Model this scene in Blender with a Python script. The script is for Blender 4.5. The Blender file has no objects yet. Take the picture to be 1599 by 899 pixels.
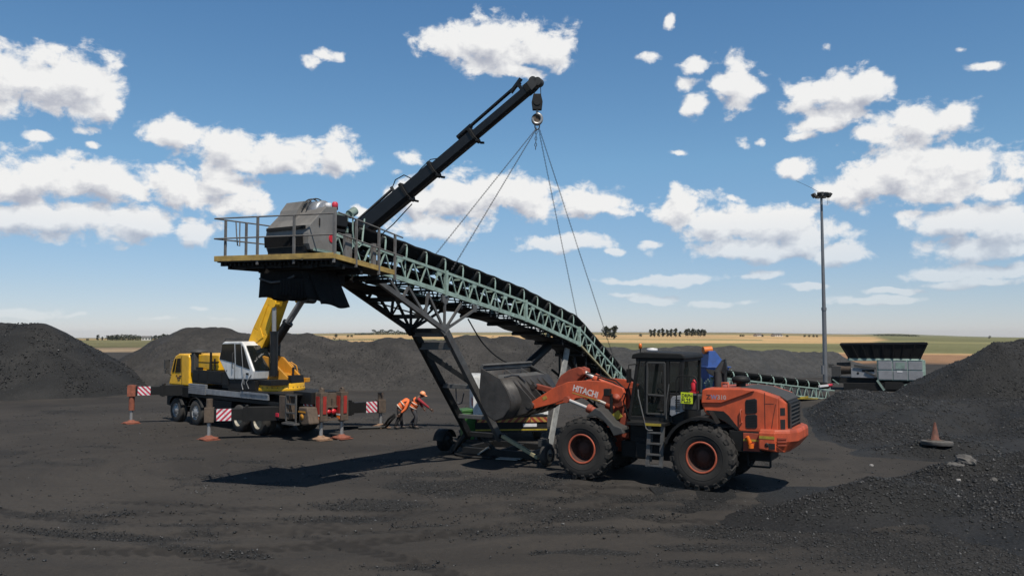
import bpy, bmesh, math, random
import numpy as np
from mathutils import Vector, Matrix
R = math.radians
random.seed(7); rng = np.random.default_rng(11)
scene = bpy.context.scene
COL = scene.collection

# ------------------------------------------------------------------ camera
F_PX, CAM_H = 1300.0, 3.9
PITCH = math.atan(71.5 / F_PX)
cam = bpy.data.cameras.new('camera'); cam_o = bpy.data.objects.new('camera', cam); COL.objects.link(cam_o)
cam.sensor_width = 36.0; cam.lens = 36.0 * F_PX / 1599.0
cam.clip_start = 0.1; cam.clip_end = 30000
cam_o.location = (0, 0, CAM_H); cam_o.rotation_euler = (R(90) + PITCH, 0, 0)
scene.camera = cam_o

# ------------------------------------------------------------------ sun, exposure
TO_SUN = Vector((0.22, -0.50, 1.0)).normalized()
sl = bpy.data.lights.new('sun', 'SUN'); sl.energy = 4.9; sl.angle = R(0.53); sl.color = (1.0, 0.95, 0.865)
so = bpy.data.objects.new('sun', sl); COL.objects.link(so)
so.rotation_euler = TO_SUN.to_track_quat('Z', 'Y').to_euler(); so.location = (0, 0, 60)
scene.view_settings.view_transform = 'Standard'; scene.view_settings.look = 'None'
scene.view_settings.exposure = 0.0; scene.view_settings.gamma = 1.0
scene.view_settings.use_curve_mapping = False

# ------------------------------------------------------------------ world: sky with cumulus clouds
def px_dir(px, py):
    fw = Vector((0, math.cos(PITCH), math.sin(PITCH))); up = Vector((0, -math.sin(PITCH), math.cos(PITCH)))
    d = fw + Vector((1, 0, 0)) * ((px - 799.5) / F_PX) - up * ((py - 449.5) / F_PX)
    return d.normalized()

# cumulus: centre (azimuth, elevation as picture degrees), half width, height above and below the centre
CLOUDS = [
 (35,128,105,52,52),(125,140,72,62,46),(165,165,34,22,22),(92,72,22,9,10),(186,106,18,8,8),
 (480,100,20,13,9),(512,86,24,13,9),(135,203,24,10,9),(146,227,15,8,7),
 (275,204,52,26,24),(350,226,72,32,32),(440,242,78,34,28),(535,248,42,40,24),(400,256,110,14,16),
 (45,285,110,46,40),(165,285,90,40,38),(275,292,70,34,34),(335,280,62,40,34),(90,345,150,32,36),(370,318,52,26,22),(312,358,42,22,22),(225,345,60,26,26),
 (700,66,55,36,30),(775,76,78,58,48),(850,80,56,48,34),(806,112,60,10,16),
 (640,246,26,22,20),(618,266,18,12,10),
 (645,312,52,40,50),(730,308,95,48,44),(820,306,75,36,44),(920,318,78,34,22),(685,358,80,30,26),(880,380,80,18,16),
 (1085,106,30,16,16),(1075,128,28,13,12),(1150,135,38,46,42),(1085,160,34,22,18),(1185,138,24,14,12),
 (1290,154,72,32,26),(1350,138,34,32,34),(1275,196,48,16,16),(1255,215,25,10,9),(1305,180,60,20,20),
 (1430,200,82,34,30),(1360,210,35,18,16),(1400,265,80,48,56),(1490,275,105,46,44),(1325,295,50,34,30),(1244,264,38,16,14),
 (1070,330,48,36,34),(1130,352,80,36,36),(1215,350,86,38,36),(1310,398,42,24,20),(1170,392,130,22,20),(1255,372,70,36,30),
 (1480,345,68,26,26),(1565,350,60,40,34),(1535,385,90,22,18),(1560,418,90,14,14),(1470,425,60,12,11),(1515,440,70,9,8),(1370,470,60,8,7),
 (35,488,42,10,8),(120,494,26,6,5),(240,496,30,6,5),(345,492,22,6,5),(315,480,16,5,4),(1005,463,60,7,6),(990,440,60,8,6),
 (1055,238,21,9,8),(1160,222,17,12,10),(1188,222,12,8,7),(1013,87,20,8,8),(1046,38,10,16,12),(1533,105,28,9,8),(1288,78,13,9,8),(1500,80,12,6,6),(1322,352,14,18,14),(1145,312,10,6,6),
 (1055,438,60,9,9),(1185,434,42,9,8),(1265,448,40,7,7),(1010,468,40,6,6),(1120,472,52,6,6),(1400,452,46,6,6),(1020,385,26,9,8),(960,392,30,9,8),(1420,330,30,12,10),(60,215,30,8,8),(570,330,26,14,12),(1560,300,36,22,20)]

def build_world():
    w = bpy.data.worlds.new('World'); scene.world = w; w.use_nodes = True
    nt = w.node_tree; nt.nodes.clear(); L = nt.links
    # density group: direction -> d2 blob field + fractal edge
    g = bpy.data.node_groups.new('cloud_field', 'ShaderNodeTree')
    g.interface.new_socket('Vector', in_out='INPUT', socket_type='NodeSocketVector')
    g.interface.new_socket('Density', in_out='OUTPUT', socket_type='NodeSocketFloat')
    N = g.nodes; gl = g.links
    gi = N.new('NodeGroupInput'); go = N.new('NodeGroupOutput')
    def nd(t, **k):
        n = N.new(t)
        for a, b in k.items(): setattr(n, a, b)
        return n
    # gentle warp
    wn = nd('ShaderNodeTexNoise'); wn.noise_dimensions = '3D'; wn.inputs['Scale'].default_value = 14; wn.inputs['Detail'].default_value = 3
    gl.new(gi.outputs[0], wn.inputs['Vector'])
    ws = nd('ShaderNodeVectorMath', operation='MULTIPLY_ADD'); ws.inputs[1].default_value = (0.034, 0.030, 0.0); ws.inputs[2].default_value = (-0.017, -0.015, 0)
    gl.new(wn.outputs['Color'], ws.inputs[0])
    ad = nd('ShaderNodeVectorMath', operation='ADD'); gl.new(gi.outputs[0], ad.inputs[0]); gl.new(ws.outputs[0], ad.inputs[1])
    sp = nd('ShaderNodeSeparateXYZ'); gl.new(ad.outputs[0], sp.inputs[0])
    ng = nd('ShaderNodeMath', operation='MULTIPLY'); ng.inputs[1].default_value = -1; gl.new(sp.outputs['Y'], ng.inputs[0])
    cb = nd('ShaderNodeCombineXYZ'); gl.new(sp.outputs['X'], cb.inputs[0]); gl.new(sp.outputs['Y'], cb.inputs[1]); gl.new(ng.outputs[0], cb.inputs[2])
    acc = None
    for (px, py, rx, rt, rb) in CLOUDS:
        d = px_dir(px, py); a0 = math.atan2(d.x, d.y); e0 = math.asin(d.z)
        ia, it, ib = F_PX / rx, F_PX / rt, F_PX / rb
        ma = nd('ShaderNodeVectorMath', operation='MULTIPLY_ADD'); ma.inputs[1].default_value = (ia, it, ib); ma.inputs[2].default_value = (-a0 * ia, -e0 * it, e0 * ib)
        gl.new(cb.outputs[0], ma.inputs[0])
        mx = nd('ShaderNodeVectorMath', operation='MAXIMUM'); mx.inputs[1].default_value = (-100, 0, 0); gl.new(ma.outputs[0], mx.inputs[0])
        dt = nd('ShaderNodeVectorMath', operation='DOT_PRODUCT'); gl.new(mx.outputs[0], dt.inputs[0]); gl.new(mx.outputs[0], dt.inputs[1])
        dv_ = dt.outputs['Value']
        if rx < 32:
            tk = nd('ShaderNodeMath', operation='ADD'); tk.inputs[1].default_value = 0.62 - 0.013 * rx; gl.new(dv_, tk.inputs[0]); dv_ = tk.outputs[0]
        if acc is None: acc = dv_
        else:
            mn = nd('ShaderNodeMath', operation='SMOOTH_MIN'); mn.inputs[2].default_value = 0.25
            gl.new(acc, mn.inputs[0]); gl.new(dv_, mn.inputs[1]); acc = mn.outputs[0]
    # fractal
    st = nd('ShaderNodeVectorMath', operation='MULTIPLY'); st.inputs[1].default_value = (1, 1.35, 1); gl.new(gi.outputs[0], st.inputs[0])
    fn = nd('ShaderNodeTexNoise'); fn.inputs['Scale'].default_value = 29; fn.inputs['Detail'].default_value = 11; fn.inputs['Roughness'].default_value = 0.60; fn.inputs['Distortion'].default_value = 0.2
    gl.new(st.outputs[0], fn.inputs['Vector'])
    sq = nd('ShaderNodeMath', operation='SQRT'); gl.new(acc, sq.inputs[0])
    # clamp negative from smooth min
    mx0 = nd('ShaderNodeMath', operation='MAXIMUM'); mx0.inputs[1].default_value = 0; gl.new(acc, mx0.inputs[0]); gl.new(mx0.outputs[0], sq.inputs[0])
    f1 = nd('ShaderNodeMath', operation='SUBTRACT'); f1.inputs[0].default_value = 1.0; gl.new(sq.outputs[0], f1.inputs[1])
    f2 = nd('ShaderNodeMath', operation='MULTIPLY_ADD'); f2.inputs[1].default_value = 4.0; f2.inputs[2].default_value = -2.02; gl.new(fn.outputs['Fac'], f2.inputs[0])
    f4 = nd('ShaderNodeMath', operation='MULTIPLY'); f4.inputs[1].default_value = 1.75; gl.new(f1.outputs[0], f4.inputs[0])
    f3 = nd('ShaderNodeMath', operation='ADD'); gl.new(f4.outputs[0], f3.inputs[0]); gl.new(f2.outputs[0], f3.inputs[1])
    gl.new(f3.outputs[0], go.inputs[0])

    def new(t, **k):
        n = nt.nodes.new(t)
        for a, b in k.items(): setattr(n, a, b)
        return n
    out = new('ShaderNodeOutputWorld'); bg = new('ShaderNodeBackground'); bg.inputs['Strength'].default_value = 0.1
    sky = new('ShaderNodeTexSky', sky_type='NISHITA'); sky.sun_disc = False
    sky.sun_elevation = math.asin(TO_SUN.z); sky.sun_rotation = math.atan2(TO_SUN.x, TO_SUN.y)
    sky.altitude = 1600; sky.air_density = 1.0; sky.dust_density = 0.3; sky.ozone_density = 2.0
    tc = new('ShaderNodeTexCoord'); s = new('ShaderNodeSeparateXYZ'); L.new(tc.outputs['Generated'], s.inputs[0])
    az = new('ShaderNodeMath', operation='ARCTAN2'); L.new(s.outputs['X'], az.inputs[0]); L.new(s.outputs['Y'], az.inputs[1])
    el = new('ShaderNodeMath', operation='ARCSINE'); L.new(s.outputs['Z'], el.inputs[0])
    c = new('ShaderNodeCombineXYZ'); L.new(az.outputs[0], c.inputs[0]); L.new(el.outputs[0], c.inputs[1])
    g1 = new('ShaderNodeGroup'); g1.node_tree = g; L.new(c.outputs[0], g1.inputs[0])
    of = new('ShaderNodeVectorMath', operation='ADD'); of.inputs[1].default_value = (0.006, 0.017, 0); L.new(c.outputs[0], of.inputs[0])
    g2 = new('ShaderNodeGroup'); g2.node_tree = g; L.new(of.outputs[0], g2.inputs[0])
    al = new('ShaderNodeMapRange', interpolation_type='SMOOTHSTEP'); al.inputs['From Min'].default_value = -0.10; al.inputs['From Max'].default_value = 0.70
    L.new(g1.outputs[0], al.inputs['Value'])
    # clouds near the horizon are veiled
    vl = new('ShaderNodeMapRange'); vl.inputs['From Min'].default_value = 0.0; vl.inputs['From Max'].default_value = 0.14; vl.inputs['To Min'].default_value = 0.18
    L.new(el.outputs[0], vl.inputs['Value'])
    am = new('ShaderNodeMath', operation='MULTIPLY'); L.new(al.outputs[0], am.inputs[0]); L.new(vl.outputs[0], am.inputs[1])
    sh = new('ShaderNodeMapRange', interpolation_type='SMOOTHSTEP'); sh.inputs['From Min'].default_value = 0.35; sh.inputs['From Max'].default_value = 2.0
    L.new(g2.outputs[0], sh.inputs['Value'])
    cc = new('ShaderNodeMix', data_type='RGBA'); cc.inputs['A'].default_value = (8.8, 8.8, 8.75, 1); cc.inputs['B'].default_value = (4.4, 4.65, 5.4, 1)
    df = new('ShaderNodeMath', operation='SUBTRACT'); L.new(g2.outputs[0], df.inputs[0]); L.new(g1.outputs[0], df.inputs[1])
    d2_ = new('ShaderNodeMath', operation='MULTIPLY_ADD'); d2_.inputs[1].default_value = 0.42; d2_.inputs[2].default_value = 0.12; L.new(df.outputs[0], d2_.inputs[0])
    d3_ = new('ShaderNodeMath', operation='MULTIPLY_ADD'); d3_.inputs[1].default_value = 0.38; L.new(sh.outputs[0], d3_.inputs[0]); L.new(d2_.outputs[0], d3_.inputs[2]); d3_.use_clamp = True
    L.new(d3_.outputs[0], cc.inputs['Factor'])
    # sky colour trim: bluer higher up, then darkened overhead to cut the fill in shadows
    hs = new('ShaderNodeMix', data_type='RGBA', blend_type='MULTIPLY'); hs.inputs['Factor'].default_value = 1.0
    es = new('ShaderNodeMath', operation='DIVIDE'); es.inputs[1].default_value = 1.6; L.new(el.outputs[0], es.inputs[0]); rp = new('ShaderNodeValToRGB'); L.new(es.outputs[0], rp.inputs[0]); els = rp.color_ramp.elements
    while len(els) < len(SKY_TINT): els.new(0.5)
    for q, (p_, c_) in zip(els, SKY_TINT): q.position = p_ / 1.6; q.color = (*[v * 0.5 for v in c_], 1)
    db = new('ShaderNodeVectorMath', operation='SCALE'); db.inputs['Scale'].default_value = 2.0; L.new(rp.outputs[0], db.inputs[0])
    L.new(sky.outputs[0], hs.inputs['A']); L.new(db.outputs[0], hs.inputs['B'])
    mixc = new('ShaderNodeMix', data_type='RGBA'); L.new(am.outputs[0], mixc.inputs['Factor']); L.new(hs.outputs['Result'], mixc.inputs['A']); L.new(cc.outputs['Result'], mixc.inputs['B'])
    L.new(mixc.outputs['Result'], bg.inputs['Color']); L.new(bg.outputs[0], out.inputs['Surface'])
    w.cycles.sampling_method = 'MANUAL'; w.cycles.sample_map_resolution = 512
SKY_TINT = ((0.0, (.76, .77, .98)), (0.05, (.80, .82, .94)), (0.10, (.83, .91, .98)), (0.20, (.90, 1.13, 1.14)), (0.40, (.76, 1.11, 1.23)), (0.70, (.34, .45, .48)), (1.55, (.22, .29, .33)))  # last two stops dim the unseen sky overhead so shadows come out deeper
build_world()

# ------------------------------------------------------------------ helpers
def vnoise(x, y, seed=0):
    xi = np.floor(x).astype(np.int64); yi = np.floor(y).astype(np.int64); fx = x - xi; fy = y - yi
    u = fx * fx * (3 - 2 * fx); v = fy * fy * (3 - 2 * fy)
    def h(a, b):
        n = (a * 374761393 + b * 668265263 + seed * 1442695041) & 0xffffffff
        n = ((n ^ (n >> 13)) * 1274126177) & 0xffffffff
        return ((n ^ (n >> 16)) & 0xffff) / 65535.0
    return (h(xi, yi) * (1 - u) + h(xi + 1, yi) * u) * (1 - v) + (h(xi, yi + 1) * (1 - u) + h(xi + 1, yi + 1) * u) * v
def fbm(x, y, oct=4, seed=0):
    s = 0; a = 0.5; t = 0
    for i in range(oct):
        s = s + a * vnoise(x * 2 ** i + 17.3 * i, y * 2 ** i - 9.1 * i, seed + i); t += a; a *= 0.5
    return s / t
def sstep(a, b, x):
    t = np.clip((x - a) / (b - a), 0, 1); return t * t * (3 - 2 * t)

def V(*a): return Vector(a if len(a) > 1 else a[0])

class MB:
    def __init__(s): s.v = []; s.f = []; s.sm = []; s.mi = []
    def add(s, vs, fs, smooth=False, m=0):
        b = len(s.v); s.v.extend([tuple(q) for q in vs])
        for f in fs: s.f.append([b + i for i in f]); s.sm.append(smooth); s.mi.append(m)
        return s
    def box(s, x0, x1, y0, y1, z0, z1, m=0):
        vs = [(x0,y0,z0),(x1,y0,z0),(x1,y1,z0),(x0,y1,z0),(x0,y0,z1),(x1,y0,z1),(x1,y1,z1),(x0,y1,z1)]
        return s.add(vs, [(0,3,2,1),(4,5,6,7),(0,1,5,4),(1,2,6,5),(2,3,7,6),(3,0,4,7)], m=m)
    def hexa(s, lo, hi, m=0):
        return s.add(list(lo) + list(hi), [(0,3,2,1),(4,5,6,7),(0,1,5,4),(1,2,6,5),(2,3,7,6),(3,0,4,7)], m=m)
    def bar(s, p0, p1, w, h=None, up=(0,0,1), m=0):
        h = w if h is None else h
        p0 = V(p0); p1 = V(p1); d = (p1 - p0).normalized(); u = V(up)
        if abs(d.dot(u)) > 0.98: u = V(1,0,0)
        a = d.cross(u).normalized() * (w / 2); b = a.cross(d).normalized() * (h / 2)
        lo = [p0 - a - b, p0 + a - b, p0 + a + b, p0 - a + b]; hi = [q + (p1 - p0) for q in lo]
        return s.hexa(lo, hi, m)
    def tube(s, p0, p1, r, r2=None, n=10, caps=True, m=0):
        p0 = V(p0); p1 = V(p1); r2 = r if r2 is None else r2
        d = (p1 - p0).normalized(); u = V(0,0,1) if abs(d.z) < 0.95 else V(1,0,0)
        a = d.cross(u).normalized(); b = a.cross(d)
        A = []; B = []
        for i in range(n):
            t = 2 * math.pi * i / n; q = a * math.cos(t) + b * math.sin(t); A.append(p0 + q * r); B.append(p1 + q * r2)
        s.add(A + B, [(i, (i + 1) % n, n + (i + 1) % n, n + i) for i in range(n)], True, m)
        if caps: s.add(A, [tuple(range(n))[::-1]], False, m); s.add(B, [tuple(range(n))], False, m)
        return s
    def path(s, pts, r, n=6, m=0, closed=False):
        P = [V(p) for p in pts]; k = len(P); rings = []
        prev = None
        for i in range(k):
            if closed: d = (P[(i + 1) % k] - P[i - 1]).normalized()
            else: d = (P[min(i + 1, k - 1)] - P[max(i - 1, 0)]).normalized()
            if prev is None:
                u = V(0,0,1) if abs(d.z) < 0.9 else V(1,0,0); a = d.cross(u).normalized()
            else:
                a = (prev - d * prev.dot(d)).normalized()
            prev = a; b = d.cross(a); rr = r[min(i, len(r)-1)] if isinstance(r, (list, tuple)) else r
            rings.append([P[i] + (a * math.cos(2*math.pi*j/n) + b * math.sin(2*math.pi*j/n)) * rr for j in range(n)])
        vs = [q for g in rings for q in g]; fs = []
        for i in range(k if closed else k - 1):
            i2 = (i + 1) % k
            for j in range(n): fs.append((i*n+j, i*n+(j+1)%n, i2*n+(j+1)%n, i2*n+j))
        s.add(vs, fs, True, m)
        if not closed: s.add(rings[0], [tuple(range(n))[::-1]], m=m); s.add(rings[-1], [tuple(range(n))], m=m)
        return s
    def prism(s, poly, a, b, axis='y', m=0, poly2=None):
        def mk(p, t):
            if axis == 'y': return (p[0], t, p[1])
            if axis == 'x': return (t, p[0], p[1])
            return (p[0], p[1], t)
        n = len(poly); q = poly2 or poly
        vs = [mk(p, a) for p in poly] + [mk(p, b) for p in q]
        return s.add(vs, [tuple(range(n)), tuple(range(2*n - 1, n - 1, -1))] + [(i, n + i, n + (i + 1) % n, (i + 1) % n) for i in range(n)], m=m)
    def lathe(s, prof, o, ax='y', n=24, m=0, smooth=True, a0=0.0, a1=2*math.pi):
        # prof: (radius, offset along the axis)
        full = abs(a1 - a0 - 2*math.pi) < 1e-6; cnt = n if full else n + 1; vs = []
        for (r, h) in prof:
            for i in range(cnt):
                t = a0 + (a1 - a0) * i / n; c, q = math.cos(t) * r, math.sin(t) * r
                vs.append({'y': (o[0]+c, o[1]+h, o[2]+q), 'z': (o[0]+c, o[1]+q, o[2]+h), 'x': (o[0]+h, o[1]+c, o[2]+q)}[ax])
        fs = []
        for k in range(len(prof) - 1):
            for i in range(n):
                j = (i + 1) % cnt; fs.append((k*cnt+i, k*cnt+j, (k+1)*cnt+j, (k+1)*cnt+i))
        return s.add(vs, fs, smooth, m)
    def grid(s, P, smooth=True, m=0, thick=None):
        r, c = len(P), len(P[0]); vs = [q for row in P for q in row]
        return s.add(vs, [(i*c+j, i*c+j+1, (i+1)*c+j+1, (i+1)*c+j) for i in range(r-1) for j in range(c-1)], smooth, m)
    def build(s, name, mats, parent=None, bevel=0, solid=0, recalc=True):
        me = bpy.data.meshes.new(name); me.from_pydata(s.v, [], s.f)
        me.polygons.foreach_set('use_smooth', s.sm); me.polygons.foreach_set('material_index', s.mi)
        if recalc:
            bm = bmesh.new(); bm.from_mesh(me); bmesh.ops.recalc_face_normals(bm, faces=bm.faces); bm.to_mesh(me); bm.free()
        for q in (mats if isinstance(mats, (list, tuple)) else [mats]): me.materials.append(q)
        o = bpy.data.objects.new(name, me); COL.objects.link(o)
        if parent is not None: o.parent = parent
        if solid:
            md = o.modifiers.new('solid', 'SOLIDIFY'); md.thickness = solid; md.offset = 0
        if bevel:
            md = o.modifiers.new('bevel', 'BEVEL'); md.width = bevel; md.segments = 2; md.limit_method = 'ANGLE'; md.angle_limit = R(35)
        return o

def tag(o, label=None, cat=None, group=None, kind=None):
    if label: o['label'] = label
    if cat: o['category'] = cat
    if group: o['group'] = group
    if kind: o['kind'] = kind
    return o
def empty(name, loc=(0,0,0), rz=0.0):
    o = bpy.data.objects.new(name, None); COL.objects.link(o); o.location = loc; o.rotation_euler = (0,0,rz); o.empty_display_size = 0.3; return o
def kids(o): return [c for c in bpy.data.objects if c.parent == o]
def copy_tree(o, parent=None):
    c = o.copy(); COL.objects.link(c); c.parent = parent
    for ch in kids(o): copy_tree(ch, c)
    return c
def text_obj(name, s, size, o, xdir, ydir, mat, parent, ext=0.004, bold=0.0, xscale=1.0):
    cu = bpy.data.curves.new(name, 'FONT'); cu.body = s; cu.size = size; cu.extrude = ext; cu.offset = bold; cu.resolution_u = 3
    t = bpy.data.objects.new('tmp_text', cu); COL.objects.link(t)
    dg = bpy.context.evaluated_depsgraph_get(); me = bpy.data.meshes.new_from_object(t.evaluated_get(dg))
    bpy.data.objects.remove(t); bpy.data.curves.remove(cu)
    X = V(xdir).normalized(); Y = V(ydir); Y = (Y - X * Y.dot(X)).normalized(); Z = X.cross(Y)
    M = Matrix.Translation(V(o)) @ Matrix((X * xscale, Y, Z)).transposed().to_4x4()
    me.transform(M); me.materials.clear(); me.materials.append(mat)
    ob = bpy.data.objects.new(name, me); COL.objects.link(ob); ob.parent = parent; return ob

# ------------------------------------------------------------------ materials
MATS = {}
DUST = (0.030, 0.028, 0.027)
def mat(name, col, rough=0.6, metal=0.0, var=0.15, scale=6.0, dust=0.0, bump=0.0, bscale=60.0, spec=0.5, streak=0.0, rust=0.0):
    """weathered paint or metal: mottled colour, coal dust in patches and on upward faces, worn roughness"""
    m = bpy.data.materials.new(name); m.use_nodes = True; nt = m.node_tree; L = nt.links; b = nt.nodes['Principled BSDF']
    N = nt.nodes.new
    tc = N('ShaderNodeTexCoord')
    n1 = N('ShaderNodeTexNoise'); n1.inputs['Scale'].default_value = scale; n1.inputs['Detail'].default_value = 5; n1.inputs['Roughness'].default_value = 0.62
    L.new(tc.outputs['Object'], n1.inputs['Vector'])
    r = N('ShaderNodeMapRange'); r.inputs['From Min'].default_value = 0.3; r.inputs['From Max'].default_value = 0.7
    r.inputs['To Min'].default_value = 1 - var; r.inputs['To Max'].default_value = 1 + var * 0.6; L.new(n1.outputs['Fac'], r.inputs['Value'])
    mc = N('ShaderNodeVectorMath'); mc.operation = 'SCALE'; mc.inputs[0].default_value = col; L.new(r.outputs[0], mc.inputs['Scale'])
    cs = mc.outputs[0]
    if rust:
        n3 = N('ShaderNodeTexNoise'); n3.inputs['Scale'].default_value = scale * 1.7; n3.inputs['Detail'].default_value = 8; n3.inputs['Roughness'].default_value = .75
        m3 = N('ShaderNodeMapping'); m3.inputs['Location'].default_value = (9.1, 2.2, 5.5); L.new(tc.outputs['Object'], m3.inputs['Vector']); L.new(m3.outputs[0], n3.inputs['Vector'])
        r3 = N('ShaderNodeMapRange'); r3.inputs['From Min'].default_value = .56; r3.inputs['From Max'].default_value = .66; r3.inputs['To Max'].default_value = rust; L.new(n3.outputs['Fac'], r3.inputs['Value'])
        x3 = N('ShaderNodeMix'); x3.data_type = 'RGBA'; x3.inputs['B'].default_value = (.095, .045, .024, 1); L.new(r3.outputs[0], x3.inputs['Factor']); L.new(cs, x3.inputs['A']); cs = x3.outputs['Result']
    if dust:
        n2 = N('ShaderNodeTexNoise'); n2.inputs['Scale'].default_value = scale * 0.55; n2.inputs['Detail'].default_value = 7; n2.inputs['Roughness'].default_value = 0.7
        mp = N('ShaderNodeMapping'); mp.inputs['Scale'].default_value = (1, 1, 0.35 if streak else 1); mp.inputs['Location'].default_value = (3.1, 7.7, 1.3)
        L.new(tc.outputs['Object'], mp.inputs['Vector']); L.new(mp.outputs[0], n2.inputs['Vector'])
        ge = N('ShaderNodeNewGeometry'); sx = N('ShaderNodeSeparateXYZ'); L.new(ge.outputs['Normal'], sx.inputs[0])
        up = N('ShaderNodeMapRange'); up.inputs['From Min'].default_value = 0.2; up.inputs['From Max'].default_value = 1.0; up.inputs['To Max'].default_value = 0.22
        L.new(sx.outputs['Z'], up.inputs['Value'])
        ad = N('ShaderNodeMath'); ad.operation = 'ADD'; L.new(n2.outputs['Fac'], ad.inputs[0]); L.new(up.outputs[0], ad.inputs[1])
        mr = N('ShaderNodeMapRange'); mr.inputs['From Min'].default_value = 0.42; mr.inputs['From Max'].default_value = 0.85; mr.inputs['To Max'].default_value = dust
        L.new(ad.outputs[0], mr.inputs['Value'])
        mx = N('ShaderNodeMix'); mx.data_type = 'RGBA'; mx.inputs['B'].default_value = (*DUST, 1); L.new(mr.outputs[0], mx.inputs['Factor']); L.new(cs, mx.inputs['A'])
        cs = mx.outputs['Result']
        rr = N('ShaderNodeMapRange'); rr.inputs['To Min'].default_value = rough; rr.inputs['To Max'].default_value = min(1.0, rough + 0.35); L.new(mr.outputs[0], rr.inputs['Value']); L.new(rr.outputs[0], b.inputs['Roughness'])
    else:
        b.inputs['Roughness'].default_value = rough
    L.new(cs, b.inputs['Base Color']); b.inputs['Metallic'].default_value = metal; b.inputs['Specular IOR Level'].default_value = spec
    if bump:
        nb = N('ShaderNodeTexNoise'); nb.inputs['Scale'].default_value = bscale; nb.inputs['Detail'].default_value = 4; L.new(tc.outputs['Object'], nb.inputs['Vector'])
        bp = N('ShaderNodeBump'); bp.inputs['Strength'].default_value = bump; bp.inputs['Distance'].default_value = 0.02; L.new(nb.outputs['Fac'], bp.inputs['Height']); L.new(bp.outputs[0], b.inputs['Normal'])
    MATS[name] = m; return m
M = MATS
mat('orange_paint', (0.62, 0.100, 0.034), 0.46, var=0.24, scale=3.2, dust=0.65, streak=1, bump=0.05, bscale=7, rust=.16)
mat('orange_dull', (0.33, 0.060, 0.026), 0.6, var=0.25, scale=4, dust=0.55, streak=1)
mat('yellow_paint', (0.90, 0.48, 0.016), 0.4, var=0.12, scale=3, dust=0.38, streak=1, rust=.2)
mat('amber_paint', (0.62, 0.27, 0.02), 0.45, var=0.12, scale=3, dust=0.5, streak=1)
mat('white_paint', (0.80, 0.79, 0.76), 0.4, var=0.1, scale=3, dust=0.5, streak=1, rust=.12)
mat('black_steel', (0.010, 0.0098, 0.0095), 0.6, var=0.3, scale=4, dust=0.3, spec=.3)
mat('black_gloss', (0.010, 0.010, 0.011), 0.36, var=0.3, scale=3, dust=0.3, spec=.4)
mat('dark_grey', (0.048, 0.047, 0.045), 0.6, var=0.2, scale=5, dust=0.6)
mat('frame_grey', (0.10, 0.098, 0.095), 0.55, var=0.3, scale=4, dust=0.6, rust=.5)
mat('bucket_steel', (0.055, 0.050, 0.046), 0.5, metal=0.2, var=0.4, scale=3.5, dust=0.6, bump=0.25, bscale=14, rust=.4)
mat('mint_paint', (0.31, 0.42, 0.36), 0.55, var=0.2, scale=5, dust=0.7, rust=.6)
mat('mint_worn', (0.22, 0.30, 0.26), 0.55, var=0.2, scale=5, dust=0.75)
mat('head_grey', (0.215, 0.203, 0.188), 0.5, var=0.18, scale=2.5, dust=0.6, streak=1, rust=.25, bump=.06, bscale=5)
mat('rail_grey', (0.17, 0.16, 0.15), 0.55, var=0.25, scale=7, dust=0.5, rust=.7)
mat('ochre_edge', (0.42, 0.28, 0.08), 0.6, var=0.3, scale=4, dust=0.7, rust=.5)
mat('belt_rubber', (0.010, 0.010, 0.010), 0.85, var=0.3, scale=2, dust=0.3, spec=.2)
mat('flap_rubber', (0.013, 0.012, 0.0115), 0.8, var=0.4, scale=3, dust=0.5, spec=.2)
mat('tyre_rubber', (0.021, 0.019, 0.017), 0.88, var=0.3, scale=4, dust=0.35, bump=0.3, bscale=22)
mat('truck_tyre', (0.045, 0.041, 0.037), 0.9, var=0.25, scale=5, dust=0.4)
mat('rim_orange', (0.50, 0.10, 0.045), 0.55, var=0.25, scale=5, dust=0.7)
mat('rim_dirty', (0.09, 0.032, 0.02), 0.8, var=0.4, scale=5, dust=0.6)
mat('rim_cream', (0.42, 0.38, 0.30), 0.5, var=0.2, scale=5, dust=0.6)
mat('rim_steel', (0.36, 0.355, 0.35), 0.4, metal=0.4, var=0.2, scale=8, dust=0.4)
mat('chrome', (0.60, 0.58, 0.55), 0.35, metal=0.5, var=0.05)
mat('rod_steel', (0.36, 0.35, 0.34), 0.4, metal=0.5, var=0.1)
mat('aluminium', (0.36, 0.37, 0.39), 0.4, metal=0.5, var=0.12, scale=4, dust=0.5)
mat('silver_panel', (0.30, 0.30, 0.31), 0.45, metal=0.2, var=0.1, dust=0.4)
mat('red_paint', (0.40, 0.035, 0.025), 0.5, var=0.2, scale=6, dust=0.5)
mat('red_bright', (0.55, 0.02, 0.03), 0.35, var=0.1)
mat('sign_red', (0.55, 0.03, 0.06), 0.5, var=0.08, dust=0.2)
mat('stone_white', (0.36, 0.34, 0.32), 0.8, var=0.2, dust=.4)
mat('sign_white', (0.70, 0.68, 0.68), 0.5, var=0.08, dust=0.25)
mat('rust_red', (0.30, 0.09, 0.05), 0.8, var=0.35, scale=8, dust=0.5)
mat('rust_brown', (0.12, 0.085, 0.06), 0.75, var=0.35, scale=7, dust=0.55)
mat('pad_wood', (0.34, 0.20, 0.12), 0.85, var=0.35, scale=9, dust=0.5)
mat('plate_yellow', (0.62, 0.72, 0.02), 0.5, var=0.05, dust=0.1)
mat('ink_black', (0.012, 0.012, 0.012), 0.6, var=0.0)
mat('letter_white', (0.62, 0.56, 0.54), 0.6, var=0.15, scale=10)
mat('letter_violet', (0.24, 0.22, 0.33), 0.6, var=0.2, scale=10)
mat('letter_grey', (0.50, 0.33, 0.29), 0.6, var=0.2, scale=10)
mat('letter_dark', (0.10, 0.03, 0.025), 0.6, var=0.2, scale=10)
mat('gold_stripe', (0.40, 0.24, 0.05), 0.6, var=0.2, scale=10)
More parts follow.
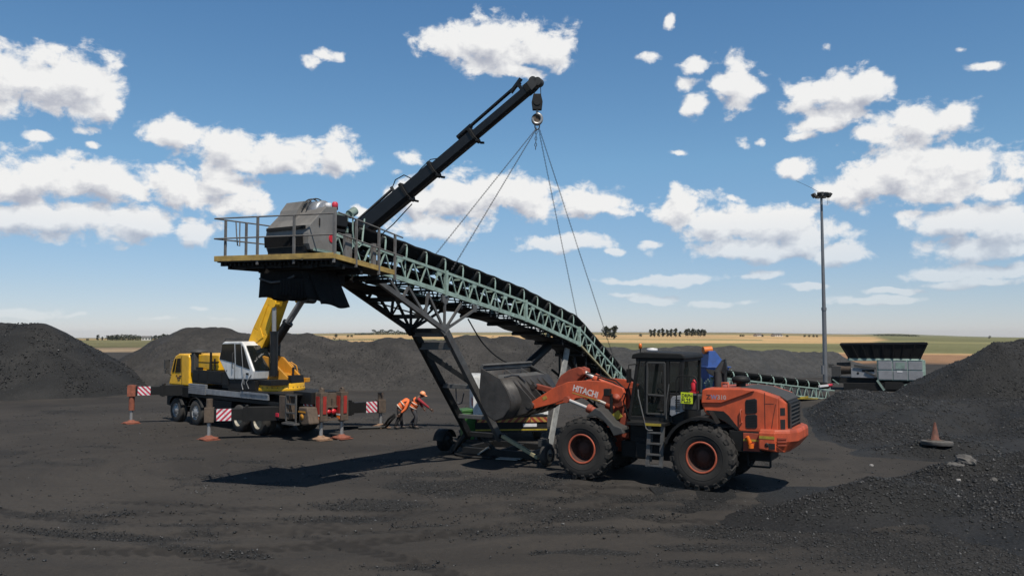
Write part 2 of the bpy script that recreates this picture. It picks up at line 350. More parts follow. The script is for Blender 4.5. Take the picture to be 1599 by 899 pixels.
mat('warn_yellow', (0.42, 0.31, 0.03), 0.55, var=0.25, dust=0.6)
mat('warn_orange', (0.70, 0.17, 0.02), 0.45, var=0.1, dust=0.3)
mat('green_plastic', (0.045, 0.15, 0.03), 0.5, var=0.2, dust=0.5)
mat('blue_paint', (0.045, 0.105, 0.33), 0.45, var=0.15, scale=4, dust=0.45)
mat('plank_pale', (0.34, 0.33, 0.30), 0.8, var=0.3, scale=7, dust=0.45)
mat('pale_yellow', (0.42, 0.37, 0.22), 0.65, var=0.25, scale=9, dust=0.5)
mat('galvanised', (0.20, 0.20, 0.205), 0.5, metal=0.4, var=0.15, scale=2)
mat('chain_steel', (0.075, 0.075, 0.08), 0.45, metal=0.7, var=0.3, scale=20)
mat('cable_black', (0.012, 0.012, 0.012), 0.6, var=0.2)
mat('cone_orange', (0.15, 0.05, 0.03), 0.7, var=0.3, scale=12, dust=0.7)
mat('skin', (0.10, 0.05, 0.032), 0.55, var=0.1)
mat('vest_orange', (0.85, 0.17, 0.045), 0.75, var=0.12, scale=14)
mat('vest_tape', (0.60, 0.52, 0.42), 0.5, var=0.2, scale=14)
mat('shirt_red', (0.30, 0.02, 0.03), 0.8, var=0.2, scale=14)
mat('trouser_black', (0.014, 0.014, 0.016), 0.85, var=0.3, scale=10)
mat('trouser_grey', (0.045, 0.045, 0.05), 0.85, var=0.3, scale=10)
mat('boot', (0.02, 0.017, 0.015), 0.7, var=0.3)
mat('helmet_orange', (0.85, 0.33, 0.15), 0.35, var=0.05)
mat('beacon_amber', (0.75, 0.16, 0.02), 0.25, var=0.02)
mat('concrete', (0.13, 0.12, 0.11), 0.9, var=0.3, scale=9, dust=0.5, bump=0.4, bscale=30)
mat('slot_black', (0.006, 0.006, 0.006), 0.8, var=0.0)
mat('seat_fabric', (0.02, 0.02, 0.022), 0.8, var=0.1)
mat('trunk_bark', (0.05, 0.042, 0.034), 0.9, var=0.3)
mat('building_white', (0.55, 0.52, 0.48), 0.8, var=0.1)
def glass(name, tint, alpha):
    m = bpy.data.materials.new(name); m.use_nodes = True; nt = m.node_tree; b = nt.nodes['Principled BSDF']
    b.inputs['Base Color'].default_value = (*tint, 1); b.inputs['Roughness'].default_value = 0.06; b.inputs['Alpha'].default_value = alpha
    MATS[name] = m; return m
glass('cab_glass', (0.012, 0.018, 0.016), 0.6)
glass('dark_glass', (0.008, 0.010, 0.010), 0.9)
def chevron_mat(name, c0, c1, period, w0=0.5, flip=1):
    m = bpy.data.materials.new(name); m.use_nodes = True; nt = m.node_tree; L = nt.links; b = nt.nodes['Principled BSDF']; N = nt.nodes.new
    tc = N('ShaderNodeTexCoord'); sx = N('ShaderNodeSeparateXYZ'); L.new(tc.outputs['UV'], sx.inputs[0])
    a = N('ShaderNodeMath'); a.operation = 'MULTIPLY_ADD'; a.inputs[1].default_value = flip; L.new(sx.outputs['Y'], a.inputs[0]); L.new(sx.outputs['X'], a.inputs[2])
    d = N('ShaderNodeMath'); d.operation = 'DIVIDE'; d.inputs[1].default_value = period; L.new(a.outputs[0], d.inputs[0])
    fr = N('ShaderNodeMath'); fr.operation = 'FRACT'; L.new(d.outputs[0], fr.inputs[0])
    gt = N('ShaderNodeMath'); gt.operation = 'GREATER_THAN'; gt.inputs[1].default_value = w0; L.new(fr.outputs[0], gt.inputs[0])
    n = N('ShaderNodeTexNoise'); n.inputs['Scale'].default_value = 7; n.inputs['Detail'].default_value = 5; L.new(tc.outputs['Object'], n.inputs['Vector'])
    mx = N('ShaderNodeMix'); mx.data_type = 'RGBA'; mx.inputs['A'].default_value = (*c0, 1); mx.inputs['B'].default_value = (*c1, 1); L.new(gt.outputs[0], mx.inputs['Factor'])
    mr = N('ShaderNodeMapRange'); mr.inputs['From Min'].default_value = 0.45; mr.inputs['From Max'].default_value = 0.8; mr.inputs['To Max'].default_value = 0.5; L.new(n.outputs['Fac'], mr.inputs['Value'])
    m2 = N('ShaderNodeMix'); m2.data_type = 'RGBA'; m2.inputs['B'].default_value = (*DUST, 1); L.new(mr.outputs[0], m2.inputs['Factor']); L.new(mx.outputs['Result'], m2.inputs['A'])
    L.new(m2.outputs['Result'], b.inputs['Base Color']); b.inputs['Roughness'].default_value = 0.5
    MATS[name] = m; return m
chevron_mat('chevron_red', (0.75, 0.73, 0.72), (0.55, 0.03, 0.07), 0.2, 0.5, -1)
chevron_mat('chevron_red_back', (0.75, 0.73, 0.72), (0.55, 0.03, 0.07), 0.2, 0.5, 1)
chevron_mat('chevron_amber', (0.45, 0.26, 0.06), (0.25, 0.04, 0.02), 0.24, 0.5, -1)
chevron_mat('chevron_amber_back', (0.45, 0.26, 0.06), (0.25, 0.04, 0.02), 0.24, 0.5, 1)
def plate(name, o, xd, yd, w, h, m, parent, t=0.006):
    """thin sign board with a UV in metres; o = lower left corner, facing xd cross yd"""
    X = V(xd).normalized(); Y = V(yd); Y = (Y - X * Y.dot(X)).normalized(); Z = X.cross(Y); o = V(o)
    lo = [o, o + X*w, o + X*w + Y*h, o + Y*h]; hi = [q + Z*t for q in lo]
    mb = MB(); mb.hexa(lo, hi); ob = mb.build(name, m, parent)
    me = ob.data; uv = me.uv_layers.new(name='UVMap')
    for li, lp in enumerate(me.loops):
        d = me.vertices[lp.vertex_index].co - o; uv.data[li].uv = (d.dot(X), d.dot(Y))
    return ob

# ------------------------------------------------------------------ ground, fields
def loose(x, y):
    """how much loose coal lies on the trodden yard, 0..1"""
    n = fbm(x * 0.35 + 3, y * 0.55, 4, 5)
    n2 = fbm(x * 1.3, y * 1.9 + 8, 3, 9)
    v = sstep(0.52, 0.72, n * 0.65 + n2 * 0.35) * 0.55
    def el(cx, cy, rx, ry, a, k=0.0):
        dx = x - cx; dy = y - cy; c, s = math.cos(k), math.sin(k); u = (dx*c + dy*s) / rx; w = (-dx*s + dy*c) / ry
        return a * np.clip(1.25 - (u*u + w*w) - (n2 - 0.5) * 1.6, 0, 1)
    for e in ((0.55, 15.1, 0.30, 0.22, 1.0), (1.25, 15.1, 0.70, 0.24, 1.0), (2.0, 15.0, 0.5, 0.16, .8), (-0.9, 21.5, 2.6, 1.6, .75), (-3.2, 19.3, 1.6, .7, .7), (1.6, 18.2, 2.2, .9, .6),
              (4.6, 16.6, 1.7, .7, .8), (6.2, 17.4, 1.6, .8, .9), (-8.0, 16.4, 2.8, .35, .7, -0.25), (-5.4, 15.2, 1.8, .3, .6, -0.3), (-1.7, 17.2, 1.0, .25, .6), (-4.0, 26.0, 1.4, .5, .5), (3.3, 14.4, 1.4, .3, .6), (-2.0, 14.2, 1.2, .2, .6), (0.6, 23.0, 2.2, .8, .55), (9.5, 15.2, 4.6, 2.6, .95), (6.2, 16.2, 2.2, .9, .7), (3.0, 20.0, 3.0, .6, .6), (4.5, 18.9, 2.5, .5, .6), (-2.5, 23.5, 1.8, .7, .6), (1.0, 16.8, 2.6, .5, .55), (-3.5, 17.8, 2.0, .4, .6), (3.8, 15.4, 1.6, .35, .6)):
        v = np.maximum(v, el(*e))
    return v
def far_slope(x, y):
    px = 800 + F_PX * x / np.maximum(y, 1e-3)
    ys = np.interp(px, [-200, 0, 90, 260, 330, 440, 600, 900, 1150, 1300, 1400, 1500, 1650, 2000], [526, 526, 526.2, 526.5, 524, 520.5, 518.3, 517.6, 518.3, 520.6, 522.0, 524.4, 526, 526])
    return (521 - ys) / F_PX
def track(x, y):
    """tyre tracks pressed into the yard: depth 0..1 with cleat prints"""
    z = np.zeros(x.shape)
    def lay(d, s, w, a):
        nonlocal z
        cle = .55 + .45 * np.sin((s + np.abs(d) * .9) * 2 * math.pi / .34)
        z = np.maximum(z, a * sstep(w, w * .72, np.abs(d)) * (.35 + .65 * cle) * (.55 + .9 * (fbm(x * .8, y * .8, 2, 77) - .25)))
    for cx, cy, r, a0, a1, w, a in ((-6.5, 26.2, 8.9, 2.2, 3.9, .28, .8), (-6.5, 26.2, 11.0, 2.1, 4.1, .28, .8), (-9.5, 30, 13.9, 2.3, 3.8, .3, .55), (-9.5, 30, 11.8, 2.3, 3.6, .3, .55),
                                (9.5, 34, 15.3, 2.5, 3.9, .3, .8), (9.5, 34, 17.4, 2.6, 3.8, .3, .8), (0, 60, 43.3, 2.6, 3.5, .26, .6), (0, 60, 41.4, 2.6, 3.5, .26, .6), (6.5, 40.5, 19.4, 2.75, 3.5, .3, 1.0), (-14, 2, 17.5, .35, 1.1, .27, .7), (-14, 2, 15.5, .4, 1.15, .27, .7)):
        d = np.hypot(x - cx, y - cy) - r; an = np.mod(np.arctan2(x - cx, y - cy), 2 * math.pi); m = sstep(a0, a0 + .15, an) * (1 - sstep(a1 - .15, a1, an)); zz = z; z = np.zeros(x.shape); lay(d, an * r, w, a); z = np.maximum(zz, z * m)
    return z
def build_ground():
    a = np.concatenate([np.arange(-180, -36, 4.0), np.arange(-36, 36, 0.14), np.arange(36, 180, 4.0)])
    r = [0.6]
    while r[-1] < 9000: r.append(r[-1] * (1.03 if r[-1] < 10 else 1.009 if r[-1] < 45 else 1.017 if r[-1] < 700 else 1.03))
    r = np.array(r); A, RR = np.meshgrid(np.radians(a), r)
    x = np.sin(A) * RR; y = np.cos(A) * RR
    z = (fbm(x * 0.5, y * 0.5, 4, 2) - 0.5) * 0.07 + (fbm(x * 0.09, y * 0.09, 2, 3) - 0.5) * 0.05
    # wheel ruts turning round the crane
    d = np.hypot(x + 6.5, y - 26.0); z += 0.022 * np.sin(d * 4.2 + 2.5 * fbm(x * .2, y * .2, 2, 4)) * sstep(7.5, 9, d) * (1 - sstep(13, 15, d)) * (y < 24)
    tk = np.where(RR < 45, track(x, y), 0.0); z -= tk * .04
    near = 1 - sstep(90, 150, RR); z *= near
    front = y > 1
    far = np.where(front, far_slope(x, y), -0.002) * np.maximum(RR - 260, 0)
    # low blue hills on the right horizon
    far = far + np.where(front, 6 * np.exp(-((x / np.maximum(y, 1) - 0.50) / 0.055) ** 2) * sstep(5200, 7000, RR) + 7 * np.exp(-((x / np.maximum(y, 1) - 0.455) / 0.03) ** 2) * sstep(6000, 7500, RR), 0)
    far = far + (fbm(x * .004, y * .004, 3, 6) - .5) * 1.6 * sstep(250, 600, RR)
    z = z + far
    n, k = x.shape
    me = bpy.data.meshes.new('ground')
    co = np.stack([x, y, z], -1).reshape(-1, 3); me.vertices.add(len(co)); me.vertices.foreach_set('co', co.ravel())
    i, j = np.meshgrid(np.arange(n - 1), np.arange(k), indexing='ij'); j2 = (j + 1) % k
    q = np.stack([i*k + j, i*k + j2, (i+1)*k + j2, (i+1)*k + j], -1)[:, :, ::-1].reshape(-1)
    nf = len(q) // 4; me.loops.add(len(q)); me.loops.foreach_set('vertex_index', q); me.polygons.add(nf)
    me.polygons.foreach_set('loop_start', np.arange(0, 4 * nf, 4)); me.polygons.foreach_set('loop_total', np.full(nf, 4)); me.update()
    me.polygons.foreach_set('use_smooth', np.ones(nf, bool))
    # land use
    D = RR; u = x / np.maximum(y, 1e-3); wob = (fbm(x * .012, y * .012, 3, 21) - .5) * 2
    col = np.zeros((n, k, 4)); 
    TAN = np.array([.47, .31, .15]); TAN2 = np.array([.50, .33, .17]); GRN = np.array([.145, .14, .062]); GRN2 = np.array([.18, .165, .075]); RED = np.array([.235, .135, .075]); SOIL = np.array([.27, .20, .13]); DKG = np.array([.07, .085, .045])
    c = np.tile(TAN, (n, k, 1))
    def put(mask, colr):
        nonlocal c
        c = c * (1 - mask[..., None]) + np.array(colr) * mask[..., None]
    Dw = D * (1 + .10 * wob)
    # right and middle: red grass, green strip, hay, far green
    put(1 - sstep(165, 190, Dw), RED); put(sstep(178, 192, Dw) * (1 - sstep(330, 380, Dw)), GRN)
    put(sstep(480, 500, Dw) * (1 - sstep(560, 575, Dw)) * (u < .3), GRN2 * 1.15); put(sstep(1200, 1400, Dw), GRN2); put(sstep(2300, 2700, Dw), TAN * .75); put(sstep(3600, 4000, Dw), DKG * 1.2)
    put(sstep(.43, .45, u + .02 * wob) * sstep(185, 200, Dw), GRN); put(sstep(.43, .45, u) * sstep(900, 1000, Dw), GRN * 1.1); put(sstep(.43, .45, u) * sstep(420, 430, Dw) * (1 - sstep(520, 530, Dw)), GRN2 * 1.2)
    # left: pale bank, then pasture
    lf = 1 - sstep(-.34, -.30, u)
    put(lf * (1 - sstep(255, 275, Dw)), SOIL * (0.8 + .5 * fbm(x * .08, y * .08, 3, 31))[..., None]); put(lf * sstep(262, 282, Dw) * (1 - sstep(1100, 1300, Dw)), GRN2 * .9); put(lf * sstep(1300, 1500, Dw) * (1 - sstep(1700, 1800, Dw)), TAN2)
    md = sstep(-.34, -.30, u) * (1 - sstep(-.06, 0.0, u)); put(md * sstep(185, 195, Dw) * (1 - sstep(260, 300, Dw)), TAN2 * np.array([1, .85, .8]))
    c = c * (0.62 + .76 * fbm(x * .03 + y * .01, y * .012, 5, 41))[..., None] * (0.86 + .28 * vnoise(x * .004 + 3, y * .02, 43))[..., None]
    edge = np.interp(u, [-1, -.55, -.40, -.30, -.05, .1, .33, .40, .45, 1], [190, 190, 190, 160, 140, 120, 112, 112, 120, 120])
    fm = sstep(0, 14, Dw - edge)
    col[..., :3] = c; col[..., 3] = fm
    at = me.color_attributes.new('zone', 'FLOAT_COLOR', 'POINT'); at.data.foreach_set('color', col.reshape(-1).astype(np.float32))
    lo = np.where(D < 60, loose(x, y), 0.0); la = me.attributes.new('loose', 'FLOAT', 'POINT'); la.data.foreach_set('value', lo.reshape(-1).astype(np.float32))
    ta = me.attributes.new('track', 'FLOAT', 'POINT'); ta.data.foreach_set('value', tk.reshape(-1).astype(np.float32))
    o = bpy.data.objects.new('ground', me); COL.objects.link(o); tag(o, 'trodden black coal yard running out to hay and pasture fields', 'ground', kind='structure')
    me.materials.append(ground_mat()); return o

def coal_nodes(nt, fine=1.0, tone=1.0, use_attr=True):
    """returns colour socket and height socket of coal ground"""
    N = nt.nodes.new; L = nt.links
    geo = N('ShaderNodeNewGeometry'); P = geo.outputs['Position']
    def noise(sc, det=4, rough=.6, vec=P, dist=0):
        n = N('ShaderNodeTexNoise'); n.inputs['Scale'].default_value = sc; n.inputs['Detail'].default_value = det; n.inputs['Roughness'].default_value = rough; n.inputs['Distortion'].default_value = dist
        L.new(vec, n.inputs['Vector']); return n.outputs['Fac']
    def rng_(v, a, b, c=0, d=1, sm=True):
        r = N('ShaderNodeMapRange'); r.interpolation_type = 'SMOOTHSTEP' if sm else 'LINEAR'
        r.inputs['From Min'].default_value = a; r.inputs['From Max'].default_value = b; r.inputs['To Min'].default_value = c; r.inputs['To Max'].default_value = d; L.new(v, r.inputs['Value']); return r.outputs[0]
    def mix(f, A, B, blend='MIX'):
        m = N('ShaderNodeMix'); m.data_type = 'RGBA'; m.blend_type = blend
        for s, v in (('Factor', f), ('A', A), ('B', B)):
            if isinstance(v, (tuple, float, int)): m.inputs[s].default_value = v
            else: L.new(v, m.inputs[s])
        return m.outputs['Result']
    def math_(op, a, b):
        m = N('ShaderNodeMath'); m.operation = op
        for i, v in enumerate((a, b)):
            if isinstance(v, (float, int)): m.inputs[i].default_value = v
            else: L.new(v, m.inputs[i])
        return m.outputs[0]
    return P, noise, rng_, mix, math_

def ground_mat():
    m = bpy.data.materials.new('yard_ground'); m.use_nodes = True; nt = m.node_tree; L = nt.links; b = nt.nodes['Principled BSDF']; N = nt.nodes.new
    P, noise, rng_, mix, math_ = coal_nodes(nt)
    # trodden colour with broad patches
    big = noise(0.16, 4, .6, dist=.6); c = mix(rng_(big, .35, .65), (.034, .0295, .0255, 1), (.054, .0465, .0395, 1))
    # drawn-out wheel marks turning round a centre
    sub = N('ShaderNodeVectorMath'); sub.operation = 'SUBTRACT'; sub.inputs[1].default_value = (-6.5, 26.0, 0); L.new(P, sub.inputs[0])
    ln = N('ShaderNodeVectorMath'); ln.operation = 'LENGTH'; L.new(sub.outputs[0], ln.inputs[0])
    sp = N('ShaderNodeSeparateXYZ'); L.new(sub.outputs[0], sp.inputs[0])
    at = math_('ARCTAN2', sp.outputs['X'], sp.outputs['Y'])
    cv = N('ShaderNodeCombineXYZ'); L.new(math_('MULTIPLY', ln.outputs['Value'], 2.2), cv.inputs[0]); L.new(math_('MULTIPLY', at, 1.3), cv.inputs[1])
    ring = noise(1.0, 5, .65, cv.outputs[0], .3); c = mix(math_('MULTIPLY', rng_(ring, .52, .72), .55), c, (.034, .030, .0265, 1))
    c = mix(math_('MULTIPLY', rng_(ring, .50, .30), .35), c, (.068, .0585, .050, 1))
    # straight east-west drag marks
    mp = N('ShaderNodeMapping'); mp.inputs['Scale'].default_value = (.22, 2.4, 1); mp.inputs['Rotation'].default_value = (0, 0, .12); L.new(P, mp.inputs['Vector'])
    st = noise(1.0, 5, .62, mp.outputs[0], .5); c = mix(math_('MULTIPLY', rng_(st, .53, .75), .5), c, (.031, .0275, .0245, 1))
    # grit
    g1 = noise(9, 5, .75); c = mix(rng_(g1, .3, .7), mix(.45, c, (.022, .021, .021, 1)), c)
    g2 = noise(38, 3, .8); c = mix(math_('MULTIPLY', rng_(g2, .56, .75), .6), c, (.02, .02, .02, 1)); c = mix(math_('MULTIPLY', rng_(g2, .42, .25), .4), c, (.10, .095, .09, 1))
    tr = N('ShaderNodeAttribute'); tr.attribute_name = 'track'; c = mix(math_('MULTIPLY', rng_(tr.outputs['Fac'], .12, .6), .75), c, (.017, .015, .0135, 1))
    # scattered crumbs, pale and black
    v2 = N('ShaderNodeTexVoronoi'); v2.inputs['Scale'].default_value = 7; L.new(P, v2.inputs['Vector']); sc = N('ShaderNodeSeparateColor'); L.new(v2.outputs['Color'], sc.inputs[0])
    cr_ = math_('MULTIPLY', rng_(v2.outputs['Distance'], .16, .08), rng_(sc.outputs[0], .72, .76, sm=False)); c = mix(math_('MULTIPLY', cr_, .8), c, (.014, .014, .014, 1))
    v3 = N('ShaderNodeTexVoronoi'); v3.inputs['Scale'].default_value = 23; L.new(P, v3.inputs['Vector']); s3 = N('ShaderNodeSeparateColor'); L.new(v3.outputs['Color'], s3.inputs[0])
    c = mix(math_('MULTIPLY', math_('MULTIPLY', rng_(v3.outputs['Distance'], .30, .15), rng_(s3.outputs[0], .62, .66, sm=False)), .75), c, (.018, .017, .017, 1)); c = mix(math_('MULTIPLY', math_('MULTIPLY', rng_(v3.outputs['Distance'], .22, .12), rng_(s3.outputs[1], .94, .96, sm=False)), .6), c, (.14, .135, .13, 1))
    # loose coal
    la = N('ShaderNodeAttribute'); la.attribute_name = 'loose'
    vo = N('ShaderNodeTexVoronoi'); vo.inputs['Scale'].default_value = 16; L.new(P, vo.inputs['Vector'])
    lc = mix(rng_(vo.outputs['Distance'], .1, .5), (.05, .049, .048, 1), (.012, .012, .012, 1))
    lf = rng_(math_('ADD', la.outputs['Fac'], math_('MULTIPLY', math_('SUBTRACT', g1, .5), .8)), .15, .75)
    c = mix(math_('MULTIPLY', lf, .75), c, lc)
    # land beyond the yard
    z = N('ShaderNodeAttribute'); z.attribute_name = 'zone'
    fn = noise(.35, 6, .7); fc = mix(rng_(fn, .3, .7), mix(1.0, z.outputs['Color'], (.72, .74, .7, 1), 'MULTIPLY'), mix(1.0, z.outputs['Color'], (1.15, 1.12, 1.1, 1), 'MULTIPLY'))
    c = mix(z.outputs['Alpha'], c, fc)
    L.new(c, b.inputs['Base Color']); b.inputs['Roughness'].default_value = .92; b.inputs['Specular IOR Level'].default_value = .25
    h = math_('ADD', math_('MULTIPLY', g1, 1.0), math_('ADD', math_('MULTIPLY', g2, .35), math_('MULTIPLY', math_('MULTIPLY', vo.outputs['Distance'], lf), -1.2)))
    h = math_('ADD', h, math_('MULTIPLY', ring, .8))
    bp = N('ShaderNodeBump'); bp.inputs['Strength'].default_value = .55; bp.inputs['Distance'].default_value = .05; L.new(h, bp.inputs['Height']); L.new(bp.outputs[0], b.inputs['Normal'])
    return m

def coal_mat(name, dark, pale, lump=5.0, spark=.12, bumpd=.12):
    m = bpy.data.materials.new(name); m.use_nodes = True; nt = m.node_tree; L = nt.links; b = nt.nodes['Principled BSDF']; N = nt.nodes.new
    P, noise, rng_, mix, math_ = coal_nodes(nt)
    n1 = noise(.35, 5, .65, dist=.8); c = mix(rng_(n1, .35, .68), (*dark, 1), (*pale, 1))
    n2 = noise(lump * .8, 5, .75); c = mix(rng_(n2, .3, .62), mix(.5, c, (.01, .01, .01, 1)), c)
    vo = N('ShaderNodeTexVoronoi'); vo.inputs['Scale'].default_value = lump; vo.inputs['Randomness'].default_value = 1; L.new(P, vo.inputs['Vector'])
    n3 = noise(lump * 3.2, 2, .8); c = mix(math_('MULTIPLY', rng_(n3, .62, .8), spark * 4), c, (.16, .155, .15, 1))
    # gullies run down the slope
    mp = N('ShaderNodeMapping'); mp.inputs['Scale'].default_value = (1.4, 1.4, .12); L.new(P, mp.inputs['Vector'])
    st = noise(1.0, 4, .6, mp.outputs[0]); c = mix(math_('MULTIPLY', rng_(st, .55, .75), .4), c, (.022, .022, .022, 1))
    L.new(c, b.inputs['Base Color']); b.inputs['Roughness'].default_value = .75; b.inputs['Specular IOR Level'].default_value = .35
    h = math_('ADD', math_('MULTIPLY', n2, 1.0), math_('ADD', math_('MULTIPLY', vo.outputs['Distance'], -.7), math_('MULTIPLY', st, .6)))
    bp = N('ShaderNodeBump'); bp.inputs['Strength'].default_value = .7; bp.inputs['Distance'].default_value = bumpd; L.new(h, bp.inputs['Height']); L.new(bp.outputs[0], b.inputs['Normal'])
    MATS[name] = m; return m
coal_mat('coal_stock', (.038, .0375, .037), (.060, .058, .056), 4.0, .10, .16)
coal_mat('coal_fines', (.028, .0258, .0240), (.052, .047, .043), 5.0, .06, .12)
coal_mat('coal_lumpy', (.011, .011, .011), (.025, .024, .023), 11.0, .14, .08)
coal_mat('coal_black', (.007, .007, .007), (.019, .018, .0175), 12.0, .12, .08)
build_ground()

# ------------------------------------------------------------------ coal heaps
def ridge_h(x, y, pts, slope, flat=.35):
    h = np.full(x.shape, -9.0)
    for (p, q) in zip(pts[:-1], pts[1:]) if len(pts) > 1 else [(pts[0], pts[0])]:
        dx, dy = q[0]-p[0], q[1]-p[1]; l2 = dx*dx + dy*dy
        t = np.clip(((x-p[0])*dx + (y-p[1])*dy) / l2, 0, 1) if l2 > 0 else np.zeros(x.shape)
        d = np.hypot(x - p[0] - t*dx, y - p[1] - t*dy); d = np.sqrt(d*d + flat*flat) - flat
        h = np.maximum(h, p[2] + t*(q[2]-p[2]) - slope*d)
    return h
def heap(name, hf, x0, x1, y0, y1, step, m, label, rough=.18, seed=50, nscale=.6, group='coal stockpiles around the yard'):
    xs = np.arange(x0, x1 + step, step); ys = np.arange(y0, y1 + step, step); x, y = np.meshgrid(xs, ys)
    def H(x, y):
        h = hf(x, y); n = (fbm(x*nscale, y*nscale, 5, seed) - .5) * 1.6 - (np.abs(fbm(x*nscale*.8 + 40, y*nscale*.45, 4, seed + 7) - .5) * 4 - .5) * .55
        return h + n * rough * sstep(-.3, .8, h) + (fbm(x*2.5, y*2.5, 3, seed+3) - .5) * rough * .45 * sstep(-.1, .3, h)
    z = np.maximum(H(x, y), -.25)
    n, k = x.shape; keep = z > -.2
    i, j = np.meshgrid(np.arange(n-1), np.arange(k-1), indexing='ij')
    ok = keep[:-1, :-1] | keep[1:, :-1] | keep[:-1, 1:] | keep[1:, 1:]
    q = np.stack([i*k+j, i*k+j+1, (i+1)*k+j+1, (i+1)*k+j], -1)[ok]
    used, inv = np.unique(q, return_inverse=True); q = inv.reshape(-1, 4)
    co = np.stack([x, y, z], -1).reshape(-1, 3)[used]
    o = np.array([(x0+x1)/2, (y0+y1)/2, 0]); me = bpy.data.meshes.new(name); me.from_pydata((co - o).tolist(), [], q.tolist())
    me.polygons.foreach_set('use_smooth', np.ones(len(q), bool)); me.materials.append(MATS[m])
    ob = bpy.data.objects.new(name, me); COL.objects.link(ob); ob.location = o
    tag(ob, label, 'coal heap', group); return H
def wp(px, py, Y):
    d = px_dir(px, py); t = Y / d.y; return (d.x*t, Y, CAM_H + d.z*t)
left_r = [(-44, 60, 4.2), (-37, 58, 4.5), (-33.6, 57, 4.62), (-32.6, 57, 4.6)]
heap('coal_heap', lambda x, y: ridge_h(x, y, left_r, .60, .9), -56, -22, 45, 70, .25, 'coal_lumpy', 'tall black coal heap at the left edge with clean steep slopes', .22, 51)
hump = [wp(285,516,64), wp(297,512.5,64), wp(325,510.5,64), wp(350,512.5,64), wp(372,520,64.5), wp(400,526,65)]
heap('coal_heap', lambda x, y: ridge_h(x, y, hump, .62, .8), -36, -12, 54, 76, .25, 'coal_fines', 'broad flat topped coal heap rising behind the yellow truck crane', .34, 61)
rb = [wp(372,523,64), wp(440,524.5,64), wp(466,524,64), wp(480,521,64), wp(497,525,64), wp(540,530,64), wp(600,531,64), wp(640,529.5,64), wp(682,531,65), wp(720,526,65), wp(790,525,66), wp(850,534,67)]
heap('coal_heap', lambda x, y: ridge_h(x, y, rb, .60, .6), -28, 12, 53, 78, .25, 'coal_fines', 'long grey coal ridge behind the crane boom and the conveyor legs', .42, 71)
rc = [wp(850,536,69), wp(900,537,70), wp(940,539,71), wp(985,545,72), wp(1040,540,74), wp(1085,540,75), wp(1112,546,75.5), wp(1141,540,76), wp(1165,546,77), wp(1200,547,78), wp(1250,549,80), wp(1300,549.5,82), wp(1316,556,82)]
heap('coal_heap', lambda x, y: ridge_h(x, y, rc, .58, .5), -2, 40, 60, 92, .3, 'coal_stock', 'far black coal ridge behind the loader cab and light mast', .34, 81)
lo_l = [(-44, 108, 1.6), (-34, 105, 2.1), (-29, 103, 2.4), (-26, 102, 1.6)]
heap('coal_heap', lambda x, y: ridge_h(x, y, lo_l, .45, .9), -56, -18, 94, 118, .4, 'coal_stock', 'low coal bank between the left heap and the flat topped heap', .25, 91)
right_pk = [(24.6, 42.0, 3.45), (26.0, 42.5, 3.6), (29, 41.5, 3.55), (36, 40, 3.7)]
def right_h(x, y):
    h = ridge_h(x, y, right_pk, .58, .35)
    shelf = 1.15 * sstep(26.5, 38.5, y + .5 * (fbm(x*.4, y*.4, 2, 33) - .5)) * sstep(0, 2.2, x - (9.2 + (y - 25) * .30)) * (1 - sstep(41, 46, y)) * (1 - .22 * sstep(16, 20, x))
    lane = 1 - .75 * np.exp(-((y - (31.5 + (x - 15) * .05)) / 1.1) ** 2) * sstep(15, 17, x) * (1 - sstep(22, 24, x))
    cone_m = .55 * np.exp(-((x - 14.1) / 2.0) ** 2 - ((y - 27.4) / 1.3) ** 2)
    low = .95 * sstep(24.0, 33, y) * sstep(16.5, 22, x) * (1 - sstep(39, 44, y))
    return np.maximum(np.maximum(h, shelf * lane - .03), np.maximum(cone_m, low) - .04) - .02
HR = heap('coal_heap', right_h, 6, 48, 22, 56, .17, 'coal_lumpy', 'big coal heap at the right edge spreading into a lumpy apron behind the loader', .2, 101, .7)
near_r = [(9.6, 20.2, .25), (11.0, 20.9, .7), (12.8, 21.3, 1.0), (15.5, 21.6, 1.25), (20, 21.2, 1.55), (26, 20, 1.7)]
def near_h(x, y):
    back = ridge_h(x, y, near_r, .48, .4)
    t = np.interp(x, [8, 9.6, 12.8, 15.5, 20, 26], [0.05, .22, .85, 1.1, 1.35, 1.5])
    front = t * sstep(11.0, 21.5, y + .35 * x - 3.5) * (y < 21.6)
    small = .7 * np.exp(-((x - 8.2) / 2.4) ** 2 - ((y - 18.7 - (x - 8) * .3) / .9) ** 2)
    return np.maximum(np.maximum(back, front), small) - .045
HN = heap('coal_heap', near_h, 3.5, 28, 12, 26, .11, 'coal_black', 'low lumpy coal heap filling the bottom right corner of the yard', .14, 111, 1.1)

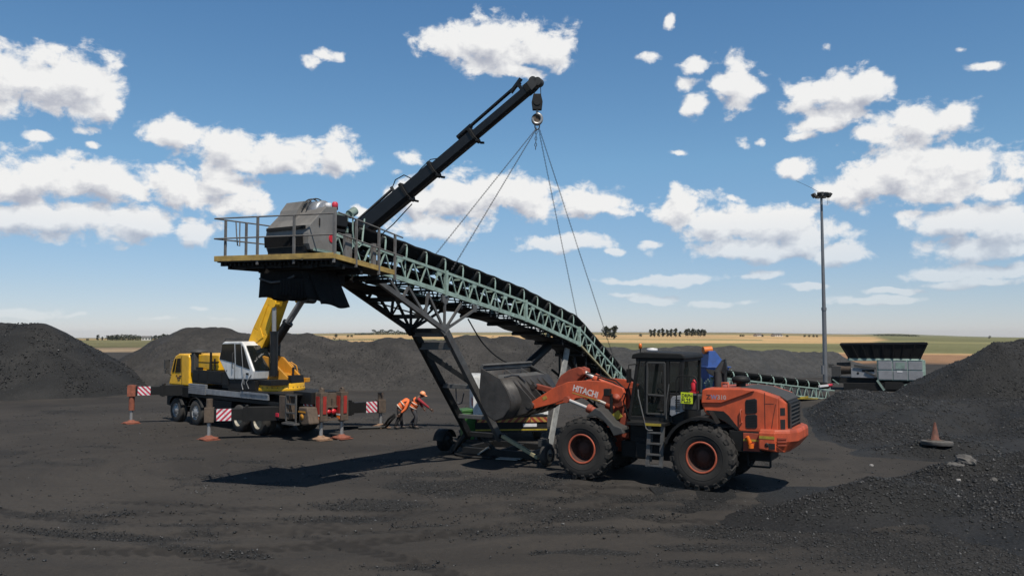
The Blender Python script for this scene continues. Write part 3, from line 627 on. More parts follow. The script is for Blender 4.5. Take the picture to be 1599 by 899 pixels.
# loose lumps: countless, one object for each spread
def lumps(name, cand, n, size, label, m, hfun=None, power=2.4):
    vs = []; fs = []; base = np.array([(1,0,0),(-1,0,0),(0,1,0),(0,-1,0),(0,0,1),(0,0,-1)], float); F = [(0,2,4),(2,1,4),(1,3,4),(3,0,4),(2,0,5),(1,2,5),(3,1,5),(0,3,5)]
    pts = cand(n); k = len(pts)
    s = size[0] + (size[1] - size[0]) * rng.random(k) ** power
    q = rng.normal(size=(k, 4)); q /= np.linalg.norm(q, axis=1)[:, None]; w, a, b, c = q.T
    Rm = np.stack([1-2*(b*b+c*c), 2*(a*b-c*w), 2*(a*c+b*w), 2*(a*b+c*w), 1-2*(a*a+c*c), 2*(b*c-a*w), 2*(a*c-b*w), 2*(b*c+a*w), 1-2*(a*a+b*b)], -1).reshape(k, 3, 3)
    loc = base[None] * (0.55 + .75 * rng.random((k, 6, 1))) + rng.normal(0, .22, (k, 6, 3))
    loc = np.einsum('kij,knj->kni', Rm, loc) * s[:, None, None] * np.array([1, 1, .75])
    co = (loc + pts[:, None, :] + np.array([0, 0, 1]) * (s * .25)[:, None, None]).reshape(-1, 3)
    fa = (np.array(F)[None] + (np.arange(k) * 6)[:, None, None]).reshape(-1)
    me = bpy.data.meshes.new(name); me.vertices.add(len(co)); me.vertices.foreach_set('co', co.ravel()); nf = len(fa)//3
    me.loops.add(len(fa)); me.loops.foreach_set('vertex_index', fa); me.polygons.add(nf); me.polygons.foreach_set('loop_start', np.arange(0, 3*nf, 3)); me.polygons.foreach_set('loop_total', np.full(nf, 3)); me.update(); me.validate()
    me.materials.append(m); o = bpy.data.objects.new(name, me); COL.objects.link(o); tag(o, label, 'coal lumps', kind='stuff'); return o
def lump_mat():
    m = bpy.data.materials.new('coal_lump'); m.use_nodes = True; nt = m.node_tree; L = nt.links; b = nt.nodes['Principled BSDF']; N = nt.nodes.new
    g = N('ShaderNodeNewGeometry'); r = N('ShaderNodeValToRGB'); e = r.color_ramp.elements
    e[0].position = 0; e[0].color = (.007, .007, .007, 1); e[1].position = 1; e[1].color = (.13, .125, .12, 1)
    for p, c in ((.6, (.018, .0175, .017, 1)), (.94, (.038, .037, .036, 1))):
        q = e.new(p); q.color = c
    L.new(g.outputs['Random Per Island'], r.inputs[0]); L.new(r.outputs[0], b.inputs['Base Color']); b.inputs['Roughness'].default_value = .5; return m
LM = lump_mat()
def cand_rect(x0, x1, y0, y1, dens, hf=None, mn=None):
    def f(n):
        x = x0 + (x1-x0) * rng.random(n*3); y = y0 + (y1-y0) * rng.random(n*3)
        d = dens(x, y); k = rng.random(n*3) < d; x, y = x[k][:n], y[k][:n]
        z = hf(x, y) if hf else (fbm(x*.5, y*.5, 4, 2) - .5)*.07 + (fbm(x*.09, y*.09, 2, 3) - .5)*.05
        if mn is not None:
            g = z > mn; x, y, z = x[g], y[g], z[g]
        return np.stack([x, y, z], -1)
    return f
lumps('coal_lumps', cand_rect(-11, 9, 12.5, 27, lambda x, y: loose(x, y) ** 1.3), 45000, (.005, .030), 'loose coal lumps strewn in patches over the trodden yard', LM, power=3.0)
lumps('coal_lumps', cand_rect(-24, 14, 12.5, 45, lambda x, y: .15 + .6 * loose(x, y)), 24000, (.006, .04), 'sparse coal crumbs lying all over the trodden yard', LM, power=3.6)
lumps('coal_lumps', cand_rect(4, 18, 12.6, 24, lambda x, y: sstep(-.02, .25, near_h(x, y)) * (.35 + .65 * fbm(x*.9, y*.9, 3, 7)), HN, -.02), 70000, (.005, .042), 'coal lumps lying on the low heap in the bottom right corner', LM, power=3.2)
lumps('coal_lumps', cand_rect(8, 32, 24, 46, lambda x, y: sstep(0, .2, right_h(x, y)) * (.25 + .75 * sstep(.4, .62, fbm(x*.35, y*.35, 3, 17))), HR, 0.0), 60000, (.006, .055), 'coal lumps lying on the apron and flank of the right hand heap', LM, power=2.6)
lumps('coal_lumps', cand_rect(-46, -24, 47, 60, lambda x, y: sstep(.05, .4, ridge_h(x, y, left_r, .60, .9)) * .6, lambda x, y: ridge_h(x, y, left_r, .60, .9), 0), 9000, (.015, .08), 'coal lumps lying on the flank of the left hand heap', LM, power=2.4)
lumps('coal_lumps', cand_rect(-26, 14, 56, 66, lambda x, y: sstep(.05, .4, ridge_h(x, y, rb, .60, .6)) * .6, lambda x, y: ridge_h(x, y, rb, .60, .6), 0), 5000, (.015, .06), 'coal lumps lying on the long ridge behind the crane', LM, power=2.6)

# ------------------------------------------------------------------ far trees, farm
def leaf_mat(name, c0, c1):
    m = bpy.data.materials.new(name); m.use_nodes = True; nt = m.node_tree; b = nt.nodes['Principled BSDF']; g = nt.nodes.new('ShaderNodeNewGeometry'); r = nt.nodes.new('ShaderNodeMix'); r.data_type = 'RGBA'
    r.inputs['A'].default_value = (*c0, 1); r.inputs['B'].default_value = (*c1, 1); nt.links.new(g.outputs['Random Per Island'], r.inputs['Factor']); nt.links.new(r.outputs['Result'], b.inputs['Base Color']); b.inputs['Roughness'].default_value = .8
    b.inputs['Specular IOR Level'].default_value = .2; MATS[name] = m; return m
leaf_mat('gum_leaf', (.030, .036, .024), (.075, .078, .050))
def crown_mesh(seed, w, h, n, clumps):
    r = random.Random(seed); mb = MB(); cs = []
    for i in range(clumps):
        t = r.random(); rad = w * (.25 + .75 * math.sin(math.pi * (.15 + .75 * t))) * .5
        a = r.random() * 6.28; d = rad * math.sqrt(r.random()); cs.append((math.cos(a)*d, math.sin(a)*d, h * (.16 + .78*t), w * (.18 + .16 * r.random())))
    for i in range(n):
        c = r.choice(cs); q = V(r.gauss(0,1), r.gauss(0,1), r.gauss(0,1)).normalized() * c[3] * (.4 + .6 * r.random()); p = V(c[0], c[1], c[2]) + q
        s = h * (.045 + .04 * r.random()); a = V(r.gauss(0,1), r.gauss(0,1), r.gauss(0,.6)).normalized(); bb = a.cross(V(r.gauss(0,1), r.gauss(0,1), r.gauss(0,1))).normalized()
        mb.add([p - a*s, p + bb*s*.7, p + a*s, p - bb*s*.7], [(0,1,2,3)])
    return mb
def make_tree(seed, w, h, n=520, clumps=18):
    t = empty('tree'); crown_mesh(seed, w, h, n, clumps).build('crown', M['gum_leaf'], t, recalc=False)
    r = random.Random(seed + 5); tb = MB(); tb.path([(0,0,-.3), (.05*w*r.uniform(-1,1), 0, h*.3), (.1*w*r.uniform(-1,1), .05*w, h*.72)], [h*.022, h*.017, h*.008], 7)
    for k in range(4):
        a = r.random()*6.28; z = h*r.uniform(.3,.55); tb.path([(0,0,z), (math.cos(a)*w*.14, math.sin(a)*w*.14, z+h*.12), (math.cos(a)*w*.26, math.sin(a)*w*.26, z+h*.25)], [h*.016, h*.011, h*.005], 5)
    tb.build('trunk', M['trunk_bark'], t); return t
def ground_z(x, y):
    D = math.hypot(x, y); return float(far_slope(np.array(x), np.array(y))) * max(D - 260, 0)
protos = [make_tree(3, 4.2, 6.0), make_tree(5, 3.2, 6.4), make_tree(9, 5.5, 5.2), make_tree(13, 4.6, 4.4)]
first = set()
def tree(px, D, hpx, kind, label, group, wide=1.0):
    d = px_dir(px, 520); x = d.x / d.y * D; s = hpx * D / F_PX / (6.0, 6.4, 5.2, 4.4)[kind]
    if kind in first: o = copy_tree(protos[kind])
    else: o = protos[kind]; first.add(kind)
    o.location = (x, D, ground_z(x, D) - .1); o.scale = (s*wide, s*wide, s); o.rotation_euler.z = px * 1.7
    tag(o, label, 'tree', group)
G1 = 'two gum trees beyond the conveyor tail'
tree(947, 560, 19, 0, 'leafy gum tree beyond the conveyor tail, shorter left one of a pair', G1, .95); tree(959, 555, 21, 1, 'leafy gum tree beyond the conveyor tail, taller right one of a pair', G1, 1.2)
G2 = 'row of gum trees above the loader'
for i, (px, h) in enumerate([(1016,12),(1022,13),(1029,12),(1035,14),(1042,12),(1048,13),(1055,14),(1062,9)]): tree(px, 760, h, 1, 'slim gum tree in the close row on the skyline over the loader cab', G2, .9)
for i, (px, h) in enumerate([(1074,13),(1082,13),(1091,12),(1098,12)]): tree(px, 750, h, 0, 'round gum tree at the right end of the skyline row over the loader cab', G2, 1.0)
G3 = 'farmyard trees on the left skyline'
for px, h in [(82,5),(90,5),(153,9),(160,6),(169,8),(176,8),(182,9)]: tree(px, 900, h, 1, 'small dark tree on the left skyline before the round wood', G3, .9)
for px, h in [(236,7),(243,8),(250,8),(256,10),(262,9)]: tree(px, 900, h, 0, 'round tree by the farm buildings on the left skyline', G3, 1.1)
for px, h, lb in [(524,6,'lone round bush tree on the hay field right of the crane boom'),(137,4,'tiny lone tree on the skyline right of the left heap'),(1000,5,'tiny lone tree between the pair and the skyline row'),(543,4,'tiny tree at the left end of the dark wood'),(549,4,'second tiny tree at the left end of the dark wood'),
                  (1156,4,'squat bush on the hay field, left one of a pair'),(1160,4,'squat bush on the hay field, right one of a pair'),(1191,4,'lone squat bush on the hay field left of the mast'),(1229,4,'squat bush on the hay field just left of the mast')]: tree(px, 800, h, 2, lb, 'single trees scattered over the fields', 1.0)
for px in (1256,1263,1270,1276): tree(px, 900, 4, 2, 'squat bush in the short row left of the light mast', 'short bush row by the mast', 1.0)
for p in range(4):
    if p not in first: bpy.data.objects.remove(protos[p]) if False else tree(1545, 1500, 4, p, 'small bush far off above the right heap', 'single trees scattered over the fields')
def wood(px0, px1, D, hpx, prof, label, seed):
    r = random.Random(seed); mb = MB(); n = 1500
    x0 = (px0-799.5)/F_PX*D; x1 = (px1-799.5)/F_PX*D; H = hpx*D/F_PX
    for i in range(n):
        t = r.random(); hh = H * prof(t) * (.8 + .2*math.sin(t*40 + seed)); z = hh * (1 - r.random()**1.6); x = x0 + (x1-x0)*t; y = D + r.uniform(-12, 12); s = H*.10*(.6+.8*r.random())
        a = V(r.gauss(0,1), r.gauss(0,1), r.gauss(0,1)).normalized(); b = a.cross(V(r.gauss(0,1), r.gauss(0,1), r.gauss(0,1))).normalized(); p = V(x, y, z + ground_z(x, D))
        mb.add([p - a*s, p + b*s*.8, p + a*s, p - b*s*.8], [(0,1,2,3)])
    o = mb.build('wood', M['gum_leaf'], recalc=False); tag(o, label, 'wood', kind='stuff')
wood(172, 225, 950, 9, lambda t: .55 + .45*math.sin(math.pi*min(1, .15+t*.8)), 'dense dark wood on the left skyline', 1)
wood(555, 645, 1500, 8, lambda t: (.25 if t < .3 else .95) * (1 if t < .75 else .6), 'dark wood on the skyline under the conveyor', 2)
wood(1366, 1432, 1800, 5, lambda t: .6, 'thin dark belt of trees on the skyline above the black hopper', 3)
def farm(px, D, w, h, label):
    x = (px-799.5)/F_PX*D; o = empty('farm_building', (x, D, ground_z(x, D) - .2), .3)
    MB().box(-w/2, w/2, -4, 4, 0, h).build('wall', M['building_white'], o)
    MB().prism([(-4.4, h), (4.4, h), (0, h*1.5)], -w/2-.3, w/2+.3, 'x').build('roof', M['rail_grey'], o)
    m = MB()
    for k in range(3): m.box(-w/2 + w*(k+.3)/3, -w/2 + w*(k+.7)/3, -4.06, -4.0, h*.3, h*.75)
    m.build('window', M['dark_glass'], o); tag(o, label, 'farm building', 'farm buildings on the skyline')
farm(230, 880, 9, 3.2, 'pale farm building beside trees on the left skyline'); farm(1212, 950, 10, 2.2, 'long pale shed on the hay field left of the mast'); farm(1183, 950, 7, 2.0, 'small pale shed on the hay field above the loader hood')

# ------------------------------------------------------------------ the air over the fields
def build_haze():
    mb = MB(); mb.box(-6500, 6500, -300, 8600, -45, 30); o = mb.build('haze', [], None); m = bpy.data.materials.new('haze_air'); m.use_nodes = True; nt = m.node_tree; nt.nodes.clear()
    out = nt.nodes.new('ShaderNodeOutputMaterial'); v = nt.nodes.new('ShaderNodeVolumePrincipled'); v.inputs['Color'].default_value = (.93, .96, 1.0, 1); v.inputs['Density'].default_value = HAZE; v.inputs['Anisotropy'].default_value = .2
    nt.links.new(v.outputs[0], out.inputs['Volume']); o.data.materials.append(m); tag(o, kind='stuff')
HAZE = 0.00004
build_haze()

# ------------------------------------------------------------------ mobile belt conveyor, head end held up by the crane
CX = [-12.6, -4.45, -0.6, 3.8, 9.3]; CZ = [-0.05, 4.09, 4.95, 5.64, 6.43]
def zt(x): return float(np.interp(x, CX, CZ))
CVO = (-0.4, 27.3, 0.0); CVA = math.atan2(-0.85, -0.53)
def cvw(x, y, z):
    return V(CVO[0] + math.cos(CVA)*x - math.sin(CVA)*y, CVO[1] + math.sin(CVA)*x + math.cos(CVA)*y, z)
def chord_pts(x0, x1, dz, y):
    xs = sorted(set([x0, x1] + [c for c in CX if x0 < c < x1])); return [(x, y, zt(x) + dz) for x in xs]
def build_conveyor():
    t = empty('belt_conveyor', CVO, CVA)
    tag(t, 'long mint green lattice belt conveyor with grey head box, hanging from the crane chains', 'conveyor')
    XE = -11.7; XH = 8.9
    for y, s in ((0.62, 1), (-0.62, -1)):
        mb = MB()
        for a, b in zip(chord_pts(XE, XH, 0, y)[:-1], chord_pts(XE, XH, 0, y)[1:]): mb.bar(a, b, .055, .075)
        bp = chord_pts(XE, XH, -.57, y)
        for a, b in zip(bp[:-1], bp[1:]):
            steep = b[0] <= -4.4
            mb.bar(a, b, .07 if steep else .08, .06 if steep else .12, m=1 if steep else 0)
        # lattice: a V under every idler
        x = 8.2; k = 0
        while x > XE + .5:
            mb.bar((x, y, zt(x) - .02), (x + .27, y, zt(x + .27) - .55), .035); mb.bar((x, y, zt(x) - .02), (x - .27, y, zt(x - .27) - .55), .035)
            if k % 3 == 1: mb.box(x - .10, x + .10, y - .02, y + .02, zt(x) - .15, zt(x) - .02)
            x -= .58 if x > 0 else .55; k += 1
        for px in (8.7, 3.83, -.58, -4.4, -8.0, -11.5): mb.bar((px, y + s*.02, zt(px) + .06), (px, y + s*.02, zt(px) - .66), .10, .10)
        for px in (7.0, 5.6, 2.6, 1.2, -1.8, -3.0): mb.bar((px, y - s*.03, zt(px)), (px, y - s*.03, zt(px) - .56), .03)
        mb.build('truss', [M['mint_paint'], M['pale_yellow']], t)
    # cross members between the two trusses
    mb = MB(); x = 8.0
    while x > XE:
        mb.bar((x, -.6, zt(x) - .58), (x, .6, zt(x) - .58), .06); mb.bar((x, -.6, zt(x) - .58), (x - .8, .6, zt(x - .8) - .58), .035); x -= .95
    mb.build('cross_brace', M['black_steel'], t)
    # belts
    def belt(x0, x1, prof, dz):
        xs = np.arange(x0, x1, .22); return [[(x, y, zt(x) + z + dz + .012*math.sin(x*7.1)*(abs(y) > .3)) for (y, z) in prof] for x in xs]
    mb = MB(); mb.grid(belt(-11.4, 8.45, [(-.54, .47), (-.5, .40), (-.36, .24), (-.2, .10), (0, .07), (.2, .10), (.36, .24), (.5, .40), (.54, .47)], 0)); mb.build('carrying_belt', M['belt_rubber'], t, solid=.016)
    mb = MB()
    def rz(x): return -.74 - .05*math.sin(x*2.03)**2 - .16*min(1, max(0, (x-2.5)/3))
    xs = np.arange(-10.8, 9.0, .25); mb.grid([[(x, y, zt(x) + rz(x) + .02*math.sin(x*5 + y*3)) for y in (-.5, -.25, 0, .25, .5)] for x in xs]); mb.grid([[(x, y, zt(x) - .25 - .03*math.sin(x*2.2)) for y in (-.52, 0, .52)] for x in xs]); mb.build('return_belt', M['belt_rubber'], t, solid=.03)
    x = 7.6
    while x > -10.5:
        mb = MB(); mb.tube((x, -.58, zt(x) + rz(x) - .06), (x, .58, zt(x) + rz(x) - .06), .055, n=8)
        for y in (-.55, .55): mb.bar((x, y, zt(x) - .58), (x, y, zt(x) + rz(x) - .1), .03, .05)
        mb.build('return_roller', M['black_steel'], t); x -= 1.55
    mb = MB()
    for y in (-.57, .57): mb.path([(x, y, zt(x) - .60) for x in np.arange(-10, 8, .6)], .018, 5)
    mb.path([(x, .60, zt(x) - .30 - .03*math.sin(x*3)) for x in np.arange(-9, 8, .35)], .014, 5); mb.build('control_cable', M['cable_black'], t)
    # troughing idlers
    def idler():
        m1 = MB(); m2 = MB()
        for s in (1, -1):
            pts = [(0.02, s*.62, -.02), (.02, s*.625, .12), (.0, s*.60, .28), (-.03, s*.555, .385), (-.02, s*.50, .43)]
            for a, b in zip(pts[:-1], pts[1:]): m1.bar(a, b, .05, .016, up=(0, s*1, 0))
            m2.tube((.02, s*.545, .395), (.02, s*.20, .035), .068, n=10)
        m1.bar((.02, -.62, -.03), (.02, .62, -.03), .05); m2.tube((.02, -.18, 0), (.02, .18, 0), .062, n=10)
        return m1, m2
    x = 7.32; first = None
    while x > -11:
        if first is None:
            m1, m2 = idler(); o = m1.build('idler', M['mint_paint'], t); m2.build('roller', M['dark_grey'], o); first = o
        else: o = copy_tree(first, t)
        o.location = (x, 0, zt(x)); o.rotation_euler.y = -math.atan((zt(x + .2) - zt(x - .2)) / .4)
        x -= .87 if x > -4.4 else .80
    # head box
    prof = [(9.30,5.84),(9.36,5.98),(9.36,6.22),(9.33,6.42),(8.82,6.90),(8.45,6.93),(8.45,5.80)]
    mb = MB(); mb.prism(prof, -.72, .72)
    hb = mb.build('head_guard', M['head_grey'], t, bevel=.015)
    mb = MB(); mb.box(9.345, 9.40, -.66, .60, 6.335, 6.405); mb.build('vent_slot', M['slot_black'], hb)
    mb = MB(); mb.prism([(9.365, 5.95), (9.385, 6.20), (9.40, 6.20), (9.38, 5.95)], -.73, .55); mb.build('rubber_apron', M['flap_rubber'], hb)
    mb = MB(); mb.prism([(9.20, 5.62), (9.34, 5.62), (9.34, 5.93), (9.20, 5.93)], -.66, .60); mb.build('head_skirt', M['black_steel'], hb)
    mb = MB(); mb.prism([(9.2,6.45),(9.05,6.85),(8.86,7.08),(8.62,7.12),(8.45,7.0),(8.45,6.45)], -.56, .02); mb.build('pulley_hood', M['head_grey'], hb)
    mb = MB(); mb.lathe([(.0, .13), (.30, .13), (.30, .44), (.25, .48), (0, .48)], (8.58, -.02, 6.80), 'y', 26); mb.build('drive_drum', M['aluminium'], hb)
    mb = MB(); mb.path([(8.6 + .36*math.cos(a), .06, 6.80 + .36*math.sin(a)) for a in np.arange(.2, 3.0, .25)], .016, 6); mb.path([(8.6 + .36*math.cos(a), .2, 6.80 + .36*math.sin(a)) for a in np.arange(.2, 3.0, .25)], .016, 6)
    for a in (1.0, 1.6, 2.2): mb.bar((8.6 + .36*math.cos(a), .06, 6.80 + .36*math.sin(a)), (8.6 + .36*math.cos(a), .2, 6.80 + .36*math.sin(a)), .02)
    mb.build('guard_hoop', M['dark_grey'], hb)
    mb = MB(); mb.lathe([(0, 0), (.10, 0), (.10, .012), (0, .012)], (8.62, .722, 6.16), 'y', 24, smooth=False); mb.build('emergency_sign', M['red_bright'], hb)
    mb = MB(); mb.box(9.02, 9.05, .722, .74, 6.42, 6.60); mb.build('handle', M['slot_black'], hb)
    mb = MB(); mb.prism([(8.38,5.75),(8.52,5.75),(8.60,6.35),(8.46,6.40),(8.40,6.05)], .66, .70); mb.prism([(8.2,5.78),(9.1,5.82),(9.1,5.90),(8.2,5.86)], .64, .72); mb.build('side_plate', M['mint_paint'], t, bevel=.01)
    hb.location.x = -.12
    # drive motor and lamp behind the box
    mb = MB(); mb.box(7.85, 8.25, .15, .62, 6.50, 6.78); mb.box(7.9, 8.2, .2, .6, 6.36, 6.44); mb.build('drive_motor', M['black_steel'], t, bevel=.02)
    mb = MB(); mb.box(7.55, 8.35, .40, .48, 6.78, 6.86); mb.bar((7.7, .45, 6.4), (7.7, .45, 6.9), .05); mb.bar((8.3, .45, 6.3), (8.3, .45, 6.85), .05); mb.tube((7.62,.45,6.86),(7.42,.45,6.98),.11,n=12); mb.build('motor_frame', M['mint_worn'], t)
    mb = MB(); mb.lathe([(0, 0), (.075, 0), (.075, .15), (.05, .19), (0, .19)], (8.2, .52, 6.90), 'z', 16); mb.build('warning_lamp', M['sign_red'], t)
    mb = MB(); mb.lathe([(0, 0), (.07, 0), (.07, .13), (0, .13)], (8.42, .52, 6.90), 'z', 16); mb.build('lamp_socket', M['sign_white'], t)
    # walkway round the head
    Z = 5.63
    outl = [(9.15, 1.40), (9.96, -1.55), (7.4, -1.55), (7.4, -.70), (9.34, -.70), (9.40, .68), (8.2, .72), (8.2, 1.40)]
    mb = MB(); mb.prism(outl, Z - .05, Z, 'z'); mb.build('deck_plate', M['dark_grey'], t)
    mb = MB(); mb.hexa([(9.0,.72,5.66),(9.0,1.40,5.66),(7.1,1.40,5.36),(7.1,.72,5.36)], [(9.0,.72,5.70),(9.0,1.40,5.70),(7.1,1.40,5.40),(7.1,.72,5.40)]); mb.build('walkway_plate', M['dark_grey'], t)
    mb = MB(); mb.bar((9.16, 1.43, Z+.04), (10.0, -1.6, Z+.04), .05, .13); mb.bar((9.17, 1.43, Z + .03), (7.05, 1.43, 5.41), .05, .12); mb.bar((10.0, -1.58, Z+.04), (7.4, -1.58, Z+.04), .05, .13); mb.build('toe_board', M['ochre_edge'], t, bevel=.006)
    mb = MB()
    for i in range(7):
        f = i/6; p = V(9.0,1.3,0).lerp(V(9.75,-1.4,0), f); mb.bar((p.x, p.y, Z-.13), (p.x-.9, p.y, Z-.13), .06, .14)
    mb.bar((8.9, 1.3, Z-.1), (9.65, -1.35, Z-.1), .1, .18); mb.bar((8.2, 1.2, Z-.16), (8.9, -1.3, Z-.16), .1, .16)
    for x in (8.8, 8.2, 7.6, 7.15): mb.bar((x, .6, zt(x)-.92), (x, 1.4, zt(x)-.92), .07, .1)
    for k in range(26):
        f = k/25; p = V(9.02,1.36,0).lerp(V(9.86,-1.5,0), f); mb.box(p.x-.05, p.x+.02, p.y-.03, p.y+.03, Z-.13, Z-.05)
    mb.build('deck_beam', M['black_steel'], t)
    # handrails
    def rail(pts, posts, flat=False):
        mb = MB()
        for h in (1.0, .52): mb.path([(x, y, z + h) for (x, y, z) in pts], .019, 6)
        for (x, y, z) in posts: mb.bar((x, y, z - .12), (x, y, z + 1.0), .065, .035, up=(1,0,0))
        return mb
    c0 = V(9.15,1.42,Z); c1 = V(9.98,-1.57,Z)
    rail([c1 + (c1 - c0)*.02, c0.lerp(c1,.35), c0], [c0.lerp(c1, f) for f in (.0, .33, .64)]).build('handrail', M['rail_grey'], t)
    rail([c1 + (c1 - c0)*.02, (8.7, -1.57, Z), (7.4, -1.57, Z)], [(9.72,-1.57,Z), (9.1,-1.57,Z), (7.6,-1.57,Z)]).build('handrail', M['rail_grey'], t)
    ww = lambda x: (x, 1.45, 5.36 + (x - 7.1)*.155)
    rail([ww(9.05), ww(8.0), ww(6.75)], [ww(8.45), ww(7.65), ww(7.05)]).build('handrail', M['rail_grey'], t)
    rail([(8.1,-.9,5.6), (7.0,-.9,5.42)], [(7.9,-.9,5.6),(7.4,-.9,5.5),(7.0,-.9,5.42)]).build('handrail', M['rail_grey'], t)
    mb = MB(); mb.path([(9.4,-1.45,6.62),(9.4,-1.45,6.3),(9.42,-1.42,6.02),(9.5,-1.4,6.02),(9.52,-1.42,6.3),(9.52,-1.45,6.62)], .015, 6); mb.build('safety_chain', M['rail_grey'], t)
    mb = MB(); mb.path([(8.55,1.43,6.66),(8.55,1.43,6.3),(8.5,1.43,6.0),(8.35,1.43,5.92),(8.22,1.43,6.02),(8.15,1.43,6.62)], .02, 6); mb.build('gate_hoop', M['mint_paint'], t)
    for x, w in ((8.62, .22), (7.72, .12)): MB().box(x - w/2, x + w/2, 1.30, 1.38, ww(x)[2] - .02, ww(x)[2] + .62).build('kick_plate', M['rail_grey'], t)
    # rubber curtain under the head
    def curtain(p0, p1, z0, z1, amp, waves, lean=(0,0), n=26, flare=0):
        P = []
        for i in range(9):
            f = i/8; row = []
            for j in range(n):
                u = j/(n-1); x = p0[0] + (p1[0]-p0[0])*u + lean[0]*f; y = p0[1] + (p1[1]-p0[1])*u + lean[1]*f + flare*f*(u-.5)
                row.append((x + amp*f*math.sin(u*waves*6.283 + f), y, z0 + (z1-z0)*f + .05*math.sin(u*5+1)*f))
            P.append(row)
        return P
    mb = MB(); mb.grid(curtain((9.2,-.92), (8.9,.42), 5.55, 4.72, .05, 3)); mb.grid(curtain((8.9,.42), (8.35,.50), 5.50, 4.80, .05, 2, (-.1,.1)))
    mb.grid(curtain((8.95,.36), (8.35,.66), 5.48, 4.55, .03, 1.5, (-.15,.36))); mb.grid(curtain((9.2,-.92), (8.3,-.92), 5.5, 4.75, .04, 2)); mb.grid(curtain((9.02,.22), (8.55,.62), 5.5, 4.66, .03, 1.2, (-.05,.22))); mb.grid(curtain((9.23,-.2), (8.93,.40), 5.2, 4.76, .035, 9, n=60))
    mb.build('rubber_curtain', M['flap_rubber'], t, solid=.018)
    mb = MB(); mb.path([(9.24,-.9,5.22),(9.2,-.55,5.12),(9.14,-.2,5.14),(9.08,.1,5.26)], .03, 6); mb.build('curtain_strip', M['frame_grey'], t)
    mb = MB(); mb.box(8.2, 9.15, -.85, .75, 5.40, 5.60); mb.box(7.9, 8.5, -.6, .6, 5.1, 5.5); mb.tube((8.0,.55,5.55),(8.0,.85,5.55),.14,n=14); mb.build('chute_frame', M['black_steel'], t, bevel=.02)
    mb = MB(); mb.tube((7.95,.84,5.60),(7.7,1.05,5.60),.08,n=12); mb.tube((7.95,.84,5.40),(7.72,1.0,5.40),.07,n=12); mb.build('tension_nut', M['rust_brown'], t)
    # support under the middle
    for y in (.62, -.60):
        mb = MB(); mb.bar((3.87, y, 4.0), (6.85, y, 5.30), .11, .13)
        for a, b in (((3.87,4.0),(2.36,4.62)), ((3.87,4.0),(3.86,4.95)), ((3.87,4.0),(3.05,4.78)), ((3.87,4.0),(4.65,5.02)), ((4.75,4.38),(4.65,5.02)), ((4.75,4.38),(5.5,5.15)), ((5.75,4.82),(5.5,5.15)), ((5.75,4.82),(6.2,5.25))):
            mb.bar((a[0], y, a[1]), (b[0], y, b[1]), .055, .07)
        mb.prism([(3.70,4.95),(4.02,5.0),(3.98,4.80),(3.86,4.72),(3.74,4.78)], y-.03, y+.03); mb.prism([(2.25,4.74),(2.5,4.78),(2.45,4.55),(2.3,4.55)], y-.03, y+.03); mb.prism([(3.7,4.16),(3.95,4.2),(4.1,4.0),(3.9,3.84),(3.7,3.9)], y-.04, y+.04)
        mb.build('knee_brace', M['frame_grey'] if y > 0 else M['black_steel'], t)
    mb = MB()
    for x, z in ((3.85, 4.0), (4.75, 4.38), (5.75, 4.82)): mb.bar((x, -.6, z), (x, .6, z), .09, .12)
    mb.bar((3.85,-.6,4.0),(3.9,.6,4.9),.05); mb.bar((3.85,.6,4.0),(3.9,-.6,4.9),.05); mb.bar((4.75,-.6,4.38),(5.75,.6,4.82),.04); mb.bar((4.75,.6,4.38),(5.75,-.6,4.82),.04)
    mb.build('tie_bar', M['black_steel'], t)
    NL = lambda f: V(3.80,.60,3.98).lerp(V(.50,.30,.62), f); FL = lambda f: V(3.76,-.57,3.98).lerp(V(.50,-.88,.62), f)
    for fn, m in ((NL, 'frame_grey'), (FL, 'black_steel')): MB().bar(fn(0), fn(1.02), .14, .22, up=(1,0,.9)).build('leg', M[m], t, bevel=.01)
    mb = MB()
    for f, h in ((.02,.2),(.13,.22),(.50,.12),(.80,.12)): mb.bar(FL(f), NL(f), .2, h)
    mb.build('leg_rung', M['frame_grey'], t, bevel=.008)
    mb = MB(); mb.bar(FL(.18), NL(.46), .16, .06, up=(1,0,.9))
    for k in range(7):
        p = FL(.18).lerp(NL(.46), .15 + k*.11); mb.bar(p + V(0,0,-.02), p + V(.05,.0,.12), .03)
    mb.build('leg_ladder', M['dark_grey'], t)
    mb = MB(); q = FL(.5); mb.path([q + V(0,.5,-.06), q + V(0,.52,-.4), q + V(0,.6,-.55), q + V(0,.72,-.5), q + V(0,.80,-.2)], .02, 6); mb.build('hanging_chain', M['chain_steel'], t)
    # base frame
    mb = MB(); mb.bar((.5,-1.05,.13),(.5,1.80,.13),.22,.2); mb.bar((.5,-.95,.66),(.5,.5,.66),.2,.14); mb.bar((.5,-.9,.72),(.5,-1.5,.08),.16,.14); mb.bar((.5,-1.5,.12),(.5,-1.55,-.02),.1); mb.bar((.5,-.4,.6),(.5,.2,.15),.1); mb.bar((-.9,-.8,.2),(-.9,1.4,.2),.16,.2)
    for y in (-1.0, .4, 1.5): mb.bar((.5,y,.16),(-.9,y*.9,.2),.14,.16)
    mb.path([(.4,-1.5,.1),(.9,-1.1,.03),(1.2,-.4,.02),(.9,.3,.02)], .04, 6)
    mb.build('base_frame', M['black_steel'], t, bevel=.008)
    MB().bar((.55,.45,.68),(.62,1.82,.10),.12,.10).build('axle_strut', M['pale_yellow'], t, bevel=.006)
    mb = MB()
    for k, (a, b) in enumerate((((.75,-.35,.06),(.55,-.05,.30)), ((.8,.5,.03),(.7,1.25,.04)), ((.95,.5,.02),(.85,1.2,.03)))): mb.bar(a, b, .16, .03)
    mb.build('foot_board', M['plank_pale'], t)
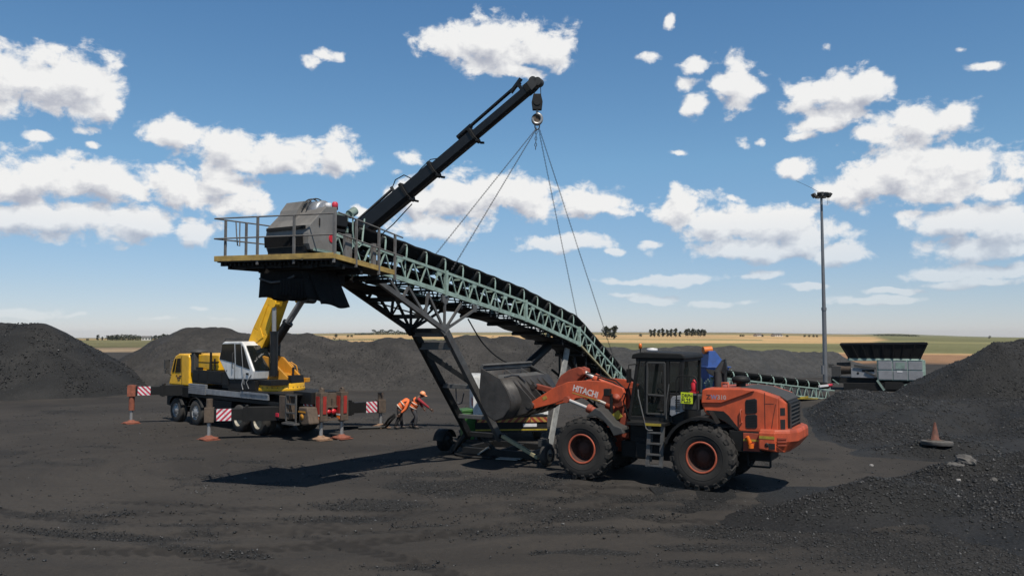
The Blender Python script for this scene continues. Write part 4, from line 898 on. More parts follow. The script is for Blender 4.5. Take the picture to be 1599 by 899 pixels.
    def wheel(c, r, w, name, rubber):
        mb = MB(); mb.lathe([(r*.62,-w/2),(r*.9,-w/2),(r,-w*.36),(r,w*.36),(r*.9,w/2),(r*.62,w/2)], (0,0,0), 'y', 28); o = mb.build(name, rubber, t); o.location = c
        mb = MB(); mb.lathe([(0,-w*.3),(r*.64,-w*.42),(r*.64,w*.42),(0,w*.3)], (0,0,0), 'y', 24); mb.build('rim', M['rim_cream'] if rubber is M['truck_tyre'] else M['black_steel'], o); return o
    wheel((1.2,2.45,.31), .31, .22, 'wheel', M['truck_tyre']); wheel((.35,-1.95,.33), .33, .24, 'wheel', M['belt_rubber'])
    mb = MB(); mb.lathe([(.38,-.2),(.40,-.2),(.40,.2),(.38,.2)], (.35,-1.95,.34), 'y', 20, a0=.1, a1=2.9); mb.bar((.35,-1.8,.36),(.5,-1.0,.2),.08); mb.build('mudguard', M['black_steel'], t)
    mb = MB(); mb.bar((.6,1.8,.15),(1.2,2.3,.31),.09); mb.bar((1.2,2.3,.31),(1.0,2.3,.75),.07,.1); mb.tube((1.2,2.25,.31),(1.2,2.6,.31),.05); mb.box(.9,1.3,2.2,2.35,.55,.75); mb.build('axle', M['dark_grey'], t)
    MB().bar((-4.1,.32,3.42),(-2.75,.34,.05),.30,.06,up=(0,1,0)).build('prop_plank', M['plank_pale'], t)
    mb = MB(); mb.tube((-3.2,0,3.45),(-.7,0,2.35),.16,n=14); mb.build('lift_ram', M['black_steel'], t)
    mb = MB(); mb.box(-11.9,-9.6,-.75,.75,.30,.62); mb.prism([(-12.2,.9),(-10.2,1.9),(-10.2,1.5),(-12.2,.5)], -.8, -.72); mb.lathe([(0,-.62),(.25,-.62),(.25,.62),(0,.62)], (-11.6,0,.6), 'y', 18); mb.box(-11.9,-11.4,-.6,.6,.0,.3); mb.build('tail_box', M['black_steel'], t)
    mb = MB()
    for k in range(26):
        x = -4.6 - k*.25; y = -.4 + .8*((k*37) % 10)/10; mb.bar((x, y, zt(x)-.62), (x + .3*((k*13) % 5 - 2)/2, y + .2, zt(x)-1.25), .03 + .03*(k % 3))
    for x in (-5.2,-6.2,-7.2,-8.2): mb.bar((x,-.62,zt(x)-.62),(x,-.62,zt(x)-1.4),.06); mb.bar((x,.5,zt(x)-.62),(x,.5,zt(x)-1.2),.05)
    mb.bar((-4.6,-.62,2.55),(-9.0,-.62,.6),.07); mb.bar((-4.6,.3,2.6),(-8.0,.3,1.2),.06); mb.build('tail_frame', M['black_steel'], t)
    mb = MB(); mb.bar((-6.6,-.9,zt(-6.6)-.4),(-6.6,-.9,zt(-6.6)+.75),.05); mb.lathe([(0,0),(.13,0),(.1,.12),(0,.14)], (-6.6,-.9,zt(-6.6)+.75), 'x', 14); mb.bar((-7.0,-.9,zt(-6.6)+.3),(-6.2,-.9,zt(-6.6)+.35),.05); mb.build('side_lamp', M['aluminium'], t)
    mb = MB(); pts = [(2.1,.2,4.35),(1.2,.2,3.55),(0,.25,2.98),(-1.4,.25,2.9),(-2.6,.1,3.25)]
    sm = []
    for i in range(25):
        f = i/24*4; k = min(int(f), 3); u = f - k; p0 = V(pts[max(k-1,0)]); p1 = V(pts[k]); p2 = V(pts[k+1]); p3 = V(pts[min(k+2,4)])
        sm.append(.5*((2*p1) + (p2-p0)*u + (2*p0-5*p1+4*p2-p3)*u*u + (3*p1-p0-3*p2+p3)*u**3))
    mb.path(sm, .022, 6); mb.build('slack_cable', M['cable_black'], t)
    return t
build_conveyor()

# ------------------------------------------------------------------ truck crane
TRO = V(-8.99, 33.34, 0); TRA = math.atan2(.68, -.73)
CR0 = V(-9.4, 33.7, 0); CRE = V(.92, -.385, 0).normalized(); CRL = V(-CRE.y, CRE.x, 0)
def build_crane():
    t = empty('truck_crane', TRO, TRA)
    tag(t, 'yellow truck crane on outriggers with white operator cab, boom raised over the conveyor', 'truck crane')
    Mi = (Matrix.Translation(TRO) @ Matrix.Rotation(TRA, 4, 'Z')).inverted()
    def cr(r, z, w=0.0): return Mi @ (CR0 + CRE*r + CRL*w + V(0,0,z))
    Y_ = M['yellow_paint']; B = M['black_steel']
    mb = MB(); mb.box(-2.2,8.2,-.45,.45,.85,1.3); mb.box(-2.0,5.7,-1.15,1.15,1.18,1.32)
    for x in (0,1.5,5.1,6.95): mb.tube((x,-.9,.54),(x,.9,.54),.12); mb.box(x-.25,x+.25,-.3,.3,.4,.9)
    mb.box(2.3,4.3,.5,1.1,.62,1.15); mb.box(2.2,4.4,-1.1,-.5,.6,1.15); mb.build('chassis', B, t, bevel=.01)
    first = None
    for x, dual in ((0,1),(1.5,1),(5.1,0),(6.95,0)):
        for s in (1,-1):
            w = .56 if dual else .34; c = (x, s*(1.25 - w/2), .54)
            if first is None or first[0] != dual:
                mb = MB(); r = .54; mb.lathe([(r*.58,-w/2),(r*.9,-w/2),(r*.98,-w*.42),(r,-w*.3),(r,-.02),(r*.96,-.01),(r*.96,.01),(r,.02),(r,w*.3),(r*.98,w*.42),(r*.9,w/2),(r*.58,w/2)], (0,0,0), 'y', 32)
                o = mb.build('wheel', M['truck_tyre'], t)
                mb = MB(); mb.lathe([(.33,w*.47),(.30,w*.36),(.27,w*.2 if dual else w*.36),(.17,w*.18 if dual else w*.44),(.10,w*.34 if dual else w*.62),(0,w*.34 if dual else w*.62)], (0,0,0), 'y', 28); mb.lathe([(.33,-w*.47),(.2,-w*.2),(0,-w*.2)], (0,0,0), 'y', 28)
                for k in range(10):
                    a = k*.628; mb.tube((.22*math.cos(a), w*.17 if dual else w*.38, .22*math.sin(a)), (.22*math.cos(a), w*.28 if dual else w*.5, .22*math.sin(a)), .02, n=6)
                mb.build('rim', M['rim_cream'] if dual else M['rim_steel'], o); first = (dual, o)
            else: o = copy_tree(first[1], t)
            o.location = c; o.rotation_euler.z = 0 if s > 0 else math.pi
    mb = MB()
    for x in (5.1,6.95): mb.lathe([(.62,-.2),(.64,-.2),(.64,.2),(.62,.2)], (x,1.08,.54), 'y', 16, a0=.4, a1=2.74)
    mb.build('mudguard', B, t)
    # driver's cab
    cabp = [(5.88,1.62),(5.90,2.88),(5.99,3.0),(6.92,3.02),(7.24,2.92),(7.42,2.75),(7.70,2.18),(7.84,1.62)]
    mb = MB(); mb.prism(cabp, -1.15, 1.17); cab = mb.build('driver_cab', Y_, t, bevel=.06)
    mb = MB(); mb.prism([(6.66,2.20),(7.22,2.18),(7.02,2.80),(6.70,2.82)], 1.165, 1.185); mb.prism([(7.29,2.20),(7.50,2.19),(7.24,2.78),(7.10,2.80)], 1.165, 1.185); mb.build('side_window', M['dark_glass'], cab)
    mb = MB(); d = .012; mb.hexa([(7.44+d,-1.0,2.72),(7.44+d,1.02,2.72),(7.70+d,1.02,2.20),(7.70+d,-1.0,2.20)], [(7.46+d,-1.0,2.73),(7.46+d,1.02,2.73),(7.72+d,1.02,2.21),(7.72+d,-1.0,2.21)]); mb.build('windscreen', M['dark_glass'], cab)
    mb = MB(); mb.prism([(6.55,1.66),(6.57,1.66),(6.64,2.9),(6.62,2.9)], 1.168, 1.178); mb.box(6.62,6.78,1.172,1.20,2.02,2.06); mb.build('door_seam', M['ink_black'], cab)
    mb = MB()
    for x, z, w, h in ((7.02,1.92,.30,.07),(7.12,2.02,.12,.05),(6.95,1.84,.2,.03)): mb.box(x-w,x,1.17,1.182,z,z+h)
    mb.build('door_badge', M['letter_dark'], cab)
    mb = MB(); mb.box(7.72,7.86,-1.0,1.0,1.66,1.95); mb.build('grille', B, cab)
    mb = MB(); mb.prism([(5.80,1.12),(5.80,1.60),(7.95,1.58),(7.95,1.12)], -1.2, 1.2); mb.prism([(7.5,.62),(7.5,1.14),(8.15,1.14),(8.15,.7)], -1.1, 1.1); mb.build('bumper', B, t, bevel=.03)
    mb = MB(); mb.path([(7.45,1.15,2.70),(7.66,1.34,2.76),(7.66,1.36,2.2),(7.6,1.18,2.05)], .028, 6); mb.box(7.60,7.72,1.24,1.46,2.34,2.74); mb.box(7.58,7.70,1.26,1.44,2.12,2.30); mb.build('mirror', M['dark_grey'], t, bevel=.02)
    mb = MB(); mb.box(5.56,5.84,.78,1.12,2.20,3.06); mb.lathe([(0,0),(.36,0),(.38,.05),(.30,.14),(0,.17)], (5.75,.80,3.06), 'z', 24); mb.build('air_intake', M['dark_grey'], t, bevel=.02)
    mb = MB(); mb.box(3.7,5.5,-.4,.95,2.36,3.0); mb.box(4.75,5.3,.5,1.0,2.28,2.36); mb.build('engine_cover', Y_, t, bevel=.03)
    mb = MB(); mb.box(3.72,5.48,.951,.958,2.66,2.69); mb.tube((4.25,1.02,2.3),(4.25,1.02,3.12),.05); mb.tube((3.95,1.0,2.3),(3.95,1.0,2.85),.035); mb.bar((3.6,1.0,2.72),(4.2,1.0,2.72),.04); mb.box(4.95,5.4,1.0,1.1,2.36,2.46); mb.build('exhaust_stack', B, t)
    mb = MB(); mb.box(2.45,5.55,-1.18,1.18,1.80,2.34); mb.box(5.0,5.5,1.182,1.20,1.9,2.2); mb.box(4.2,4.8,1.182,1.195,1.9,2.25); mb.box(3.0,4.0,1.182,1.195,1.88,2.28); mb.build('engine_box', B, t, bevel=.02)
    mb = MB()
    for k in range(6): mb.box(4.22,5.72,1.20,1.275,1.335+k*.072,1.39+k*.072)
    mb.box(4.22,5.72,1.16,1.20,1.33,1.76); mb.box(-.7,4.2,1.16,1.24,1.36,1.58)
    for k in range(12): mb.box(-.65+k*.40,-.63+k*.40,1.24,1.25,1.37,1.57)
    mb.box(-.7,1.3,1.24,1.27,1.54,1.62); mb.build('side_panel', M['aluminium'], t, bevel=.004)
    # deck and rear gear
    mb = MB(); mb.box(-2.3,2.4,-1.2,1.2,1.60,1.66); mb.box(-2.0,2.4,-.9,.9,1.3,1.62); mb.box(-2.9,-1.7,-.6,.75,1.3,1.74); mb.build('deck', B, t, bevel=.01)
    mb = MB(); mb.box(-2.15,-1.50,.95,1.24,.74,1.60); mb.build('rear_locker', M['rust_brown'], t, bevel=.02)
    mb = MB()
    for x in (-2.02,-2.66): mb.bar((x,1.25,.62),(x,1.25,1.66),.05)
    for z in (.66,1.0,1.32,1.64): mb.bar((-2.02,1.25,z),(-2.66,1.25,z),.05)
    mb.box(-2.75,-1.95,1.15,1.40,.58,.64); mb.build('step_ladder', M['frame_grey'], t)
    mb = MB(); mb.box(-1.52,-1.35,1.25,1.29,.80,.94); mb.build('reflector', M['sign_red'], t)
    mb = MB(); mb.prism([(-2.5,1.22),(-3.05,1.22),(-3.25,.62),(-2.75,.55),(-2.55,.72)], .60, 1.05); tk = mb.build('fuel_tank', M['rust_brown'], t, bevel=.05)
    mb = MB(); mb.box(-2.98,-2.52,1.055,1.065,1.02,1.08); mb.lathe([(0,0),(.11,0),(.11,.015),(0,.015)], (-2.75,1.05,.86), 'y', 18); mb.build('warning_label', M['amber_paint'], tk)
    # slewing ring and column
    mb = MB(); mb.lathe([(0,1.66),(1.0,1.66),(1.0,1.76),(.98,1.78),(.98,1.95),(.86,1.95),(.86,1.84),(0,1.84)], (.5,0,0), 'z', 48); ring = mb.build('slewing_ring', Y_, t, bevel=.008)
    mb = MB()
    for k in range(30):
        a = k*2*math.pi/30; mb.tube((.5+.982*math.cos(a),.982*math.sin(a),1.80),(.5+1.0*math.cos(a),1.0*math.sin(a),1.80),.022,n=6)
    mb.build('bolt_row', M['rust_brown'], ring)
    MB().lathe([(0,1.60),(1.06,1.60),(1.06,1.665),(0,1.665)], (.5,0,0), 'z', 40).build('ring_base', B, ring)
    mb = MB()
    for w in (-.42,.42):
        pl = [(-.95,1.9),(.75,1.9),(.78,2.2),(.35,2.55),(-.10,2.95),(-.42,3.02),(-.75,2.75),(-1.25,2.75),(-1.3,2.2)]
        a = [cr(r,z,w-.05) for r,z in pl]; b = [cr(r,z,w+.05) for r,z in pl]; n = len(pl); mb.add(a+b, [tuple(range(n)), tuple(range(2*n-1,n-1,-1))] + [(i,n+i,n+(i+1)%n,(i+1)%n) for i in range(n)])
    mb.hexa([cr(-.8,1.9,-.38),cr(.5,1.9,-.38),cr(.5,1.9,.38),cr(-.8,1.9,.38)], [cr(-.6,2.4,-.38),cr(.3,2.3,-.38),cr(.3,2.3,.38),cr(-.6,2.4,.38)]); mb.build('slewing_column', M['amber_paint'], t, bevel=.02)
    mb = MB(); c = cr(-.05,2.40,.62); 
    mb.path([cr(-.05+.26*math.cos(a),2.45+.26*math.sin(a),.66) for a in np.arange(0,6.3,.35)], .05, 6, closed=False); mb.path([cr(.3,2.1,.6),cr(.45,2.3,.65),cr(.4,2.6,.6),cr(.2,2.75,.5)], .03, 6); mb.build('hydraulic_hose', M['amber_paint'], t)
    mb = MB(); mb.hexa([cr(.55,1.95,-.4),cr(.95,1.95,-.4),cr(.95,1.95,.4),cr(.55,1.95,.4)], [cr(.6,2.25,-.4),cr(.9,2.25,-.4),cr(.9,2.25,.4),cr(.6,2.25,.4)])
    for k in range(5): mb.tube(cr(.45+.1*k,2.25,.3-.12*k), cr(.5+.08*k,2.5+.06*(k%2),.3-.12*k), .04, n=8)
    mb.path([cr(.1,2.2,.5),cr(.3,2.5,.7),cr(.6,2.45,.6),cr(.7,2.1,.5)], .025, 6); mb.build('valve_block', B, t)
    mb = MB(); mb.hexa([cr(.05,1.95,.55),cr(.95,1.95,.55),cr(.95,1.95,.78),cr(.05,1.95,.78)], [cr(.05,2.12,.55),cr(.95,2.12,.55),cr(.95,2.12,.78),cr(.05,2.12,.78)]); mb.build('ring_guard', M['amber_paint'], t, bevel=.01)
    # operator cab
    op = [(3.24,2.86),(2.98,3.50),(2.81,3.58),(1.40,3.60),(1.18,3.42),(.46,2.45),(.55,2.10),(2.37,2.05)]
    oc = MB(); oc.prism(op, .22, 1.20); oc = oc.build('operator_cab', M['white_paint'], t, bevel=.05)
    mb = MB(); mb.prism([(3.14,2.86),(2.93,3.48),(1.98,3.50),(1.93,2.72)], 1.198, 1.212); mb.prism([(1.84,3.49),(1.46,3.50),(1.24,3.36),(.72,2.50),(1.80,2.66)], 1.198, 1.212); mb.build('side_window', M['dark_glass'], oc)
    mb = MB(); e = .014; mb.hexa([(1.16-e,.28,3.42),(1.16-e,1.13,3.42),(.46-e,1.13,2.46),(.46-e,.28,2.46)], [(1.15-e,.28,3.44),(1.15-e,1.13,3.44),(.45-e,1.13,2.48),(.45-e,.28,2.48)]); mb.build('windscreen', M['dark_glass'], oc)
    mb = MB(); mb.box(1.88,1.90,1.20,1.21,2.06,3.5); mb.box(.80,.98,1.205,1.23,2.28,2.36); mb.lathe([(0,0),(.03,0),(.03,.01),(0,.01)], (2.55,1.20,2.40), 'y', 10); mb.build('door_seam', M['ink_black'], oc)
    mb = MB(); mb.path([(1.35,1.25,3.55),(1.2,1.28,3.0),(1.1,1.28,2.4),(1.0,1.28,1.9)], .012, 5); mb.path([(1.1,1.24,2.3),(1.15,1.3,1.9),(1.05,1.3,1.7)], .02, 5); mb.path([(.6,1.2,2.3),(.8,1.3,2.0),(.7,1.25,1.75)], .02, 5); mb.build('cab_cable', M['rod_steel'], oc); mb = MB(); mb.path([(2.9,1.12,3.60),(2.85,1.12,3.68),(1.45,1.12,3.69),(1.4,1.12,3.62)], .018, 6); mb.path([(2.0,1.12,3.6),(2.0,1.12,3.69)], .012, 5); mb.path([(1.98,1.22,2.5),(1.98,1.27,2.55),(1.98,1.27,3.1),(1.98,1.22,3.15)], .015, 6); mb.build('grab_rail', M['dark_grey'], oc)
    mb = MB(); mb.box(.4,3.0,.2,1.15,1.68,2.06); mb.box(-.5,1.2,.2,1.0,1.9,2.1); mb.build('cab_mount', B, t)
    # main boom with its two lift rams
    A = V(-1.42,2.55,0); Bq = V(.10,5.70,0); d = (Bq-A).normalized(); nrm = V(-d.y, d.x, 0)
    def bx(f0, f1, th0, th1, w): 
        L0 = A + (Bq-A)*f0; L1 = A + (Bq-A)*f1
        c = [(L0 - nrm*th0/2), (L0 + nrm*th0/2), (L1 + nrm*th1/2), (L1 - nrm*th1/2)]
        return [cr(q.x,q.y,-w) for q in c], [cr(q.x,q.y,w) for q in c]
    mb = MB(); mb.hexa(*bx(0,.45,.62,.80,.29)); mb.hexa(*bx(.45,.86,.80,.62,.29)); mb.hexa(*bx(.86,1.03,.62,.5,.30))
    for w in (.3,-.3):
        pl = [(-.95,3.5),(-.55,3.75),(-.70,4.15),(-.35,5.05),(-.6,4.9)]
        mb.add([cr(r,z,w-.02) for r,z in pl] + [cr(r,z,w+.02) for r,z in pl], [tuple(range(5)), tuple(range(9,4,-1))] + [(i,5+i,5+(i+1)%5,(i+1)%5) for i in range(5)])
    mbo = mb.build('main_boom', Y_, t, bevel=.02); mb = MB(); mb.hexa([cr(-1.0,4.02,.296),cr(-.86,4.02,.296),cr(-.86,4.14,.296),cr(-1.0,4.14,.296)], [cr(-1.0,4.02,.302),cr(-.86,4.02,.302),cr(-.86,4.14,.302),cr(-1.0,4.14,.302)]); mb.build('boom_sticker', M['letter_grey'], mbo)
    for w, r0, z0, r1, z1 in ((.58,-.62,2.12,-.52,5.10), (-.58,.22,2.35,.18,5.10)):
        mb = MB(); p0 = cr(r0,z0,w); p1 = cr(r1,z1,w); mb.tube(p0, p0.lerp(p1,.58), .155, n=16); mb.tube(p0 - V(0,0,.12), p0 + V(0,0,.1), .19, n=14); mb.tube(p0.lerp(p1,.56), p0.lerp(p1,.60), .17, n=16); rm = mb.build('lift_ram', M['black_gloss'], t)
        MB().tube(p0.lerp(p1,.58), p1, .085, n=14).build('piston_rod', M['rod_steel'], rm)
        mb = MB(); q = cr(r1,z1,w); mb.tube(cr(r1,z1,w-.13), cr(r1,z1,w+.13), .17, n=16); mb.hexa([cr(r1-.28,z1-.08,w*.45),cr(r1+.12,z1-.12,w*.45),cr(r1+.12,z1-.12,w*1.15),cr(r1-.28,z1-.08,w*1.15)], [cr(r1-.2,z1+.2,w*.45),cr(r1+.2,z1+.16,w*.45),cr(r1+.2,z1+.16,w*1.15),cr(r1-.2,z1+.2,w*1.15)]); mb.build('ram_lug', Y_, t, bevel=.02)
    mb = MB(); p0 = cr(-.55,3.2,.12); p1 = cr(1.0,5.25,.12); mb.tube(p0, p0.lerp(p1,.55), .19, n=16); mb.tube(p0.lerp(p1,.53), p0.lerp(p1,.57), .22, n=16); mb.path([cr(-.5,3.5,.35),cr(-.1,4.0,.36),cr(.3,4.4,.34)], .03, 6); rm = mb.build('boom_ram', M['black_gloss'], t)
    mb = MB()
    for w in (.02,.24): mb.tube(p0.lerp(p1,.56) + (cr(0,0,w)-cr(0,0,.12)), p1 + (cr(0,0,w)-cr(0,0,.12)), .075, n=12)
    mb.build('piston_rod', M['rod_steel'], rm)
    mb = MB(); mb.hexa([cr(.62,5.15,.18),cr(1.12,5.12,.18),cr(1.12,5.12,.40),cr(.62,5.15,.40)], [cr(.45,5.5,.18),cr(1.15,5.48,.18),cr(1.15,5.48,.40),cr(.45,5.5,.40)]); mb.tube(cr(1.0,5.27,.05), cr(1.0,5.27,.46), .12, n=14); mb.build('ram_lug', Y_, t, bevel=.02)
    mb = MB(); mb.tube(cr(1.32,5.30,-.2), cr(1.32,5.30,.42), .19, n=16); mb.hexa([cr(.9,5.2,-.1),cr(1.5,5.2,-.1),cr(1.5,5.2,.38),cr(.9,5.2,.38)], [cr(.9,5.9,-.1),cr(1.5,5.9,-.1),cr(1.5,5.9,.38),cr(.9,5.9,.38)]); mb.build('elbow_pin', B, t)
    # telescopic jib
    E0 = V(.35,5.50,0); J = V(.826,.563,0).normalized(); JN = V(-J.y, J.x, 0)
    def jp(a, n, w=0): q = E0 + J*a + JN*n; return cr(q.x, q.y, w)
    def sec(a0, a1, th, wd, off=0.0):
        h = th/2; c = [(-h*.55,-wd*.5),(h*.9,-wd*.5),(h,-wd*.42),(h,wd*.42),(h*.9,wd*.5),(-h*.55,wd*.5),(-h,wd*.3),(-h,-wd*.3)]
        a = [jp(a0, n+off, w) for n, w in c]; b = [jp(a1, n+off, w) for n, w in c]; k = len(c); m = MB()
        return m.add(a+b, [tuple(range(k)), tuple(range(2*k-1,k-1,-1))] + [(i,k+i,k+(i+1)%k,(i+1)%k) for i in range(k)])
    for a0, a1, th, wd in ((.0,6.7,.66,.50),(6.6,8.1,.56,.42),(8.0,10.1,.45,.34),(10.0,12.75,.35,.28)): sec(a0,a1,th,wd).build('jib_section', M['black_gloss'], t, bevel=.012)
    for a, th, wd in ((6.68,.78,.60),(8.08,.68,.52),(10.08,.60,.46)):
        c = sec(a-.06,a+.06,th,wd); 
        for w in (-.2,.2): c.bar(jp(a,-th*.45,w), jp(a+.12,-th*.62,w), .08)
        c.build('jib_collar', B, t, bevel=.01)
    sec(12.6,12.95,.42,.32,.02).build('jib_head', B, t, bevel=.02)
    mb = MB()
    for a, n in ((13.02,.12),(13.14,-.02)): mb.tube(jp(a,n,-.15), jp(a,n,.15), .155, n=18)
    mb.hexa([jp(12.8,-.16,-.17),jp(13.12,-.12,-.17),jp(13.12,-.12,.17),jp(12.8,-.16,.17)], [jp(12.8,.2,-.17),jp(13.05,.18,-.17),jp(13.05,.18,.17),jp(12.8,.2,.17)]); mb.build('sheave', M['dark_grey'], t)
    mb = MB(); mb.tube(jp(9.7,.42,.05), jp(12.6,.46,.05), .065, n=10); mb.tube(jp(9.5,.40,.05), jp(10.2,.42,.05), .095, n=10); mb.bar(jp(12.5,.2,.05), jp(12.5,.52,.05), .12); mb.bar(jp(10.1,.2,.05), jp(10.1,.46,.05), .1); mb.bar(jp(12.1,.4,.05), jp(12.7,.56,.05), .14, .1); mb.build('extension_ram', M['black_gloss'], t)
    mb = MB(); mb.tube(jp(3.4,.50,.10), jp(6.2,.56,.10), .055, n=10); mb.bar(jp(6.2,.3,.1), jp(6.2,.66,.1), .1); mb.bar(jp(3.6,.3,.1), jp(3.6,.56,.1), .14); mb.build('extension_ram', M['dark_grey'], t)
    mb = MB(); mb.path([jp(3.2,-.42,.3),jp(4.2,-.52,.32),jp(5.4,-.50,.3),jp(6.5,-.36,.28)], .022, 5); mb.path([jp(6.2,.6,.1),jp(6.5,.78,.1),jp(6.9,.70,.1),jp(7.1,.35,.1)], .022, 5); mb.path([jp(6.9,.35,.22),jp(7.6,.50,.22),jp(8.1,.52,.2),jp(8.5,.28,.2)], .02, 5); mb.bar(jp(3.9,-.35,.1), jp(4.25,-.72,.1), .18); mb.bar(jp(2.2,-.3,.0), jp(4.0,-.42,.0), .22, .12); mb.build('hydraulic_hose', B, t)
    # outriggers: arm with jack, foot plate and chevron board
    def outrigger(root, tip, z0, z1, jtop, zc, jack_mat, board=None, rootw=.34, pad='rust_red', two=True):
        rp = V(root[0], root[1], 0); tp = V(tip[0], tip[1], 0); dv = (tp-rp).normalized(); side = V(-dv.y, dv.x, 0)
        zm = (z0+z1)/2; mb = MB(); L = (tp-rp).length
        mb.bar(rp + V(0,0,zm), rp + dv*(L*.55) + V(0,0,zm), .36, z1-z0+.10) if two else None
        mb.bar(rp + dv*(L*.5 if two else 0) + V(0,0,zm), tp - dv*.08 + V(0,0,zm), .28, z1-z0)
        if two: mb.bar(rp + dv*(L*.5) + V(0,0,z0-.08), rp + dv*(L*.5) + V(0,0,z1+.12), .40, .10, up=(dv.x,dv.y,0))
        o = mb.build('outrigger_arm', B, t, bevel=.01)
        mb = MB(); q = tp; mb.bar(q + V(0,0,z0-.06), q + V(0,0,z1+.06), .30, .34, up=(dv.x,dv.y,0)); mb.tube(q + V(0,0,zc), q + V(0,0,jtop), .12, n=14); mb.build('jack_housing', M[jack_mat], o, bevel=.01)
        mb = MB(); mb.tube(q + V(0,0,.06), q + V(0,0,zc+.1), .072, n=12); mb.build('jack_rod', M['rod_steel'], o)
        mb = MB(); mb.lathe([(0,.02),(.34,.02),(.34,.07),(.16,.11),(.1,.16),(0,.16)], (q.x,q.y,0), 'z', 20); mb.box(q.x-.38,q.x+.36,q.y-.26,q.y+.3,0,.025); mb.build('foot_plate', M[pad], o)
        if board:
            X = V(board); 
            # chevron panel on the side of the arm that faces the yard
            n = side if side.dot(V(*((Mi.to_3x3() @ V(0,-1,0))))) > 0 else -side
            xd = V(0,0,1).cross(n) * 1.0; xd = -xd if False else xd
            wd = .52; hgt = z1 - z0 + .02
            c = tp - dv*(.26 + wd/2) + n*.142 + V(0,0,z0-.01)
            plate('chevron_board', c - xd*(wd/2), xd, (0,0,1), wd, hgt, M['chevron_red'] if board[2] else M['chevron_red_back'], o)
        return o
    outrigger((6.3,.7), (7.74,2.84), 1.24, 1.60, 1.68, .58, 'rust_red', (1,0,0))
    outrigger((-1.35,.95), (.05,3.2), .70, 1.12, 1.50, .62, 'rust_brown', (1,0,1))
    outrigger((-1.1,-.6), (-1.39,-3.63), .68, 1.10, 1.45, .6, 'rust_brown', (1,0,0), pad='pad_wood')
    outrigger((-1.5,.72), (-3.02,.40), 1.24, 1.66, 1.86, .66, 'rust_brown', (1,0,0), pad='pad_wood', two=False)
    outrigger((-1.9,-.36), (-3.22,-.37), .78, 1.6, 1.84, .64, 'rust_brown', pad='rust_red', two=False)
    for (x, y) in ((-3.02,.40),(-3.22,-.37)):
        mb = MB(); mb.box(x-.20,x+.16,y-.16,y+.16,.68,1.74); mb.lathe([(.05,-.04),(.1,-.04),(.1,.04),(.05,.04),(.05,-.04)], (x,y,1.82), 'y', 16); jh = mb.build('jack_frame', M['rust_brown'], t, bevel=.015)
        # lamp strips on the two faces that look back and to the yard
        mb = MB(); mb.box(x-.225,x-.202,y-.07,y+.07,.95,1.60); mb.box(x-.12,x+.08,y+.162,y+.18,.95,1.60); mb.build('tail_lamp', M['red_paint'], jh)
        mb = MB(); mb.box(x-.13,x+.09,y+.162,y+.185,.88,.93); mb.build('lamp_edge', M['sign_white'], jh)
        mb = MB(); mb.box(x-.10,x+.06,y+.162,y+.184,.74,.86); mb.build('side_marker', M['beacon_amber'], jh)
    mb = MB(); mb.bar((-3.05,.3,.74),(-3.2,-.3,.74),.2,.08); mb.bar((-3.15,0,.74),(-3.15,0,1.5),.06); mb.bar((-3.1,.2,1.2),(-3.2,-.3,1.2),.06); mb.box(-3.1,-2.8,-.25,.25,1.1,1.7); mb.build('rear_frame', M['rust_brown'], t)
    mb = MB(); mb.lathe([(0,0),(.1,0),(.1,.05),(0,.06)], (-3.27,0,1.02), 'x', 14); mb.lathe([(0,0),(.08,0),(.08,.05),(0,.06)], (-3.25,.2,1.02), 'x', 14); mb.build('brake_lamp', M['red_bright'], t)
    return t, cr, jp
crane, cr, jp = build_crane()

# hook block and four chains
HK = V(.90, 29.40, 0)
def build_hook():
    t = empty('hook_block', (HK.x, HK.y, 11.0)); tag(t, 'dark hook block with ringed hook hanging from the boom tip', 'crane hook')
    mb = MB(); mb.prism([(-.20,.98),(.20,.98),(.24,1.30),(.16,1.62),(-.16,1.62),(-.24,1.30)], -.12, .12); mb.tube((0,-.15,1.32),(0,.15,1.32),.17,n=18); mb.build('block', M['black_steel'], t, bevel=.02)
    mb = MB(); mb.path([(.16,0,1.6),(.15,0,1.95)], .02, 6); mb.path([(-.12,0,1.6),(-.10,0,1.95)], .02, 6); mb.build('hoist_rope', M['chain_steel'], t)
    mb = MB(); mb.path([(0,0,1.0),(0,0,.86)] + [(.20*math.sin(a)*1.0, 0, .63 + .20*math.cos(a)) for a in np.arange(0, 4.9, .35)], [.06,.055] + [.065]*11 + [.05]*3, 8); mb.build('hook', M['rod_steel'], t)
    mb = MB(); mb.tube((.0,.03,.63),(0,.10,.63),.23,n=22); mb.lathe([(.19,.1),(.25,.1),(.25,.14),(.19,.14),(.19,.1)], (0,0,.63), 'y', 22); mb.build('hook_guard', M['rust_brown'], t)
    t.scale = (.82, .82, .9)
    mb = MB(); mb.path([(.10*math.sin(a), 0, .33 + .13*math.cos(a)) for a in np.arange(0, 6.3, .4)], .03, 6, closed=True); mb.build('ring', M['chain_steel'], t)
    return t
build_hook()
